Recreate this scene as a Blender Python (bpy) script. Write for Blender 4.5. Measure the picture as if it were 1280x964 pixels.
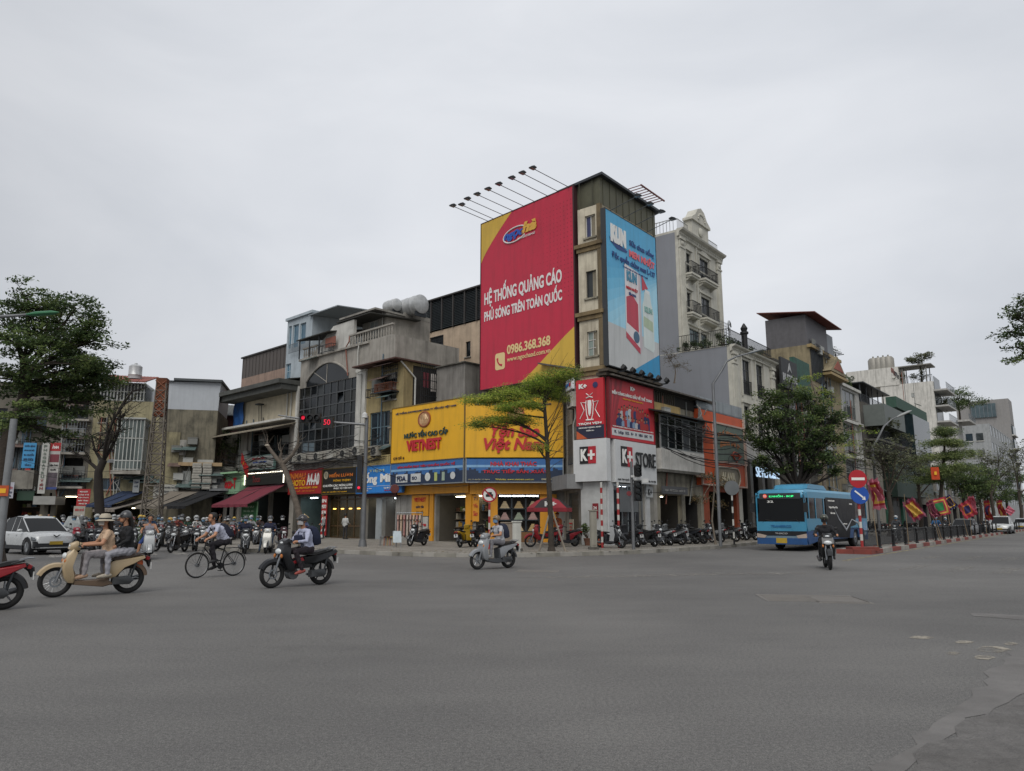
import bpy,math,random
import numpy as np
from mathutils import Vector,Matrix
for o in list(bpy.data.objects): bpy.data.objects.remove(o)
scene = bpy.context.scene
COL = scene.collection
R = math.radians
rnd = random.Random(7)
# ------------------------------------------------------------------ camera
PITCH = math.atan((647 - 482) / 925.0)
SP,CP = math.sin(PITCH),math.cos(PITCH)
EYE = 1.6
cam_d = bpy.data.cameras.new('camera'); cam = bpy.data.objects.new('camera',cam_d); COL.objects.link(cam)
cam.location = (0,0,EYE); cam.rotation_euler = (R(90) + PITCH,0,0)
cam_d.sensor_width = 36; cam_d.lens = 36 * 925 / 1280; cam_d.clip_start = .1; cam_d.clip_end = 3000
scene.camera = cam
scene.render.resolution_x = 1024; scene.render.resolution_y = 771
# ------------------------------------------------------------------ light
SUN_EL,SUN_AZ = R(50),R(190)
world = bpy.data.worlds.new('World'); scene.world = world; world.use_nodes = True
nt = world.node_tree; nt.nodes.clear()
N = nt.nodes.new
out = N('ShaderNodeOutputWorld'); bg = N('ShaderNodeBackground')
sky = N('ShaderNodeTexSky'); sky.sky_type = 'NISHITA'; sky.sun_disc = False
sky.sun_elevation = SUN_EL; sky.sun_rotation = SUN_AZ; sky.dust_density = 4; sky.air_density = 1
# overcast: an even cloud deck (grey, faintly mottled) over the clear sky
tc = N('ShaderNodeTexCoord'); mp = N('ShaderNodeMapping'); mp.inputs['Scale'].default_value = (1,1,2.6)
nz = N('ShaderNodeTexNoise'); nz.inputs['Scale'].default_value = 2.2; nz.inputs['Detail'].default_value = 6; nz.inputs['Roughness'].default_value = .5; nz.inputs['Distortion'].default_value = .5
rp = N('ShaderNodeValToRGB')
rp.color_ramp.elements[0].position = .28; rp.color_ramp.elements[0].color = (4.75,4.95,5.3,1)
rp.color_ramp.elements[1].position = .72; rp.color_ramp.elements[1].color = (5.95,6.08,6.35,1)
mx = N('ShaderNodeMix'); mx.data_type = 'RGBA'; mx.inputs[0].default_value = .95
L = nt.links.new
L(tc.outputs['Generated'],mp.inputs['Vector']); L(mp.outputs[0],nz.inputs['Vector']); L(nz.outputs['Fac'],rp.inputs[0])
# the deck is unevenly thick: a little brighter ahead
vd = N('ShaderNodeVectorMath'); vd.operation = 'DOT_PRODUCT'; vd.inputs[1].default_value = (.12,.82,.56)
L(tc.outputs['Generated'],vd.inputs[0]); gr = N('ShaderNodeMapRange'); gr.interpolation_type = 'SMOOTHSTEP'; gr.inputs['From Min'].default_value = .62; gr.inputs['From Max'].default_value = 1.0; gr.inputs['To Min'].default_value = .75; gr.inputs['To Max'].default_value = 1.0
L(vd.outputs['Value'],gr.inputs['Value']); vm = N('ShaderNodeVectorMath'); vm.operation = 'SCALE'; L(rp.outputs[0],vm.inputs[0]); L(gr.outputs[0],vm.inputs['Scale'])
L(sky.outputs[0],mx.inputs['A']); L(vm.outputs[0],mx.inputs['B']); L(mx.outputs['Result'],bg.inputs[0])
bg.inputs[1].default_value = .112
L(bg.outputs[0],out.inputs[0])
sun_d = bpy.data.lights.new('sun','SUN'); sun_d.energy = 1.6; sun_d.angle = R(45); sun_d.color = (1,.97,.93)
sun = bpy.data.objects.new('sun',sun_d); COL.objects.link(sun)
sun.rotation_euler = (SUN_EL - R(90),0,-SUN_AZ); sun.location = (0,-20,60)
scene.view_settings.view_transform = 'Standard'; scene.view_settings.look = 'None'
scene.view_settings.exposure = .34; scene.view_settings.gamma = 1
scene.render.engine = 'CYCLES'
# ------------------------------------------------------------------ view geometry
def _b(py): return (482 - py) / 925.0
def at(px,py,D):
 "world point on the line of sight through a photograph pixel, D metres ahead"
 b = _b(py); k = D / (CP - b * SP)
 return Vector(((px - 640) / 925.0 * k,D,EYE + (SP + b * CP) * k))
def gnd(px,py,z=0.0):
 b = _b(py); k = (z - EYE) / (SP + b * CP)
 return Vector(((px - 640) / 925.0 * k,k * (CP - b * SP),z))
def on_line(P,d,px):
 "point of the ground line P + t d that stands in image column px at eye level"
 r = (px - 640) / 925.0 / (CP - _b(647) * SP)
 t = (r * P[1] - P[0]) / (d[0] - r * d[1])
 return Vector((P[0] + t * d[0],P[1] + t * d[1],0))
# ------------------------------------------------------------------ materials
def lin(c):
 if isinstance(c,str): c = [int(c[i:i+2],16) / 255 for i in (0,2,4)]
 return tuple(x / 12.92 if x <= .04045 else ((x + .055) / 1.055) ** 2.4 for x in c)
_m = {}
def mat(color,rough=.7,metal=0.0,var=.12,scale=2.5,stain=0.0,streak=0.0,bump=0.0,emit=0.0,alpha=1.0,spec=.5,stainc='2b2722',key='',fine=14.0):
 k = (color,rough,metal,var,scale,stain,streak,bump,emit,alpha,spec,stainc,key)
 if k in _m: return _m[k]
 m = bpy.data.materials.new('mat_' + (key or str(color))); _m[k] = m; m.use_nodes = True
 nt = m.node_tree; B = nt.nodes['Principled BSDF']; L = nt.links.new; N = nt.nodes.new
 c = lin(color)
 B.inputs['Roughness'].default_value = rough; B.inputs['Metallic'].default_value = metal
 B.inputs['Specular IOR Level'].default_value = spec
 if emit:
  B.inputs['Base Color'].default_value = (*c,1)
  B.inputs['Emission Color'].default_value = (*c,1); B.inputs['Emission Strength'].default_value = emit
  return m
 tc = N('ShaderNodeTexCoord')
 col = None
 n1 = N('ShaderNodeTexNoise'); n1.inputs['Scale'].default_value = scale; n1.inputs['Detail'].default_value = 5; n1.inputs['Roughness'].default_value = .6
 L(tc.outputs['Object'],n1.inputs['Vector'])
 mr = N('ShaderNodeMapRange'); mr.inputs['From Min'].default_value = .3; mr.inputs['From Max'].default_value = .7
 mr.inputs['To Min'].default_value = 1 - var; mr.inputs['To Max'].default_value = 1 + var
 L(n1.outputs['Fac'],mr.inputs['Value'])
 hs = N('ShaderNodeHueSaturation'); hs.inputs['Color'].default_value = (*c,1); L(mr.outputs[0],hs.inputs['Value'])
 col = hs.outputs[0]
 def stainmix(vecscale,nscale,lo,hi,amount,col):
  mp = N('ShaderNodeMapping'); mp.inputs['Scale'].default_value = vecscale; L(tc.outputs['Object'],mp.inputs['Vector'])
  n = N('ShaderNodeTexNoise'); n.inputs['Scale'].default_value = nscale; n.inputs['Detail'].default_value = 6; n.inputs['Roughness'].default_value = .65
  L(mp.outputs[0],n.inputs['Vector'])
  r = N('ShaderNodeMapRange'); r.inputs['From Min'].default_value = lo; r.inputs['From Max'].default_value = hi; r.inputs['To Max'].default_value = amount
  L(n.outputs['Fac'],r.inputs['Value'])
  x = N('ShaderNodeMix'); x.data_type = 'RGBA'; L(r.outputs[0],x.inputs[0]); L(col,x.inputs['A']); x.inputs['B'].default_value = (*lin(stainc),1)
  return x.outputs['Result']
 if stain: col = stainmix((1,1,.8),.9,.45,.72,stain,col)
 if streak: col = stainmix((1,1,.09),2.6,.47,.75,streak,col)
 L(col,B.inputs['Base Color'])
 if var > 0:
  r2 = N('ShaderNodeMapRange'); r2.inputs['To Min'].default_value = max(0,rough - .1); r2.inputs['To Max'].default_value = min(1,rough + .12)
  L(n1.outputs['Fac'],r2.inputs['Value']); L(r2.outputs[0],B.inputs['Roughness'])
 if bump:
  n2 = N('ShaderNodeTexNoise'); n2.inputs['Scale'].default_value = fine; n2.inputs['Detail'].default_value = 4; L(tc.outputs['Object'],n2.inputs['Vector'])
  bp = N('ShaderNodeBump'); bp.inputs['Strength'].default_value = bump; bp.inputs['Distance'].default_value = .03
  L(n2.outputs['Fac'],bp.inputs['Height']); L(bp.outputs[0],B.inputs['Normal'])
 if alpha < 1: B.inputs['Alpha'].default_value = alpha
 return m
def plaster(c,stain=.45,streak=.5,**k):
 return mat(c,.88,var=.1,scale=1.5,stain=stain,streak=streak,bump=.35,**k)
def paint(c,rough=.35,**k): return mat(c,rough,var=.05,scale=1.5,**k)
def metal(c,rough=.42,**k): return mat(c,rough,.7,var=.15,scale=5,**k)
def sheet(c,**k): return mat(c,.5,var=.07,scale=.7,streak=.22,bump=.5,fine=1.3,**k)      # printed sign skin
def cloth(c,**k): return mat(c,.9,var=.18,scale=9,bump=.25,**k)
def glass(c='15191c',rough=.08,**k): return mat(c,rough,var=.3,scale=.6,spec=.38,**k)
def lamp(c,e): return mat(c,emit=e)
BLACK = mat('111214',.6); RUBBER = mat('141414',.8,var=.2,scale=8); CHROME = mat('b5b8ba',.22,1.0,var=.05)
CONC = plaster('8c8982'); DCONC = plaster('5c5a54',.6,.6); STEEL = metal('7d8286'); DSTEEL = metal('3a3d40',.5)
GLASS = glass(); GLASSB = glass('26323a'); WHITE = paint('d2d2cf',.5); CURT = mat('6f6b62',.8,var=.25,scale=1.2)
# ------------------------------------------------------------------ mesh builder
class MB:
 def __init__(s): s.v = []; s.f = []; s.m = []; s.cur = 0
 def add(s,vs,fs,m=None):
  o = len(s.v); s.v += [tuple(v) for v in vs]
  mm = s.cur if m is None else m
  for f in fs: s.f.append([i + o for i in f]); s.m.append(mm)
  return s
 def box(s,x0,x1,y0,y1,z0,z1,m=None):
  if x0 > x1: x0,x1 = x1,x0
  if y0 > y1: y0,y1 = y1,y0
  if z0 > z1: z0,z1 = z1,z0
  return s.add([(x0,y0,z0),(x1,y0,z0),(x1,y1,z0),(x0,y1,z0),(x0,y0,z1),(x1,y0,z1),(x1,y1,z1),(x0,y1,z1)],
    [(3,2,1,0),(4,5,6,7),(0,1,5,4),(1,2,6,5),(2,3,7,6),(3,0,4,7)],m)
 def obox(s,c,sx,sy,sz,M=None,m=None):
  "box of size sx,sy,sz centred at c and turned by the 3x3 M"
  vs = []
  for z in (-.5,.5):
   for x,y in ((-.5,-.5),(.5,-.5),(.5,.5),(-.5,.5)):
    p = Vector((x*sx,y*sy,z*sz)); p = M @ p if M else p; vs.append(p + Vector(c))
  return s.add(vs,[(3,2,1,0),(4,5,6,7),(0,1,5,4),(1,2,6,5),(2,3,7,6),(3,0,4,7)],m)
 def path(s,pts,r,n=8,m=None,cap=True,flat=1.0,up=None):
  pts = [Vector(p) for p in pts]
  rs = r if isinstance(r,(list,tuple)) else [r] * len(pts)
  o = len(s.v); prev = None; mm = s.cur if m is None else m
  for i,p in enumerate(pts):
   d = (pts[min(i+1,len(pts)-1)] - pts[max(i-1,0)])
   if d.length < 1e-9: d = Vector((0,0,1))
   d.normalize()
   if prev is None:
    a = (Vector(up) if up else (Vector((0,0,1)) if abs(d.z) < .9 else Vector((1,0,0))))
    a = (a - d * a.dot(d)).normalized()
   else:
    a = prev - d * prev.dot(d)
    a = a.normalized() if a.length > 1e-6 else d.orthogonal().normalized()
   prev = a; b = d.cross(a)
   for k in range(n):
    t = 2 * math.pi * k / n
    s.v.append(tuple(p + a * (math.cos(t) * rs[i] * flat) + b * (math.sin(t) * rs[i])))
  for i in range(len(pts) - 1):
   for k in range(n):
    k2 = (k + 1) % n
    s.f.append([o+i*n+k,o+i*n+k2,o+(i+1)*n+k2,o+(i+1)*n+k]); s.m.append(mm)
  if cap:
   s.f.append([o+k for k in range(n)][::-1]); s.m.append(mm)
   s.f.append([o+(len(pts)-1)*n+k for k in range(n)]); s.m.append(mm)
  return s
 def tube(s,a,b,r0,r1=None,n=8,m=None): return s.path([a,b],[r0,r0 if r1 is None else r1],n,m)
 def lathe(s,prof,n=16,c=(0,0,0),axis='z',m=None,cap=True):
  o = len(s.v); mm = s.cur if m is None else m; c = Vector(c)
  for r_,h in prof:
   for k in range(n):
    t = 2*math.pi*k/n; x,y = r_*math.cos(t),r_*math.sin(t)
    p = (x,y,h) if axis == 'z' else ((x,h,y) if axis == 'y' else (h,x,y))
    s.v.append(tuple(c + Vector(p)))
  for i in range(len(prof)-1):
   for k in range(n):
    k2 = (k+1) % n; q = [o+i*n+k,o+i*n+k2,o+(i+1)*n+k2,o+(i+1)*n+k]
    s.f.append(q[::-1] if axis == 'y' else q); s.m.append(mm)
  for ring in (0,len(prof)-1):
   if cap and prof[ring][0] > 1e-4: s.f.append([o+ring*n+k for k in range(n)]); s.m.append(mm)
  return s
 def sphere(s,c,rx,ry=None,rz=None,n=12,k=8,m=None,M=None):
  ry = rx if ry is None else ry; rz = rx if rz is None else rz; c = Vector(c)
  o = len(s.v); mm = s.cur if m is None else m
  for i in range(k+1):
   a = math.pi*i/k - math.pi/2
   for j in range(n):
    t = 2*math.pi*j/n; p = Vector((rx*math.cos(a)*math.cos(t),ry*math.cos(a)*math.sin(t),rz*math.sin(a)))
    s.v.append(tuple(c + (M @ p if M else p)))
  for i in range(k):
   for j in range(n):
    j2 = (j+1) % n; s.f.append([o+i*n+j,o+i*n+j2,o+(i+1)*n+j2,o+(i+1)*n+j]); s.m.append(mm)
  return s
 def prism(s,poly,a,b,axis='y',m=None):
  "2-D outline extruded from a to b; axis y: outline in xz; x: outline in yz; z: outline in xy"
  o = len(s.v); n = len(poly); mm = s.cur if m is None else m
  for h in (a,b):
   for u,v in poly: s.v.append((u,h,v) if axis == 'y' else ((h,u,v) if axis == 'x' else (u,v,h)))
  s.f.append([o+i for i in range(n)]); s.m.append(mm); s.f.append([o+n+i for i in range(n)][::-1]); s.m.append(mm)
  for i in range(n):
   j = (i+1) % n; s.f.append([o+j,o+i,o+n+i,o+n+j]); s.m.append(mm)
  return s
 def loft(s,secs,m=None,close=True,cap=True):
  o = len(s.v); n = len(secs[0]); mm = s.cur if m is None else m
  for sec in secs: s.v += [tuple(p) for p in sec]
  for i in range(len(secs)-1):
   for k in range(n if close else n-1):
    k2 = (k+1) % n; s.f.append([o+i*n+k,o+i*n+k2,o+(i+1)*n+k2,o+(i+1)*n+k]); s.m.append(mm)
  if cap and close:
   s.f.append([o+k for k in range(n)][::-1]); s.m.append(mm); s.f.append([o+(len(secs)-1)*n+k for k in range(n)]); s.m.append(mm)
  return s
 def mesh(s,name,mats,smooth=False,fix=False):
  me = bpy.data.meshes.new(name); me.from_pydata(s.v,[],s.f)
  for m in (mats if isinstance(mats,(list,tuple)) else [mats]): me.materials.append(m)
  if any(s.m): me.polygons.foreach_set('material_index',s.m)
  if fix:
   import bmesh
   b = bmesh.new(); b.from_mesh(me); bmesh.ops.recalc_face_normals(b,faces=b.faces); b.to_mesh(me); b.free()
  if smooth:
   me.polygons.foreach_set('use_smooth',[True]*len(me.polygons))
   try: me.set_sharp_from_angle(angle=R(38))
   except Exception: pass
  me.update(); return me
 def build(s,name,mats,parent=None,smooth=False,label=None,kind=None,loc=None,fix=False):
  o = bpy.data.objects.new(name,s.mesh(name,mats,smooth,fix)); COL.objects.link(o)
  if parent: o.parent = parent
  if label: o['label'] = label
  if kind: o['kind'] = kind
  if loc: o.location = loc
  return o
def tag(o,label=None,cat=None,group=None,kind=None):
 if label: o['label'] = label
 if cat: o['category'] = cat
 if group: o['group'] = group
 if kind: o['kind'] = kind
 return o
def thing(name,label,cat,loc=(0,0,0),rz=0,group=None):
 o = bpy.data.objects.new(name,None); COL.objects.link(o); o.location = loc; o.rotation_euler = (0,0,rz)
 o.empty_display_size = .3
 return tag(o,label,cat,group)
def copy_tree(o,parent=None):
 c = o.copy(); COL.objects.link(c); c.parent = parent
 if parent: c.matrix_parent_inverse = o.matrix_parent_inverse
 for ch in KIDS(o): copy_tree(ch,c)
 return c
def KIDS(o): return [c for c in o.children]
def inst(name,mesh,parent,loc=(0,0,0),rz=0,scale=None):
 o = bpy.data.objects.new(name,mesh); COL.objects.link(o); o.parent = parent; o.location = loc; o.rotation_euler = (0,0,rz)
 if scale: o.scale = scale
 return o
# lettering: a font curve turned into a mesh and fitted to a box w x h (metres), facing -y, lower left at (x, z)
_t = {}
def text_mesh(body,bold=0.0,depth=.02,shear=0.0):
 k = (body,bold,depth,shear)
 if k in _t: return _t[k]
 cu = bpy.data.curves.new('lettering','FONT'); cu.body = body; cu.offset = bold; cu.extrude = depth; cu.shear = shear
 cu.resolution_u = 3; cu.align_x = 'LEFT'
 ob = bpy.data.objects.new('tmp',cu); me = bpy.data.meshes.new_from_object(ob)
 bpy.data.objects.remove(ob); bpy.data.curves.remove(cu)
 n = len(me.vertices); co = np.empty(n*3,np.float32); me.vertices.foreach_get('co',co); co = co.reshape(-1,3)
 lo = co.min(0); hi = co.max(0); _t[k] = (co,lo,hi,[tuple(p.vertices) for p in me.polygons]); return _t[k]
def text(body,x,z,w,h,y,m,parent,bold=.012,depth=.012,shear=0.0,name='lettering',arc=0.0,slope=0.0):
 co,lo,hi,fs = text_mesh(body,bold,depth,shear)
 s = (hi - lo); c = (co - lo) / np.maximum(s,1e-6)
 X = x + c[:,0]*w; Z = z + c[:,1]*h
 if arc: Z = Z + arc * (1 - (2*c[:,0]-1)**2)
 if slope: Z = Z + slope * c[:,0]
 Y = y - c[:,2]*depth*1.5
 me = bpy.data.meshes.new(name); me.from_pydata(np.stack([X,Y,Z],1).tolist(),[],fs); me.materials.append(m); me.update()
 o = bpy.data.objects.new(name,me); COL.objects.link(o); o.parent = parent; return o
# ------------------------------------------------------------------ facade frames
class Frame:
 "vertical plane through ground points A (left) and B (right): local x runs along it, y goes in, z up"
 def __init__(s,A,B,z=0.0):
  s.A = Vector((A[0],A[1])); s.B = Vector((B[0],B[1])); d = s.B - s.A; s.W = d.length; s.d = d.normalized()
  s.n = Vector((-s.d.y,s.d.x)); s.rz = math.atan2(s.d.y,s.d.x); s.z = z
 def uv(s,px,py,out=0.0):
  b = _b(py); D = Vector(((px-640)/925.0,CP - b*SP)); Z = SP + b*CP
  k = (s.A.dot(s.n) - out) / D.dot(s.n)
  P = D * k; return (P - s.A).dot(s.d),EYE + Z*k - s.z
 def rect(s,xl,yt,xr,yb,out=0.0):
  ym = (yt+yb)/2; xm = (xl+xr)/2
  return s.uv(xl,ym,out)[0],s.uv(xr,ym,out)[0],s.uv(xm,yb,out)[1],s.uv(xm,yt,out)[1]
 def w(s,x,y,z):
  p = s.A + s.d*x + s.n*y; return Vector((p.x,p.y,z + s.z))
 def thing(s,name,label,cat,x,y,z,group=None):
  return thing(name,label,cat,s.w(x,y,z),s.rz,group)
# ------------------------------------------------------------------ building kit
WINC = mat('5d5f5c',.15,var=.5,scale=1.1,spec=.5); WIND = mat('33393b',.12,var=.6,scale=.8,spec=.5)
GOODS = [mat(c,.6,var=.1) for c in ('8a2f2c','b58b3a','3d5a7a','a7a39a','5d6b3c','6b4a36','c0b9a8','29323a')]
LIT = lamp('fff1cf',9.0); LITC = lamp('e8f4ff',9.0)
class Bld(Frame):
 def __init__(s,name,label,A,B,depth=10,z=0.0,cat='building',group=None):
  Frame.__init__(s,A,B,z); s.depth = depth
  s.root = thing(name,label,cat,(A[0],A[1],z),s.rz,group); s.holes = []
 def hole(s,x0,x1,z0,z1): s.holes.append((x0,x1,z0,z1))
 def wall(s,x0,x1,z0,z1,m,th=.28,y=0.0,name='wall',sides=True,depth=None,top=None,label=None,roofm=None):
  "front wall with its openings cut out, reveals, side walls, back and flat roof"
  hs = [h for h in s.holes if h[0] < x1 and h[1] > x0 and h[2] < z1 and h[3] > z0]
  hs = [(max(h[0],x0),min(h[1],x1),max(h[2],z0),min(h[3],z1)) for h in hs]
  X = sorted(set([x0,x1] + [h[0] for h in hs] + [h[1] for h in hs])); Z = sorted(set([z0,z1] + [h[2] for h in hs] + [h[3] for h in hs]))
  b = MB()
  def inside(a,c): return any(h[0]-1e-6 <= a <= h[1]+1e-6 and h[2]-1e-6 <= c <= h[3]+1e-6 for h in hs)
  for i in range(len(X)-1):
   for j in range(len(Z)-1):
    if X[i+1]-X[i] < 1e-4 or Z[j+1]-Z[j] < 1e-4 or inside((X[i]+X[i+1])/2,(Z[j]+Z[j+1])/2): continue
    b.add([(X[i],y,Z[j]),(X[i+1],y,Z[j]),(X[i+1],y,Z[j+1]),(X[i],y,Z[j+1])],[(0,1,2,3)])
  for a,c,e,g in hs:
   b.add([(a,y,e),(a,y,g),(a,y+th,g),(a,y+th,e)],[(0,1,2,3)]); b.add([(c,y,e),(c,y+th,e),(c,y+th,g),(c,y,g)],[(0,1,2,3)])
   b.add([(a,y,g),(c,y,g),(c,y+th,g),(a,y+th,g)],[(0,1,2,3)]); b.add([(a,y,e),(a,y+th,e),(c,y+th,e),(c,y,e)],[(0,1,2,3)])
  D = s.depth if depth is None else depth
  if sides:
   b.add([(x0,y,z0),(x0,y,z1),(x0,y+D,z1),(x0,y+D,z0)],[(0,1,2,3)]); b.add([(x1,y,z0),(x1,y+D,z0),(x1,y+D,z1),(x1,y,z1)],[(0,1,2,3)])
   b.add([(x0,y+D,z0),(x0,y+D,z1),(x1,y+D,z1),(x1,y+D,z0)],[(0,1,2,3)]); b.add([(x0,y,z1),(x1,y,z1),(x1,y+D,z1),(x0,y+D,z1)],[(0,1,2,3)])
  o = b.build(name,m,s.root,label=label); return o
 def part(s,name,mb,m,smooth=False,label=None,parent=None,kind=None):
  return mb.build(name,m,parent or s.root,smooth,label,kind)
 def box(s,name,x0,x1,y0,y1,z0,z1,m,label=None):
  return MB().box(x0,x1,y0,y1,z0,z1).build(name,m,s.root,label=label)
 def window(s,x0,x1,z0,z1,nx=2,nz=1,fm=None,pm=None,rec=.16,fw=.06,cut=True,sill=True,name='window',y=0.0,trim=None,lintel=False,split=None,label=None):
  "window with frame bars, a pane for each light and a sill"
  fm = fm or STEEL; pm = [GLASS,GLASSB,WINC,GLASS,WIND] if pm is None or pm is GLASS else pm
  if cut: s.hole(x0,x1,z0,z1)
  f = MB(); a = y + rec - .05; c = y + rec + .05
  f.box(x0,x0+fw,a,c,z0,z1); f.box(x1-fw,x1,a,c,z0,z1); f.box(x0+fw,x1-fw,a,c,z0,z0+fw); f.box(x0+fw,x1-fw,a,c,z1-fw,z1)
  xs = [x0 + fw/2 + (x1-x0-fw)*i/nx for i in range(nx+1)]
  zs = [z0 + fw/2 + (z1-z0-fw)*j/nz for j in range(nz+1)] if split is None else [z0+fw/2] + [z0+(z1-z0)*q for q in split] + [z1-fw/2]
  for i in range(1,nx): f.box(xs[i]-fw/2,xs[i]+fw/2,a+.004,c-.004,z0+fw,z1-fw)
  for j in range(1,len(zs)-1): f.box(x0+fw,x1-fw,a+.008,c-.008,zs[j]-fw/2,zs[j]+fw/2)
  w = f.build(name,fm,s.root,label=label)
  for i in range(nx):
   for j in range(len(zs)-1):
    pmm = pm[rnd.randrange(len(pm))] if isinstance(pm,(list,tuple)) else pm
    MB().box(xs[i]+.006,xs[i+1]-.006,y+rec-.012,y+rec+.012,zs[j]+.006,zs[j+1]-.006).build('pane',pmm,w)
  if sill: MB().box(x0-.1,x1+.1,y-.1,y+.06,z0-.1,z0-.004).build('sill',trim or CONC,w)
  if lintel: MB().box(x0-.15,x1+.15,y-.14,y+.04,z1+.05,z1+.2).build('lintel',trim or CONC,w)
  return w
 def shop(s,x0,x1,z0,z1,inner=None,deep=3.0,shelves=3,light=True,y=0.0,lit=None,floor=None,seed=0,door=False,goods=None):
  "shop opening: a room behind it with shelves, goods and a light"
  s.hole(x0,x1,z0,z1); rr = random.Random(seed); g = .29
  inner = inner or mat('4a4640',.8,var=.2)
  b = MB(); y0 = y+g; y1 = y+deep
  b.add([(x0,y0,z0),(x0,y0,z1),(x0,y1,z1),(x0,y1,z0)],[(0,1,2,3)]); b.add([(x1,y0,z0),(x1,y1,z0),(x1,y1,z1),(x1,y0,z1)],[(0,1,2,3)])
  b.add([(x0,y0,z1),(x1,y0,z1),(x1,y1,z1),(x0,y1,z1)],[(0,1,2,3)]); b.add([(x0,y1,z0),(x1,y1,z0),(x1,y1,z1),(x0,y1,z1)],[(0,1,2,3)])
  b.add([(x0,y0,z0+.006),(x0,y1,z0+.006),(x1,y1,z0+.006),(x1,y0,z0+.006)],[(0,1,2,3)])
  r = b.build('shop_interior',inner,s.root)
  if shelves:
   gd = goods or GOODS; gm = MB(); sh = MB(); n = len(gd)
   for k in range(shelves):
    z = z0 + .35 + (z1-z0-.8)*k/max(1,shelves)
    sh.box(x0+.08,x1-.08,y1-.5,y1-.05,z-.04,z)
    x = x0 + .15
    while x < x1-.35:
     wd = rr.uniform(.1,.34); ht = rr.uniform(.12,.38)
     if rr.random() < .85: gm.box(x,x+wd,y1-.45,y1-.1,z+.004,z+ht,rr.randrange(n))
     x += wd + rr.uniform(.02,.1)
   sh.build('shelf',mat('6a5a48',.6),r); gm.build('goods',gd,r,kind='stuff')
  if light:
   l = MB()
   for k in range(max(1,int((x1-x0)/1.6))):
    xx = x0 + (k+.5)*(x1-x0)/max(1,int((x1-x0)/1.6)); l.box(xx-.45,xx+.45,y0+.5,y0+.62,z1-.1,z1-.05)
   l.build('ceiling_light',lit or LIT,r)
  return r
 def pipe(s,pts,r=.05,m=None,name='drainpipe'): return MB().path(pts,r,8).build(name,m or mat('a8a8a2',.5),s.root,True)
 def railing(s,x0,x1,z0,z1,y,m=None,step=.13,r=.012,name='railing',mid=0,parent=None,returns=0):
  b = MB(); n = max(2,int((x1-x0)/step))
  for k in range(n+1):
   x = x0 + (x1-x0)*k/n; b.box(x-r,x+r,y-r,y+r,z0,z1)
  for z in [z0+.04,z1] + [z0+(z1-z0)*(q+1)/(mid+1) for q in range(mid)]: b.box(x0-.02,x1+.02,y-.025,y+.025,z-.02,z+.02)
  if returns:
   for x in (x0,x1):
    for k in range(1,int(returns/step)): b.box(x-r,x+r,y+k*step-r,y+k*step+r,z0,z1)
    for z in (z0+.04,z1): b.box(x-.02,x+.02,y,y+returns,z-.02,z+.02)
  return b.build(name,m or DSTEEL,parent or s.root)
 def balusters(s,x0,x1,z0,h,y,m,step=.3,name='balustrade'):
  r = MB().box(x0,x1,y-.09,y+.09,z0+h-.12,z0+h).box(x0,x1,y-.08,y+.08,z0,z0+.1).build(name,m,s.root)
  n = max(2,int((x1-x0)/step)); hh = h-.22; me = MB().lathe([(.045,0),(.06,.04*hh),(.035,.12*hh),(.075,.32*hh),(.05,.6*hh),(.03,.85*hh),(.05,hh)],8).mesh('baluster',m,True)
  for k in range(n): inst('baluster',me,r,(x0+(k+.5)*(x1-x0)/n,y,z0+.1))
  return r
# ---- things hung on or standing at facades
_ac = {}
def air_con(F,x,y,z,label,w=.85,h=.6,group='air conditioner boxes on the shop fronts',dirt=0):
 r = F.thing('air_conditioner',label,'air conditioner',x,y,z,group)
 k = (w,h,dirt)
 if k not in _ac:
  body = MB().box(0,w,-.32,0,0,h).mesh('casing',plaster(['b3b1a8','8f8c82'][dirt],.3,.4))
  fan = MB(); c = (w*.38,-.325,h*.5)
  fan.lathe([(h*.42,0),(h*.42,-.02),(h*.38,-.02),(h*.38,0)],20,c,'y')
  for q in range(10):
   a = q*math.pi/10; fan.obox((c[0],-.34,c[2]),h*.8,.008,.012,Matrix.Rotation(a,3,'Y'))
  fan.lathe([(h*.1,-.02),(h*.1,-.03),(0.001,-.03)],12,c,'y')
  hub = MB().lathe([(h*.38,-.004),(0.001,-.004)],20,c,'y')
  br = MB().box(.08,.12,-.36,.02,-.06,-.004).box(w-.12,w-.08,-.36,.02,-.06,-.004)
  _ac[k] = (body,fan.mesh('fan_grille',mat('5a5b59',.5)),hub.mesh('fan',BLACK),br.mesh('bracket',DSTEEL))
 for nm,me in zip(('casing','fan_grille','fan','bracket'),_ac[k]): inst(nm,me,r)
 return r
def signboard(F,rect,y,label,m,cat='sign',name='shop_sign',th=.18,border=None,bw=.06,group=None,bm=None):
 "sign thing whose local origin is its lower left corner; returns root, w, h"
 x0,x1,z0,z1 = rect; w,h = x1-x0,z1-z0
 r = F.thing(name,label,cat,x0,y,z0,group)
 MB().box(0,w,0,th,0,h).build('panel',m,r)
 if border:
  MB().box(-bw,0,-.03,th,-bw,h+bw).box(w,w+bw,-.03,th,-bw,h+bw).box(0,w,-.03,th,h,h+bw).box(0,w,-.03,th,-bw,0).build('frame',border,r)
 return r,w,h
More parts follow.
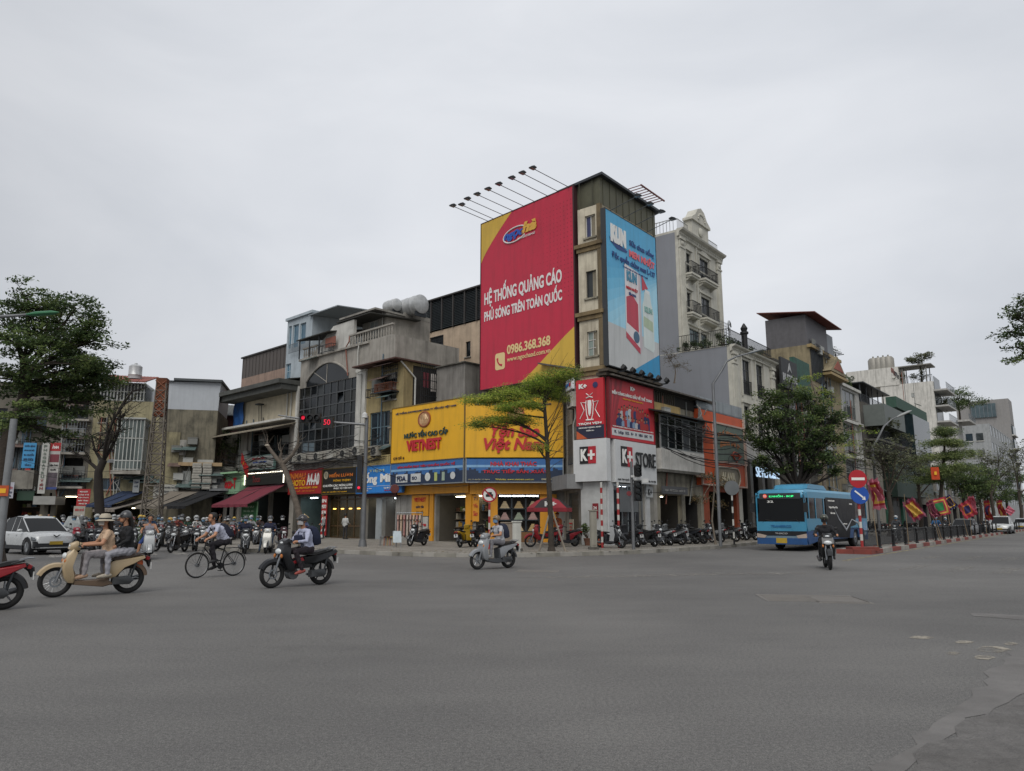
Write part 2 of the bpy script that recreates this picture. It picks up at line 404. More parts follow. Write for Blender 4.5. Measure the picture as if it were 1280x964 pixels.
def awning(F,rect,out,drop,label,m,ends=True,name='awning',val=.22,sag=.12,ym=0,struts=True,skew=0.0):
 "cloth roof: rect is its back edge x0,x1,z (top); falls `drop` over `out` metres, with a hanging valance"
 x0,x1,z = rect; r = F.thing(name,label,'awning',x0,ym,z); w = x1-x0
 b = MB(); nx,ny = 14,7; vs = []
 for j in range(ny+1):
  t = j/ny
  for i in range(nx+1):
   u = i/nx; s_ = -sag*math.sin(math.pi*t)*(.6+.4*abs(math.sin(u*math.pi*4)))
   vs.append((u*w + skew*t,-out*t,-drop*t + s_ + .015*math.sin(i*2.1+j)))
 b.add(vs,[(j*(nx+1)+i,(j+1)*(nx+1)+i,(j+1)*(nx+1)+i+1,j*(nx+1)+i+1) for j in range(ny) for i in range(nx)])
 b.build('canopy',m,r,True)
 v = MB(); vs = []
 for j in range(3):
  for i in range(29):
   u = i/28; vs.append((u*w+skew,-out - .02*math.sin(i*1.3)*j,-drop - .003 - val*j/2*(1-.12*abs(math.sin(i*math.pi/4))*(j==2))))
 v.add(vs,[(j*29+i,(j+1)*29+i,(j+1)*29+i+1,j*29+i+1) for j in range(2) for i in range(28)]); v.build('valance',m,r,True)
 if struts:
  for k in (0.03,.5,.97):
   MB().tube((w*k,0,-.08),(w*k+skew,-out,-drop-.03),.025).build('awning_arm',DSTEEL,r)
 return r
def tank(F,x,y,z,label,r_=.55,L_=1.5,horizontal=True,m=None,group=None):
 t = F.thing('water_tank',label,'water tank',x,y,z,group); m = m or mat('b0b2b2',.4,.35,var=.2,scale=3,streak=.2)
 if horizontal:
  b = MB(); pr = [(.02,0),(r_*.7,.04),(r_,.14),(r_,L_*.3),(r_*1.03,L_*.31),(r_,L_*.33),(r_,L_*.66),(r_*1.03,L_*.68),(r_,L_*.7),(r_,L_-.14),(r_*.7,L_-.04),(.02,L_)]
  b.lathe(pr,20,(0,0,r_+.25),'x'); b.build('drum',m,t,True)
  MB().box(.2,.3,-r_*.7,r_*.7,0,.35).box(L_-.3,L_-.2,-r_*.7,r_*.7,0,.35).build('stand',DSTEEL,t)
 else:
  MB().lathe([(r_,.2),(r_,.4*L_),(r_*1.03,.42*L_),(r_,.44*L_),(r_,L_),(r_*.7,L_+.15),(.12,L_+.22),(.12,L_+.32),(.01,L_+.32)],18).build('drum',m,t,True)
  MB().lathe([(r_*.9,0),(r_*.9,.2)],12).build('stand',DSTEEL,t)
 return t
def gutter_roof(B_,x0,x1,y0,y1,z0,z1,m,th=.08,name='roof',waves=True,label=None):
 "sheet roof sloping from z0 at y0 to z1 at y1, with corrugation"
 b = MB(); n = int((x1-x0)/.13) if waves else 1; vs = []
 for i in range(n+1):
  x = x0+(x1-x0)*i/n; d = .02*(i % 2) if waves else 0
  vs += [(x,y0,z0+d),(x,y1,z1+d)]
 b.add(vs,[(2*i,2*i+2,2*i+3,2*i+1) for i in range(n)])
 b.add([(a,c,e-th) for a,c,e in vs],[(2*i,2*i+1,2*i+3,2*i+2) for i in range(n)])
 o = len(vs)
 b.add([vs[0],vs[-2],(vs[-2][0],vs[-2][1],vs[-2][2]-th),(vs[0][0],vs[0][1],vs[0][2]-th)],[(3,2,1,0)])
 b.add([vs[0],vs[1],(vs[1][0],vs[1][1],vs[1][2]-th),(vs[0][0],vs[0][1],vs[0][2]-th)],[(0,1,2,3)])
 b.add([vs[-2],vs[-1],(vs[-1][0],vs[-1][1],vs[-1][2]-th),(vs[-2][0],vs[-2][1],vs[-2][2]-th)],[(0,1,2,3)])
 return b.build(name,m,B_.root,label=label)
# ------------------------------------------------------------------ leaves and trees
def leaf_mat(c,key=''):
 m = mat(c,.55,var=.35,scale=.9,spec=.3,key='leaf'+key+c); nt = m.node_tree; B = nt.nodes['Principled BSDF']
 if 'tr' in nt.nodes: return m
 t = nt.nodes.new('ShaderNodeBsdfTranslucent'); t.name = 'tr'; x = nt.nodes.new('ShaderNodeMixShader'); x.inputs[0].default_value = .4
 nt.links.new(B.inputs['Base Color'].links[0].from_socket,t.inputs[0]); nt.links.new(B.outputs[0],x.inputs[1]); nt.links.new(t.outputs[0],x.inputs[2]); nt.links.new(x.outputs[0],nt.nodes['Material Output'].inputs[0]); return m
def leaf_cloud(pts,size,rr,flat=.5,nrm_up=.35,aspect=.5):
 "numpy: one folded leaf (two triangles) per point"
 n = len(pts); P = np.array(pts,np.float32); g = np.random.default_rng(rr.randrange(10**6))
 a = g.normal(size=(n,3)); a[:,2] *= flat; a /= np.linalg.norm(a,axis=1,keepdims=True)+1e-6
 u = g.normal(size=(n,3)); u[:,2] = np.abs(u[:,2]) + nrm_up*3; b = np.cross(a,u); b /= np.linalg.norm(b,axis=1,keepdims=True)+1e-6
 s = (size * g.uniform(.6,1.35,(n,1))).astype(np.float32)
 nn = np.cross(a,b)
 v = np.stack([P - a*s*.5,P + b*s*aspect*.5 + nn*s*.08,P + a*s*.5,P - b*s*aspect*.5 + nn*s*.08],1).reshape(-1,3)
 return v,n
def leaves_obj(name,clusters,size,mats,parent,rr,flat=.5,up=.35,aspect=.5,kind=None):
 "clusters: (centre, rx, ry, rz, count)"
 g = np.random.default_rng(rr.randrange(10**6)); P = []; M_ = []
 for c,rx,ry,rz,n in clusters:
  d = g.normal(size=(n,3)); d /= np.linalg.norm(d,axis=1,keepdims=True); d *= g.uniform(.15,1,(n,1))**.6
  P.append(d*np.array([rx,ry,rz]) + np.array(c)); k = g.choice(len(mats),p=None)
  M_.append(np.where(g.random(n) < .75,k,g.integers(0,len(mats),n)))
 P = np.concatenate(P); M_ = np.concatenate(M_)
 v,n = leaf_cloud(P,size,rr,flat,up,aspect)
 me = bpy.data.meshes.new(name); me.vertices.add(n*4); me.vertices.foreach_set('co',v.ravel().astype(np.float32))
 me.loops.add(n*4); me.loops.foreach_set('vertex_index',np.arange(n*4,dtype=np.int32))
 me.polygons.add(n); me.polygons.foreach_set('loop_start',np.arange(0,n*4,4,dtype=np.int32))
 for m in mats: me.materials.append(m)
 me.polygons.foreach_set('material_index',M_.astype(np.int32)); me.update(calc_edges=True); me.validate()
 o = bpy.data.objects.new(name,me); COL.objects.link(o)
 if parent: o.parent = parent
 if kind: o['kind'] = kind
 return o
def bend(a,b,rr,k=.12,n=5,sag=0):
 a = Vector(a); b = Vector(b); L_ = (b-a).length; off = Vector((rr.uniform(-1,1),rr.uniform(-1,1),rr.uniform(-.5,1)))*L_*k
 return [a.lerp(b,t/n) + off*math.sin(math.pi*t/n) + Vector((0,0,-sag*math.sin(math.pi*t/n))) for t in range(n+1)]
def taper(r0,r1,n): return [r0 + (r1-r0)*i/n for i in range(n+1)]
def tree(name,label,loc,trunk,r,blobs,leaf,mats,bark,seed=1,tips=10,per=40,clump=.5,flat=.5,cat='tree',group=None,twigs=0,cflat=.5,sub=True,aspect=.5,up=.35):
 """trunk: local points; r: radii (base, top); blobs: (centre, rx, ry, rz, tips or None, attach index along trunk 0..1)
 limbs go from the trunk to every blob, branches on from there to tips inside it, and a leaf clump sits round each tip"""
 rr = random.Random(seed); root = thing(name,label,cat,loc,0,group)
 T = [Vector(p) for p in trunk]; b = MB(); n = len(T)-1
 b.path(T,taper(r[0],r[1],n),10);
 # root flare
 b.path([T[0]-Vector((0,0,.05)),T[0].lerp(T[1],.12)],[r[0]*1.5,r[0]*1.02],10)
 cl = []; tw = MB()
 for bl in blobs:
  c,rx,ry,rz,tn,at_ = bl; c = Vector(c); tn = tips if tn is None else tn
  f = at_*n; i = min(int(f),n-1); A = T[i].lerp(T[i+1],f-i); ra = (r[0]+(r[1]-r[0])*at_)*.55
  p = bend(A,c,rr,.12); b.path(p,taper(ra,max(.02,ra*.4),5),7)
  for k in range(tn):
   d = Vector((rr.gauss(0,1),rr.gauss(0,1),rr.gauss(0,1))); d.normalize(); q = rr.uniform(.45,1)
   t = c + Vector((d.x*rx,d.y*ry,d.z*rz))*q; s_ = p[rr.choice((2,3,4,5))]
   pp = bend(s_,t,rr,.15,4); tw.path(pp,taper(max(.014,ra*.3),.008,4),5)
   for h in range(2 + twigs):
    m_ = pp[rr.choice((2,3))]; e = m_ + Vector((rr.uniform(-1,1)*rx,rr.uniform(-1,1)*ry,rr.uniform(-.6,1)*rz))*.38
    tw.path(bend(m_,e,rr,.2,3),[.011,.009,.007,.004],4)
    if per: cl.append((e,clump*.8,clump*.8,clump*cflat*.8,max(2,int(per*.5))))
   if per: cl.append((t,clump*rr.uniform(.7,1.25),clump*rr.uniform(.7,1.25),clump*cflat,per))
 b.build('trunk',bark,root,True); tw.build('branches',bark,root,True)
 if cl: leaves_obj('crown',cl,leaf,mats,root,rr,flat,up,aspect)
 return root
def bush(name,label,loc,rx,ry,rz,n,leaf,mats,seed=3,pot=None,cat='plant',group=None,stems=6):
 rr = random.Random(seed); root = thing(name,label,cat,loc,0,group); h0 = 0
 if pot:
  MB().lathe([(pot*.7,0),(pot,pot*1.5),(pot*1.08,pot*1.5),(pot*1.08,pot*1.7),(pot*.9,pot*1.7),(pot*.85,pot*1.5),(.01,pot*1.5)],14).build('pot',mat('6b4a3a',.8,var=.2),root,True); h0 = pot*1.5
 b = MB(); cl = []
 for k in range(stems):
  e = Vector((rr.uniform(-.8,.8)*rx,rr.uniform(-.8,.8)*ry,h0 + rz*rr.uniform(.7,1.9))); b.path(bend((0,0,h0),e,rr,.15,3),[.03,.022,.015,.008],5)
  cl.append((e,rx*.5,ry*.5,rz*.45,int(n/stems)))
 b.build('stems',mat('3b3026',.9),root,True); leaves_obj('foliage',cl,leaf,mats,root,rr)
 return root
G_DARK = [leaf_mat('475a38'),leaf_mat('56693e'),leaf_mat('39472e'),leaf_mat('6b7a48')]
G_MID = [leaf_mat('4d5f3c'),leaf_mat('62724a'),leaf_mat('3f4d34'),leaf_mat('707d55')]
G_LIME = [leaf_mat('7f9640'),leaf_mat('9aab4a'),leaf_mat('667d38'),leaf_mat('aeb556')]
G_DUSTY = [leaf_mat('63674f'),leaf_mat('50563f'),leaf_mat('777a5f')]
BARK = mat('3a332c',.95,var=.3,scale=6,bump=.8); BARKL = mat('6d6459',.95,var=.3,scale=6,bump=.8)
def merge_into(B_,main):
 rel = (Matrix.Translation(main.location) @ Matrix.Rotation(main.rotation_euler[2],4,'Z')).inverted() @ (Matrix.Translation(B_.root.location) @ Matrix.Rotation(B_.root.rotation_euler[2],4,'Z'))
 for c in list(B_.root.children):
  c.parent = main; c.matrix_basis = rel @ c.matrix_basis
 bpy.data.objects.remove(B_.root)
def depth_to(F,x,pxh,y0=0.0):
 "inward distance at local x at which the side wall reaches image column pxh (eye level)"
 r = (pxh-640)/925.0/(CP - _b(647)*SP); p = F.A + F.d*x
 return (r*p.y - p.x)/(F.n.x - r*F.n.y)
def hx(px,py): return 640 + (px-640)*5307/(py+4660)          # column at eye level of a vertical seen at (px, py)
V2 = lambda a,b: Vector((a,b))
LD = V2(-.725,.688); P587 = V2(-2.5,45.0)
RD = V2(.629,.777); C0 = V2(5.07,40.0); P1 = V2(3.85,41.0)
def PL(px): p = on_line(P587,LD,px); return V2(p.x,p.y)
def PR(px,off=0.0):
 c = C0 + V2(-.777,.629)*off; p = on_line(c,RD,px); return V2(p.x,p.y)
def PRt(t,off=0.0): return C0 + V2(-.777,.629)*off + RD*t
# ------------------------------------------------------------------ ground, pavements, median
def asphalt():
 m = bpy.data.materials.new('asphalt'); m.use_nodes = True; nt = m.node_tree; B = nt.nodes['Principled BSDF']; L = nt.links.new; N = nt.nodes.new
 tc = N('ShaderNodeTexCoord')
 def noise(sc,det=4,rough=.6,ms=None):
  n = N('ShaderNodeTexNoise'); n.inputs['Scale'].default_value = sc; n.inputs['Detail'].default_value = det; n.inputs['Roughness'].default_value = rough
  if ms:
   mp = N('ShaderNodeMapping'); mp.inputs['Scale'].default_value = ms; L(tc.outputs['Object'],mp.inputs['Vector']); L(mp.outputs[0],n.inputs['Vector'])
  else: L(tc.outputs['Object'],n.inputs['Vector'])
  return n.outputs['Fac']
 def ramp(v,a,b,ca,cb):
  r = N('ShaderNodeValToRGB'); r.color_ramp.elements[0].position = a; r.color_ramp.elements[1].position = b
  r.color_ramp.elements[0].color = (*ca,1); r.color_ramp.elements[1].color = (*cb,1); L(v,r.inputs[0]); return r.outputs[0]
 def mul(a,b):
  x = N('ShaderNodeMix'); x.data_type = 'RGBA'; x.blend_type = 'MULTIPLY'; x.inputs[0].default_value = 1; L(a,x.inputs['A']); L(b,x.inputs['B']); return x.outputs['Result']
 base = ramp(noise(.12,5,.55),.35,.68,(.098,.097,.096),(.145,.143,.140))
 base = mul(base,ramp(noise(90,2,.7),.34,.64,(.55,.55,.55),(1.45,1.43,1.4)))          # stones in the binder
 base = mul(base,ramp(noise(28,3,.75),.34,.66,(.72,.72,.72),(1.24,1.24,1.22)))
 base = mul(base,ramp(noise(1.1,4,.6,(.5,1.2,1)),.36,.64,(.94,.94,.945),(1.05,1.05,1.045)))    # tyre-polished bands
 v = N('ShaderNodeTexVoronoi'); v.feature = 'DISTANCE_TO_EDGE'; v.inputs['Scale'].default_value = .16
 nn = N('ShaderNodeTexNoise'); nn.inputs['Scale'].default_value = .9; nn.inputs['Detail'].default_value = 6
 L(tc.outputs['Object'],nn.inputs['Vector']); ad = N('ShaderNodeMixRGB'); ad.blend_type = 'LINEAR_LIGHT'; ad.inputs[0].default_value = .6
 L(tc.outputs['Object'],ad.inputs[1]); L(nn.outputs['Color'],ad.inputs[2]); L(ad.outputs[0],v.inputs['Vector'])
 base = mul(base,ramp(v.outputs['Distance'],.0005,.003,(.9,.9,.9),(1,1,1)))          # hairline cracks
 L(base,B.inputs['Base Color']); B.inputs['Roughness'].default_value = .82; B.inputs['Specular IOR Level'].default_value = .35
 bp = N('ShaderNodeBump'); bp.inputs['Strength'].default_value = .6; bp.inputs['Distance'].default_value = .012; L(noise(70,3,.7),bp.inputs['Height']); L(bp.outputs[0],B.inputs['Normal'])
 return m
ASPH = asphalt()
MB().add([(-700,-60,0),(700,-60,0),(700,900,0),(-700,900,0)],[(0,1,2,3)]).build('road',ASPH,kind='structure')
def paving():
 m = plaster('87837b',.4,0); nt = m.node_tree; B = nt.nodes['Principled BSDF']; N = nt.nodes.new; L = nt.links.new
 tc = nt.nodes['Texture Coordinate']; br = N('ShaderNodeTexBrick'); br.inputs['Scale'].default_value = 1; br.offset = .5
 br.inputs['Brick Width'].default_value = .4; br.inputs['Row Height'].default_value = .4; br.inputs['Mortar Size'].default_value = .012
 br.inputs['Color1'].default_value = (1,1,1,1); br.inputs['Color2'].default_value = (.78,.77,.75,1); br.inputs['Mortar'].default_value = (.35,.34,.33,1)
 L(tc.outputs['Object'],br.inputs['Vector']); src = B.inputs['Base Color'].links[0].from_socket
 x = N('ShaderNodeMix'); x.data_type = 'RGBA'; x.blend_type = 'MULTIPLY'; x.inputs[0].default_value = 1
 L(src,x.inputs['A']); L(br.outputs['Color'],x.inputs['B']); L(x.outputs['Result'],B.inputs['Base Color']); return m
PAVE = paving()
KP = [gnd(*p) for p in ((300,690.6),(360,690.8),(412,691.6),(490,695),(570,697),(640,697),(700,695.8),(780,693.4),(820,691.2),(900,686),(950,680.5))]
KP = [Vector((-42,62,0)),Vector((-34,56,0)),Vector((-24,47,0)),Vector((-15.5,38,0))] + KP
e = KP[-1]; KP += [e + Vector((RD.x,RD.y,0))*t for t in (12,40,120,260)]
cor = [(p.x,p.y) for p in KP]
MB().prism([(x,y) for x,y in cor] + [(200,420),(-60,300),(-120,120)],0.02,.15,'z').build('pavement',PAVE,kind='structure')
def kerb_run(pts,w,h,step,mats,parent,inward,nmax,jitter=.004,name='kerb_stone'):
 "stones along a polyline, alternating through mats"
 n = 0; rest = MB(); k = 0
 for a,b in zip(pts[:-1],pts[1:]):
  d = (b-a); L_ = d.length; d.normalize(); q = Vector((-d.y,d.x,0))*inward; m = max(1,round(L_/step)); s_ = L_/m
  for i in range(m):
   c = a + d*(i+.5)*s_ + q*(w/2-.008) + Vector((0,0,h/2 + rnd.uniform(-jitter,jitter)))
   M_ = Matrix(((d.x,-d.y,0),(d.y,d.x,0),(0,0,1)))
   if n < nmax: MB().obox(c,s_-.015,w,h,M_).build(name,mats[k % len(mats)],parent)
   else: rest.obox(c,s_-.015,w,h,M_,m=k % len(mats))
   n += 1; k += 1
 if rest.v: rest.build(name,mats,parent,kind='stuff')
kerb = thing('kerb',None,None); kerb['kind'] = 'structure'
kerb_run(KP,.22,.165,1.0,[plaster('94918a',.4,.1,key='kerbA'),plaster('858279',.5,.1,key='kerbB')],kerb,1,150)
# far left pavement in front of the shops and far-side pavement of the right street
MN = V2(15.75,33.5); MDIR = V2(.622,.783).normalized(); MQ = V2(-MDIR.y,MDIR.x)
MW = 1.1
ma = [MN + MDIR*t for t in (0,40,120,260)]
med = MB().prism([tuple(ma[0]),tuple(ma[-1]),tuple(ma[-1]+MQ*MW),tuple(ma[0]+MQ*MW)],.02,.14,'z').build('median_strip',plaster('85827b',.4,0,key='med'),kind='structure')
RW = [plaster('7d3d35',.5,.1,key='kr'),plaster('938f88',.5,.1,key='kw2')]
mk = thing('median_kerb',None,None); mk['kind'] = 'structure'
v3 = lambda p,z=0: Vector((p[0],p[1],z))
kerb_run([v3(ma[0]),v3(ma[0]+MDIR*90)],.2,.19,1.9,RW,mk,-1,60,name='kerb_block')
kerb_run([v3(ma[0]+MDIR*90),v3(ma[-1])],.2,.19,3.8,RW,mk,-1,0,name='kerb_block')
kerb_run([v3(ma[0]+MQ*MW),v3(ma[0]+MQ*MW+MDIR*90)],.2,.19,1.9,RW[::-1],mk,1,60,name='kerb_block')
kerb_run([v3(ma[0]+MQ*(MW+.2)),v3(ma[0]-MQ*.2)],.2,.2,.75,[RW[0]],mk,-1,5,name='kerb_block')
# gutter dust and worn paint: thin sheets over the road
def ground_sheet(name,poly,z,m):
 if 'patch' in name or 'splash' in name:
  g_ = random.Random(len(poly)*7); q = []
  for a,b_ in zip(poly,poly[1:]+poly[:1]):
   a,b_ = Vector(a[:2]),Vector(b_[:2]); L_ = (b_-a).length; n = max(1,min(14,int(L_/.22)))
   for i in range(n): q.append(a.lerp(b_,i/n) + (Vector((g_.uniform(-1,1),g_.uniform(-1,1)))*min(.07,L_*.1)))
  poly = q
 return MB().add([(p[0],p[1],z) for p in poly],[tuple(range(len(poly)))]).build(name,m,kind='structure')
def worn(c,base='625e59',amt=.5,key=''):
 m = mat(c,.8,var=.1,key='worn'+key+c); nt = m.node_tree; B = nt.nodes['Principled BSDF']; N = nt.nodes.new; L = nt.links.new
 tc = nt.nodes['Texture Coordinate']; n = N('ShaderNodeTexNoise'); n.inputs['Scale'].default_value = 3.2; n.inputs['Detail'].default_value = 8; n.inputs['Roughness'].default_value = .75
 L(tc.outputs['Object'],n.inputs['Vector']); r = N('ShaderNodeMapRange'); r.inputs['From Min'].default_value = amt-.08; r.inputs['From Max'].default_value = amt+.08
 L(n.outputs['Fac'],r.inputs['Value']); L(r.outputs[0],B.inputs['Alpha']); return m
WP = worn('a5a29b'); WP2 = worn('85827c',amt=.55,key='b'); WY = worn('8f8563',amt=.47,key='y'); DUST = worn('83796b',amt=.5,key='d')
def stripes(px0,py0,dirv,across,n,gap,w,L_,m,z=.004):
 a = gnd(px0,py0); a = V2(a.x,a.y)
 for i in range(n):
  p = a + across*(gap*i); ground_sheet('road_marking',[p,p+across*w,p+across*w+dirv*L_,p+dirv*L_],z,m)
stripes(1120,712,RD,V2(.777,-.629),14,1.25,.5,3.2,WP2)
stripes(1150,698,RD,V2(.777,-.629),5,1.3,.5,3.0,WP2)
stripes(60,697,V2(-.5,.86),V2(.86,.5),12,1.2,.5,3.2,WP)
e0 = MN - MQ*.45; ground_sheet('road_marking',[e0 - MDIR*6,e0 + MDIR*150,e0 + MDIR*150 - MQ*.16,e0 - MDIR*6 - MQ*.16],.0045,WY)
def gp(*pts): return [gnd(x,y) for x,y in pts]
ground_sheet('road_marking',gp((640,722),(760,719),(900,716),(1010,716),(1010,718),(900,719),(700,723)),.004,WP2)
for (x,y,w,h) in ((1150,797,16,2),(1204,803,12,2),(1238,812,22,4),(1228,822,14,3),(1190,817,9,2),(1262,805,9,2)):
 ground_sheet('paint_splash',gp((x-w,y),(x-w*.4,y-h),(x+w*.6,y-h*.8),(x+w,y),(x+w*.5,y+h),(x-w*.5,y+h*.7)),.005,worn('8f897d',amt=.5,key='s'))
PATCH = mat('6a6866',.85,var=.2,scale=2,bump=.6,stain=.35,fine=60.0,key='patch')
PATCH2 = mat('646260',.9,var=.2,scale=9,bump=1.0,stain=.4,key='patch2',fine=45.0)
ground_sheet('road_patch',gp((1168,905),(1180,898),(1215,868),(1232,846),(1262,820),(1300,800),(1300,858),(1262,878),(1240,884),(1212,900),(1190,918),(1150,940),(1128,964),(1090,990),(1080,990),(1110,950)),.004,PATCH)
ground_sheet('road_patch',gp((1150,942),(1192,920),(1214,902),(1243,887),(1300,862),(1400,1010),(1090,1010)),.006,PATCH2)
ground_sheet('road_patch',gp((1215,766),(1290,770),(1300,776),(1222,771)),.004,PATCH)
def grate(px,py,lab,w=1.5,l=1.0):
 p = gnd(px,py); r = thing('drain_cover',lab,'drain cover',(p.x,p.y,0),R(-8),'iron covers set in the asphalt')
 MB().box(-w/2,w/2,-l/2,l/2,0,.006).build('frame',mat('6a6763',.8),r)
 b = MB()
 for k in range(12): b.box(-w/2+.06,w/2-.06,-l/2+.06+k*(l-.12)/12,-l/2+.06+k*(l-.12)/12+.035,.006,.012)
 b.build('grate',mat('706d69',.8),r)
grate(1012,748,'large iron drain cover sunk in the open asphalt ahead of the rider',1.9,1.3); grate(1047,750,'smaller iron drain cover right of the large one',1.0,1.3); grate(672,714,'faint iron drain cover behind the grey scooter',1.3,.9)
# ------------------------------------------------------------------ buildings of the left row
OCH = plaster('998a63',.35,.5,key='och'); CREAM = plaster('b3ab97',.35,.45,key='cream'); PEACH = plaster('b5a28c',.25,.4,key='peach')
GREYW = plaster('97938b',.35,.55,key='greyw',stainc='34302a'); OLDW = plaster('8a8576',.7,.75,key='oldw'); WHT = plaster('bdbcb6',.25,.35,key='wht')
DKROOF = mat('33332f',.7,.2,var=.25,stain=.4); RUST = mat('6b3f2a',.85,.3,var=.3,scale=4,stain=.5,stainc='3a2a20'); REDROOF = mat('7c4338',.75,var=.2,stain=.3)
DWALL = plaster('55524b',.6,.6,key='dwall')
# --- dark-windowed building over the copy shop
g = Bld('glass_front_building','building with a big grid of dark windows under an arched gable, white side columns',PL(366.5),PL(453),9)
x0,x1,z0,z1 = g.rect(371,479,446,563)
zt = g.uv(410,441)[1]; W9 = g.W
DKP = [glass('14171a'),glass('1b2024',.12),glass('20211f',.2),glass('0f1214'),glass('262a2c',.15)]
nxp,nzp = 9,6; FRM = mat('4f5254',.5,.3); g.hole(x0,x1,z0,z1)
gf = MB()
for i in range(nxp+1):
 x = x0+(x1-x0)*i/nxp; gf.box(x-.04,x+.04,.03,.13,z0,z1)
for j in range(nzp+1):
 z = z0+(z1-z0)*j/nzp; gf.box(x0,x1,.035,.125,z-.04,z+.04)
wnd = g.part('window',gf,FRM)
for i in range(nxp):
 for j in range(nzp):
  a = x0+(x1-x0)*i/nxp; c = z0+(z1-z0)*j/nzp; w_,h_ = (x1-x0)/nxp,(z1-z0)/nzp
  mm = DKP[rnd.randrange(5)]
  if j == 0 and i in (1,2): mm = mat('5b6870',.3,var=.1)
  tl = rnd.uniform(-.02,.02) + (.25 if (i,j) in ((6,4),(2,2)) else 0)
  MB().add([(a+.04,.09,c+.04),(a+w_-.04,.09,c+.04),(a+w_-.04,.09+tl,c+h_-.04),(a+.04,.09+tl,c+h_-.04)],[(0,1,2,3)]).build('pane',mm,wnd)
# arched light above
axl,axr,azb,azt = g.rect(384,455,436,477); zc = z1
arc = [(axl,zc+.02)] + [(axl+(axr-axl)*t/14,zc+.35+(azt-zc-.3)*math.sin(math.pi*t/14)**.8) for t in range(0,15)] + [(axr,zc+.02)]
MB().prism(arc,-.015,.2,'y').build('arched_light',glass('202326',.15),g.root)
rim = MB(); rim.path([(p[0],-.06,p[1]+.06) for p in arc[1:-1]],.08,6); rim.path([((axl+axr)/2,-.03,zc),((axl+axr)/2,-.03,azt)],.03,4); rim.path([(axl+1,-.03,azt-.4),((axl+axr)/2,-.03,zc+.1)],.03,4)
rim.build('arch_rim',GREYW,g.root)
sh = g.uv(388,618)[1]; g.wall(0,W9,sh,zt,GREYW,name='wall',depth=8)
for (a,b_) in ((0,x0-.02),(x1+.02,W9)):
 MB().box(a,b_,-.16,.002,sh,z1+.25).box(a-.06,b_+.06,-.22,.002,z1+.25,z1+.45).build('column',WHT,g.root)
g.balusters(.1,2.2,zt,.95,.1,GREYW); g.balusters(W9-2.6,W9+2.8,zt,.95,.1,GREYW)
MB().box(-.1,W9+.15,-.18,.1,zt-.15,zt).build('cornice',GREYW,g.root)
# attic gable and its sheet canopy
ga = g.uv(387,443)[0]; gb = g.uv(437,435)[0]; gm_ = g.uv(410,408)
MB().prism([(ga,zt),(gb,zt),(gb,zt+2.2),(gm_[0]+.3,gm_[1]),(ga,zt+.4)],.3,.55).build('gable',WHT,g.root)
gutter_roof(g,-.1,gm_[0]+.8,-.5,5,gm_[1]-.6,gm_[1]+.6,DKROOF); gutter_roof(g,gm_[0]+.8,W9-.2,.2,5,gm_[1]+.2,gm_[1]+.5,DKROOF)
for x in (.1,1.6,3): MB().box(x-.04,x+.04,-.3,-.22,zt,gm_[1]-.6).build('post',DSTEEL,g.root)
g.pipe([(W9-1.0,-.1,zt+.1),(W9-1.0,-.2,zt-.6),(W9-1.0,-.2,z1+.2),(W9-.4,-.25,z1),(W9-.4,-.25,sh)],.05)
# right wing of the upper wall (stands over the neighbour's roof) and rear stair block with its stained side wall
b2 = Bld('w','',g.w(0,0,0).xy + g.d*W9,g.w(0,0,0).xy + g.d*(W9+3.2),8); b2.wall(0,3.2,g.uv(465,462)[1]-1,zt,GREYW,depth=6); merge_into(b2,g.root)
A = PL(453); b3 = Bld('stair_block','rendered rooftop block with a long rain-stained blank side wall and shuttered window',A + V2(.688,.725)*2.0,A + V2(.688,.725)*2.0 - LD*3.6,8)
xa,xb,za,zb = b3.rect(453,395,482,430); zb = b3.uv(480,391)[1]
dd = depth_to(b3,xb,hx(537,430))
b3.window((xa+xb)/2-.7,(xa+xb)/2+.5,zt+.9,zt+2.4,2,1,WHT,mat('8d9291',.6),split=None)
b3.wall(xa,xb,7.5,zb,GREYW,depth=dd)
MB().box(xa-1.6,xb+.1,-1.1,dd*.4,zb,zb+.14).box(xb-.14,xb+.02,dd*.4,dd,zb,zb+.35).build('roof_slab',CONC,b3.root)
b3.pipe([(xb-.3,-.1,zb),(xb-.3,-.1,zt)],.04)
tank(b3,xb-1.6,1.2,zb+.14,'small horizontal steel water tank over the shuttered stair block',.5,1.5)
tank(b3,xb-.9,dd*.55,zb-.1,'large ribbed steel water tank behind the stained wall',.75,2.3)
MB().box(xb-3,xb-.3,dd*.3,dd*.9,zb-.1,zb+.05).build('roof_deck',DCONC,b3.root)
# ac units and ledge
lz = g.uv(410,575)[1]; MB().box(-.1,W9+.05,-.55,.002,lz-.16,lz-.01).build('ledge',DCONC,g.root)
for i,(px_,lab) in enumerate(((367,'first air conditioner box at the left end of the ledge over the photo shop'),(378,'second air conditioner box on the ledge over the photo shop'),(398,'third air conditioner box, left of the pale blank box on the ledge'),(431,'air conditioner box at the right end of the ledge beside the white column'))):
 xx = g.uv(px_,570)[0]; air_con(g,xx,-.1,lz,lab,.72,.62)
xx = g.uv(414,570)[0]; r = g.thing('cabinet','pale blank metal box standing among the air conditioners on the ledge','cabinet',xx,-.1,lz); MB().box(0,.85,-.3,0,0,.6).box(-.03,.88,-.34,0,.6,.64).build('casing',mat('b9b7ae',.6,stain=.3),r)
